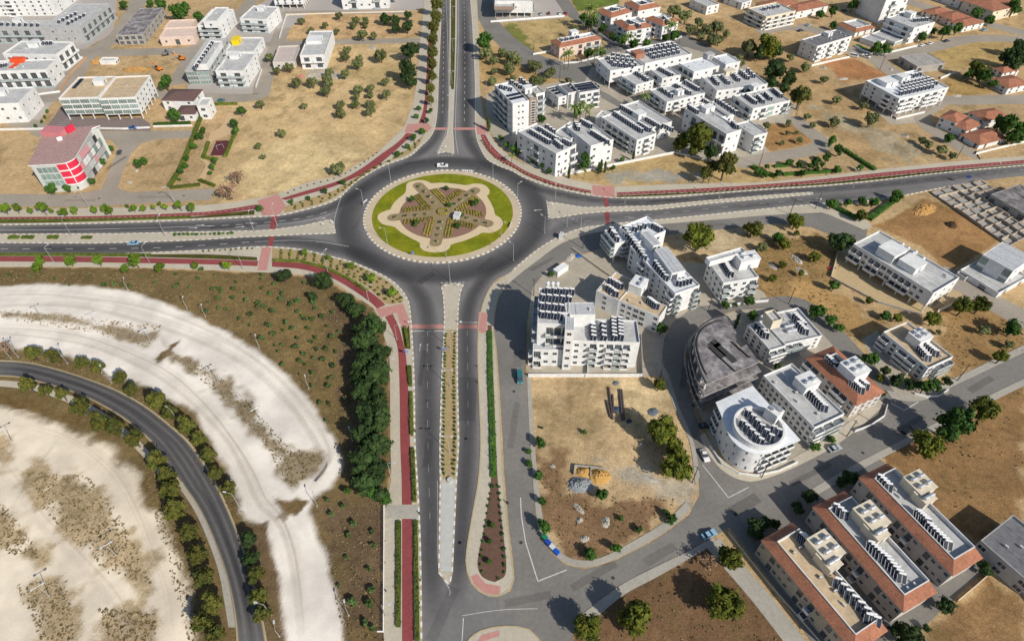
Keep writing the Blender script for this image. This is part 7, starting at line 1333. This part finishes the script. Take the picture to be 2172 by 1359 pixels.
for u, v, rx, ry, h, lb in ((1228, 1078, .8, 2.2, .5, 'streak of pale rubble on the central lot'), (1285, 1107, 1.8, 1.2, .6, 'white rubble patch in the lower middle of the central lot'), (1229, 1103, .8, 1.2, .5, 'small pale rubble below the streak on the central lot'), (1381, 1016, 2.6, 1.0, .3, 'spread of white debris right of the sand bay'), (1362, 942, 1.0, 1.0, .7, 'pale scrap under the acacias of the central lot'), (1240, 1142, 1.4, 1.0, .6, 'grey rubble near the bottom of the central lot'), (1172, 988, .9, .7, .5, 'white scrap beside the left bushes of the central lot'), (1690, 550, 3.5, 1.6, .7, 'white rubble on the rough slope'), (1700, 575, 2.8, 1.6, .7, 'grey rubble lower on the rough slope'), (1640, 565, 2.4, 1.4, .6, 'rubble beside the white roof terrace block'), (1210, 546, 3.0, 1.6, .6, 'rubble and boards beside the container shed'), (1890, 170-22, 3, 1.4, .6, 'stones at the edge of the red earth lot'), (1788, 168, 3.5, 1.6, .8, 'grey rubble left of the big white corner block'), (1745, 144, 3.0, 1.5, .7, 'rubble below the balconied corner block'), (2030, 204, 3.0, 1.4, .6, 'white stones on the small dry triangle'), (290, 362, 1.6, .9, .5, 'pale boards on the vacant lot by the side street'), (275, 387, 1.3, .9, .5, 'pale block on the vacant lot by the side street'), (790, 101, 5.0, 1.8, .7, 'pale rubble on the upper edge of the olive lot'), (1920, 288, 2.2, 1.4, .8, 'white boulder on the right dry field'), (2080, 385, 2.5, 1.2, .7, 'pale blocks beside the foundations')):
    heap(u, v, rx, ry, h, RUB, lb, 'rubble', random.random()*3, 'rubble_heap', .6)
heap(290, 148, 9, 4, 1.6, EARTH, 'long mound of dug earth on the upper left site', 'earth mound', 0, 'earth_mound', .4); heap(205, 133, 4, 3, 2.2, EARTH, 'brown earth mound left of the site cabin', 'earth mound', 0, 'earth_mound', .4); heap(1960, 445, 7, 3.5, 1.4, EARTH, 'low earth mound on the ploughed plot by the foundations', 'earth mound', .5, 'earth_mound', .4); heap(2018, 478, 2.4, 2.4, 2.0, mat('dark_earth', lin(96, 72, 56, .8), .95, .25, .8), 'dark cone of earth on the ploughed plot', 'earth mound', 0, 'earth_mound', .3)
bm = MB(); a_, b_, c_ = Vector(G(1217, 1007)), Vector(G(1219, 989)), Vector(G(1286, 996)); o = empty('material_bay', a_.x, a_.y); tag(o, 'low concrete bay wall behind the sand heaps', 'bay wall')
for p, q in ((a_, b_), (b_, c_), (Vector(G(1252, 1012)), Vector(G(1253, 993)))):
    d = (q-p).normalized(); nn = Vector((-d.y, d.x))*.15; m2 = MB(); p_, q_ = p-a_, q-a_; m2.prism([tuple(p_-nn), tuple(q_-nn), tuple(q_+nn), tuple(p_+nn)], 0, 1.0+random.random()*.1); link('wall_panel', m2.mesh('wall_panel', CONC), o)
PIPE = mat('brown_steel_pipe', (.10, .075, .075), .6, .2, 1.5)
for u1, v1, u2, v2, lb in ((1291, 823, 1299, 890, 'longest thick brown pipe on the central lot'), (1286, 850, 1295, 886, 'brown pipe left of the longest one'), (1299, 838, 1301, 876, 'short brown pipe right of the longest one'), (1314, 827, 1320, 892, 'left pipe of the thin pair on the central lot'), (1318, 827, 1324, 890, 'right pipe of the thin pair on the central lot')):
    a, b = Vector((*G(u1, v1), .35)), Vector((*G(u2, v2), .35)); mb = MB(); mb.tube(a, b, .34, n=10, caps=False); mb.tube(a, b, .28, n=10); tag(link('pipe', mb.mesh('pipe', PIPE)), lb, 'pipe', 'brown pipes on the central lot')
def tarp(u, v, label, m, s=1.6):
    o = heap(u, v, s, s*.8, .7, m, label, 'tarpaulin', .4, 'tarpaulin', .3)
tarp(1228, 543, 'bright blue tarpaulin beside the container shed', BLUE); tarp(1306, 868, 'dark blue tarpaulin between the pipes', mat('dark_tarp', (.03, .06, .10), .6, .1)); tarp(1306, 812, 'grey tarpaulin below the court wall', mat('grey_tarp', (.12, .14, .17), .6, .1), 1.2); tarp(1385, 873, 'pile of scrap covered in grey sheet by the acacia', mat('grey_tarp', (0, 0, 0)), 2.0)
tarp(1334, 893, 'small dark sheet right of the pipes', mat('dark_tarp', (0, 0, 0)), 1.0); tarp(638, 162, 'red and pink junk beside the olive trees', mat('pink_junk', (.55, .14, .16), .6, .2), 1.8); tarp(1759, 569, 'bright red bin sheet beside the yard wall of the long white block', RED, 1.0); tarp(556, 95, 'red banner cloth on the roof edge behind the white cube', RED, 1.4)
# ---------- boundary walls and railings ----------
for px, lb, h, m in (([(1186, 374), (1250, 363), (1300, 352), (1430, 326)], 'white garden wall between the upper apartments and the tan lot', 1.3, WHITE), ([(1041, 48), (1120, 42), (1197, 36)], 'white wall along the lot below the brown banded block', 1.2, WHITE), ([(1131, 117), (1170, 110)], 'short white wall left of the cream terracotta house', 1.1, WHITE), ([(1172, 128), (1195, 136), (1225, 134), (1272, 122)], 'curved white wall in front of the cream terracotta house', 1.1, WHITE), ([(1247, 52), (1268, 74), (1300, 92), (1340, 102), (1400, 97), (1445, 80)], 'long curved white wall round the terracotta estate', 1.2, WHITE),
  ([(1721, 141), (1760, 132), (1801, 123)], 'white wall below the balconied corner block', 1.2, WHITE), ([(1811, 99), (1826, 108), (1845, 115), (1870, 117), (1945, 99)], 'curved white wall round the modern house lawn', 1.2, WHITE), ([(1994, 168), (2026, 156)], 'white wall right of the big corner block', 1.3, WHITE), ([(2041, 163), (2085, 180), (2126, 202)], 'dark long wall between the dry lot and right edge houses', 1.2, CONC), ([(2069, 328), (2120, 315), (2172, 303)], 'white wall in front of the terracotta terrace', 1.2, WHITE), ([(1900, 254), (1960, 240)], 'front garden wall of the big white corner block', 1.1, WHITE), ([(1830, 195), (1900, 254)], 'side wall of the big white corner block', 1.1, CONC),
  ([(1121, 799), (1240, 799), (1362, 799)], 'long white wall along the front of the white court block', 1.6, WHITE), ([(1362, 799), (1361, 760), (1358, 712)], 'grey side wall right of the white court block', 1.6, CONC), ([(1246, 798), (1246, 778)], 'short dividing wall in the white court yard', 1.5, WHITE), ([(1215, 530), (1255, 560), (1300, 592)], 'long footpath wall left of the wedge shaped block', 1.2, CREAM), ([(1505, 948), (1530, 985), (1566, 1005), (1605, 1010), (1650, 1000), (1690, 982)], 'curved white yard wall round the corner block', 1.0, WHITE), ([(1812, 916), (1845, 904), (1874, 884), (1880, 862)], 'white wall below the terracotta roofed block', 1.1, WHITE), ([(1776, 538), (1770, 560), (1762, 588)], 'left wall of the sandy yard of the long white block', 1.3, CREAM), ([(1762, 590), (1860, 642), (1955, 670)], 'lower wall of the sandy yard of the long white block', .9, CONC), ([(1988, 662), (2046, 634)], 'wall at the right end of the sandy yard', 1.2, WHITE), ([(1538, 652), (1580, 644), (1628, 640)], 'white wall in front of the roof terrace block', 1.2, WHITE),
  ([(1940, 836), (1965, 843), (1990, 841), (2010, 828)], 'pale wall at the foot of the stacked balcony block', .9, WHITE), ([(1545, 1130), (1630, 1237), (1740, 1362)], 'low tan kerb wall left of the townhouse lane', .5, CREAM), ([(2029, 1276), (2065, 1246), (2099, 1216)], 'pale wall behind the townhouse rows', 1.2, CREAM), ([(2112, 1190), (2172, 1264), (2200, 1300)], 'grey wall beside the lower right building', 1.2, CONC), ([(593, 82), (601, 55), (608, 33)], 'white wall on the left edge of the upper olive lot', 1.2, WHITE), ([(606, 33), (700, 30), (858, 26)], 'low pale wall along the top of the upper olive lot', .9, CREAM), ([(543, 187), (556, 150)], 'white wall right of the white cube block', 1.2, WHITE), ([(128, 196), (150, 158), (184, 124)], 'orange topped wall beside the upper left site', 1.0, mat('ochre_wall', (.55, .32, .16), .9, .1)), ([(0, 277), (40, 276), (94, 275)], 'white wall above the golden lot at the left edge', 1.1, WHITE), ([(68, 204), (128, 196)], 'white wall below the orange banded block', 1.1, WHITE), ([(212, 274), (262, 275), (318, 272)], 'white wall in front of the office block', 1.0, WHITE), ([(326, 270), (408, 268)], 'white wall below the villa hedge', 1.0, WHITE), ([(1430, 325), (1520, 345), (1560, 338)], 'pale wall below the angled white block', .9, WHITE)):
    wall_run('boundary_wall', lb, px, h, .24, m)
# white railing on the left of the south footpath
c = [Vector(p) for p in GL([(815, 1071), (815, 1144), (814, 1341), (801, 1341)])]; o = empty('railing', c[0].x, c[0].y); tag(o, 'long white railing along the left edge of the south footpath', 'railing')
for k, z in enumerate((.5, .85, 1.2)):
    mb = MB()
    for a, b in zip(c, c[1:]): mb.tube((*(a-c[0]), z), (*(b-c[0]), z), .07, n=5)
    link('rail', mb.mesh('rail', WPAINT), o)
for a, b in zip(c, c[1:]):
    L = (b-a).length; n = max(1, int(L/2.2))
    for i in range(n): p = a.lerp(b, i/n)-c[0]; mb = MB(); mb.box(p.x-.06, p.y-.06, 0, p.x+.06, p.y+.06, 1.28); link('post', mb.mesh('post', WPAINT), o)
# park: sandy path, red court, swing frame
SPATH = mat('sandy_path', lin(222, 190, 146, .8), .95, .1, .8)
band('park_path', [(484, 240), (470, 268), (448, 282), (440, 300), (428, 320), (424, 336), (436, 348), (432, 362), (416, 386)], [(494, 240), (488, 268), (490, 284), (452, 300), (438, 322), (436, 336), (446, 348), (442, 364), (430, 388)], SPATH, .05, 4)
patch('play_court', [(459, 299), (485, 298), (478, 330), (446, 330)], mat('maroon_rubber', lin(104, 54, 62, .8), .9, .1), .06)
x, y = G(468, 316); o = empty('swing_frame', x, y, .06, .6); tag(o, 'grey swing frame on the maroon play court', 'swing')
for s in (-1, 1):
    for q in (-.7, .7): mb = MB(); mb.tube((s*1.6, q, 0), (s*1.6, 0, 2.2), .06, n=6); link('leg', mb.mesh('leg', STEEL), o)
mb = MB(); mb.tube((-1.6, 0, 2.2), (1.6, 0, 2.2), .06, n=6); link('top_bar', mb.mesh('top_bar', STEEL), o)
for s in (-.6, .6):
    mb = MB(); mb.box(s-.25, -.12, .5, s+.25, .12, .55); [mb.tube((s+k, 0, .55), (s+k, 0, 2.2), .02, n=4) for k in (-.22, .22)]; link('swing_seat', mb.mesh('swing_seat', BLACK), o)
# sleepers and kerb stones around the top-left lot trees; round planter at the head of the median slab
x, y = G(955, 1019); mb = MB(); mb.tube((x, y, .15), (x, y, .75), .9, n=20); tag(link('round_planter', mb.mesh('round_planter', mat('pale_concrete_slab', (1, 1, 1)))), 'round pale concrete planter at the head of the median slab', 'planter')
# bollards and small utility boxes along the footways
BOL = MB(); BOL.tube((0, 0, 0), (0, 0, .9), .14, n=8); BOL.tube((0, 0, .9), (0, 0, 1.0), .17, .08, 8); BOLM = BOL.mesh('bollard', BLACK)
for u, v, lb in ((1012, 778, 'black bollard by the right kerb below the crossing'), (1013, 812, 'second black bollard by the right kerb below the crossing'), (881, 916, 'black bollard on the left kerb of the south road'), (890, 1090, 'black bollard at the lower footpath crossing'), (892, 1232, 'lowest black bollard on the left kerb of the south road'), (1074, 1066, 'black bollard on the teardrop island edge'), (819, 1254, 'black bollard on the lower left footpath')):
    x, y = G(u, v); o = link('bollard', BOLM); o.location = (x, y, .14); tag(o, lb, 'bollard', 'black bollards of the south road')
# ---------- light and camera ----------
w = bpy.data.worlds.new('World'); SC.world = w; w.use_nodes = True
EL, AZ = math.radians(35), math.radians(137)      # sun: south-east of the scene, behind the camera to the right (azimuth from +Y towards +X)
nt = w.node_tree; bg = nt.nodes['Background']; sky = nt.nodes.new('ShaderNodeTexSky'); sky.sky_type = 'NISHITA'; sky.sun_disc = False
sky.sun_elevation = EL; sky.sun_rotation = AZ; sky.air_density = 1.0; sky.dust_density = 1.0
nt.links.new(sky.outputs[0], bg.inputs[0]); bg.inputs[1].default_value = .088
ld = bpy.data.lights.new('sun', 'SUN'); ld.energy = 4.2; ld.angle = math.radians(.5); ld.color = (1, .94, .84)
so = bpy.data.objects.new('sun', ld); COL.objects.link(so); so.location = (200, -200, 300)
dv = Vector((math.sin(AZ)*math.cos(EL), math.cos(AZ)*math.cos(EL), math.sin(EL)))
so.rotation_euler = dv.to_track_quat('Z', 'Y').to_euler()
cd = bpy.data.cameras.new('camera'); cd.sensor_fit = 'HORIZONTAL'; cd.sensor_width = 36; cd.lens = 36*FP/2172; cd.clip_end = 9000; cd.clip_start = 1
cam = bpy.data.objects.new('camera', cd); COL.objects.link(cam); cam.location = (0, 0, HC); cam.rotation_euler = (math.pi/2-PIT, 0, 0); SC.camera = cam
SC.view_settings.view_transform = 'Standard'; SC.view_settings.look = 'None'; SC.view_settings.gamma = 1; SC.view_settings.exposure = 0.12
SC.cycles.use_denoising = True; SC.cycles.max_bounces = 6; SC.cycles.diffuse_bounces = 3
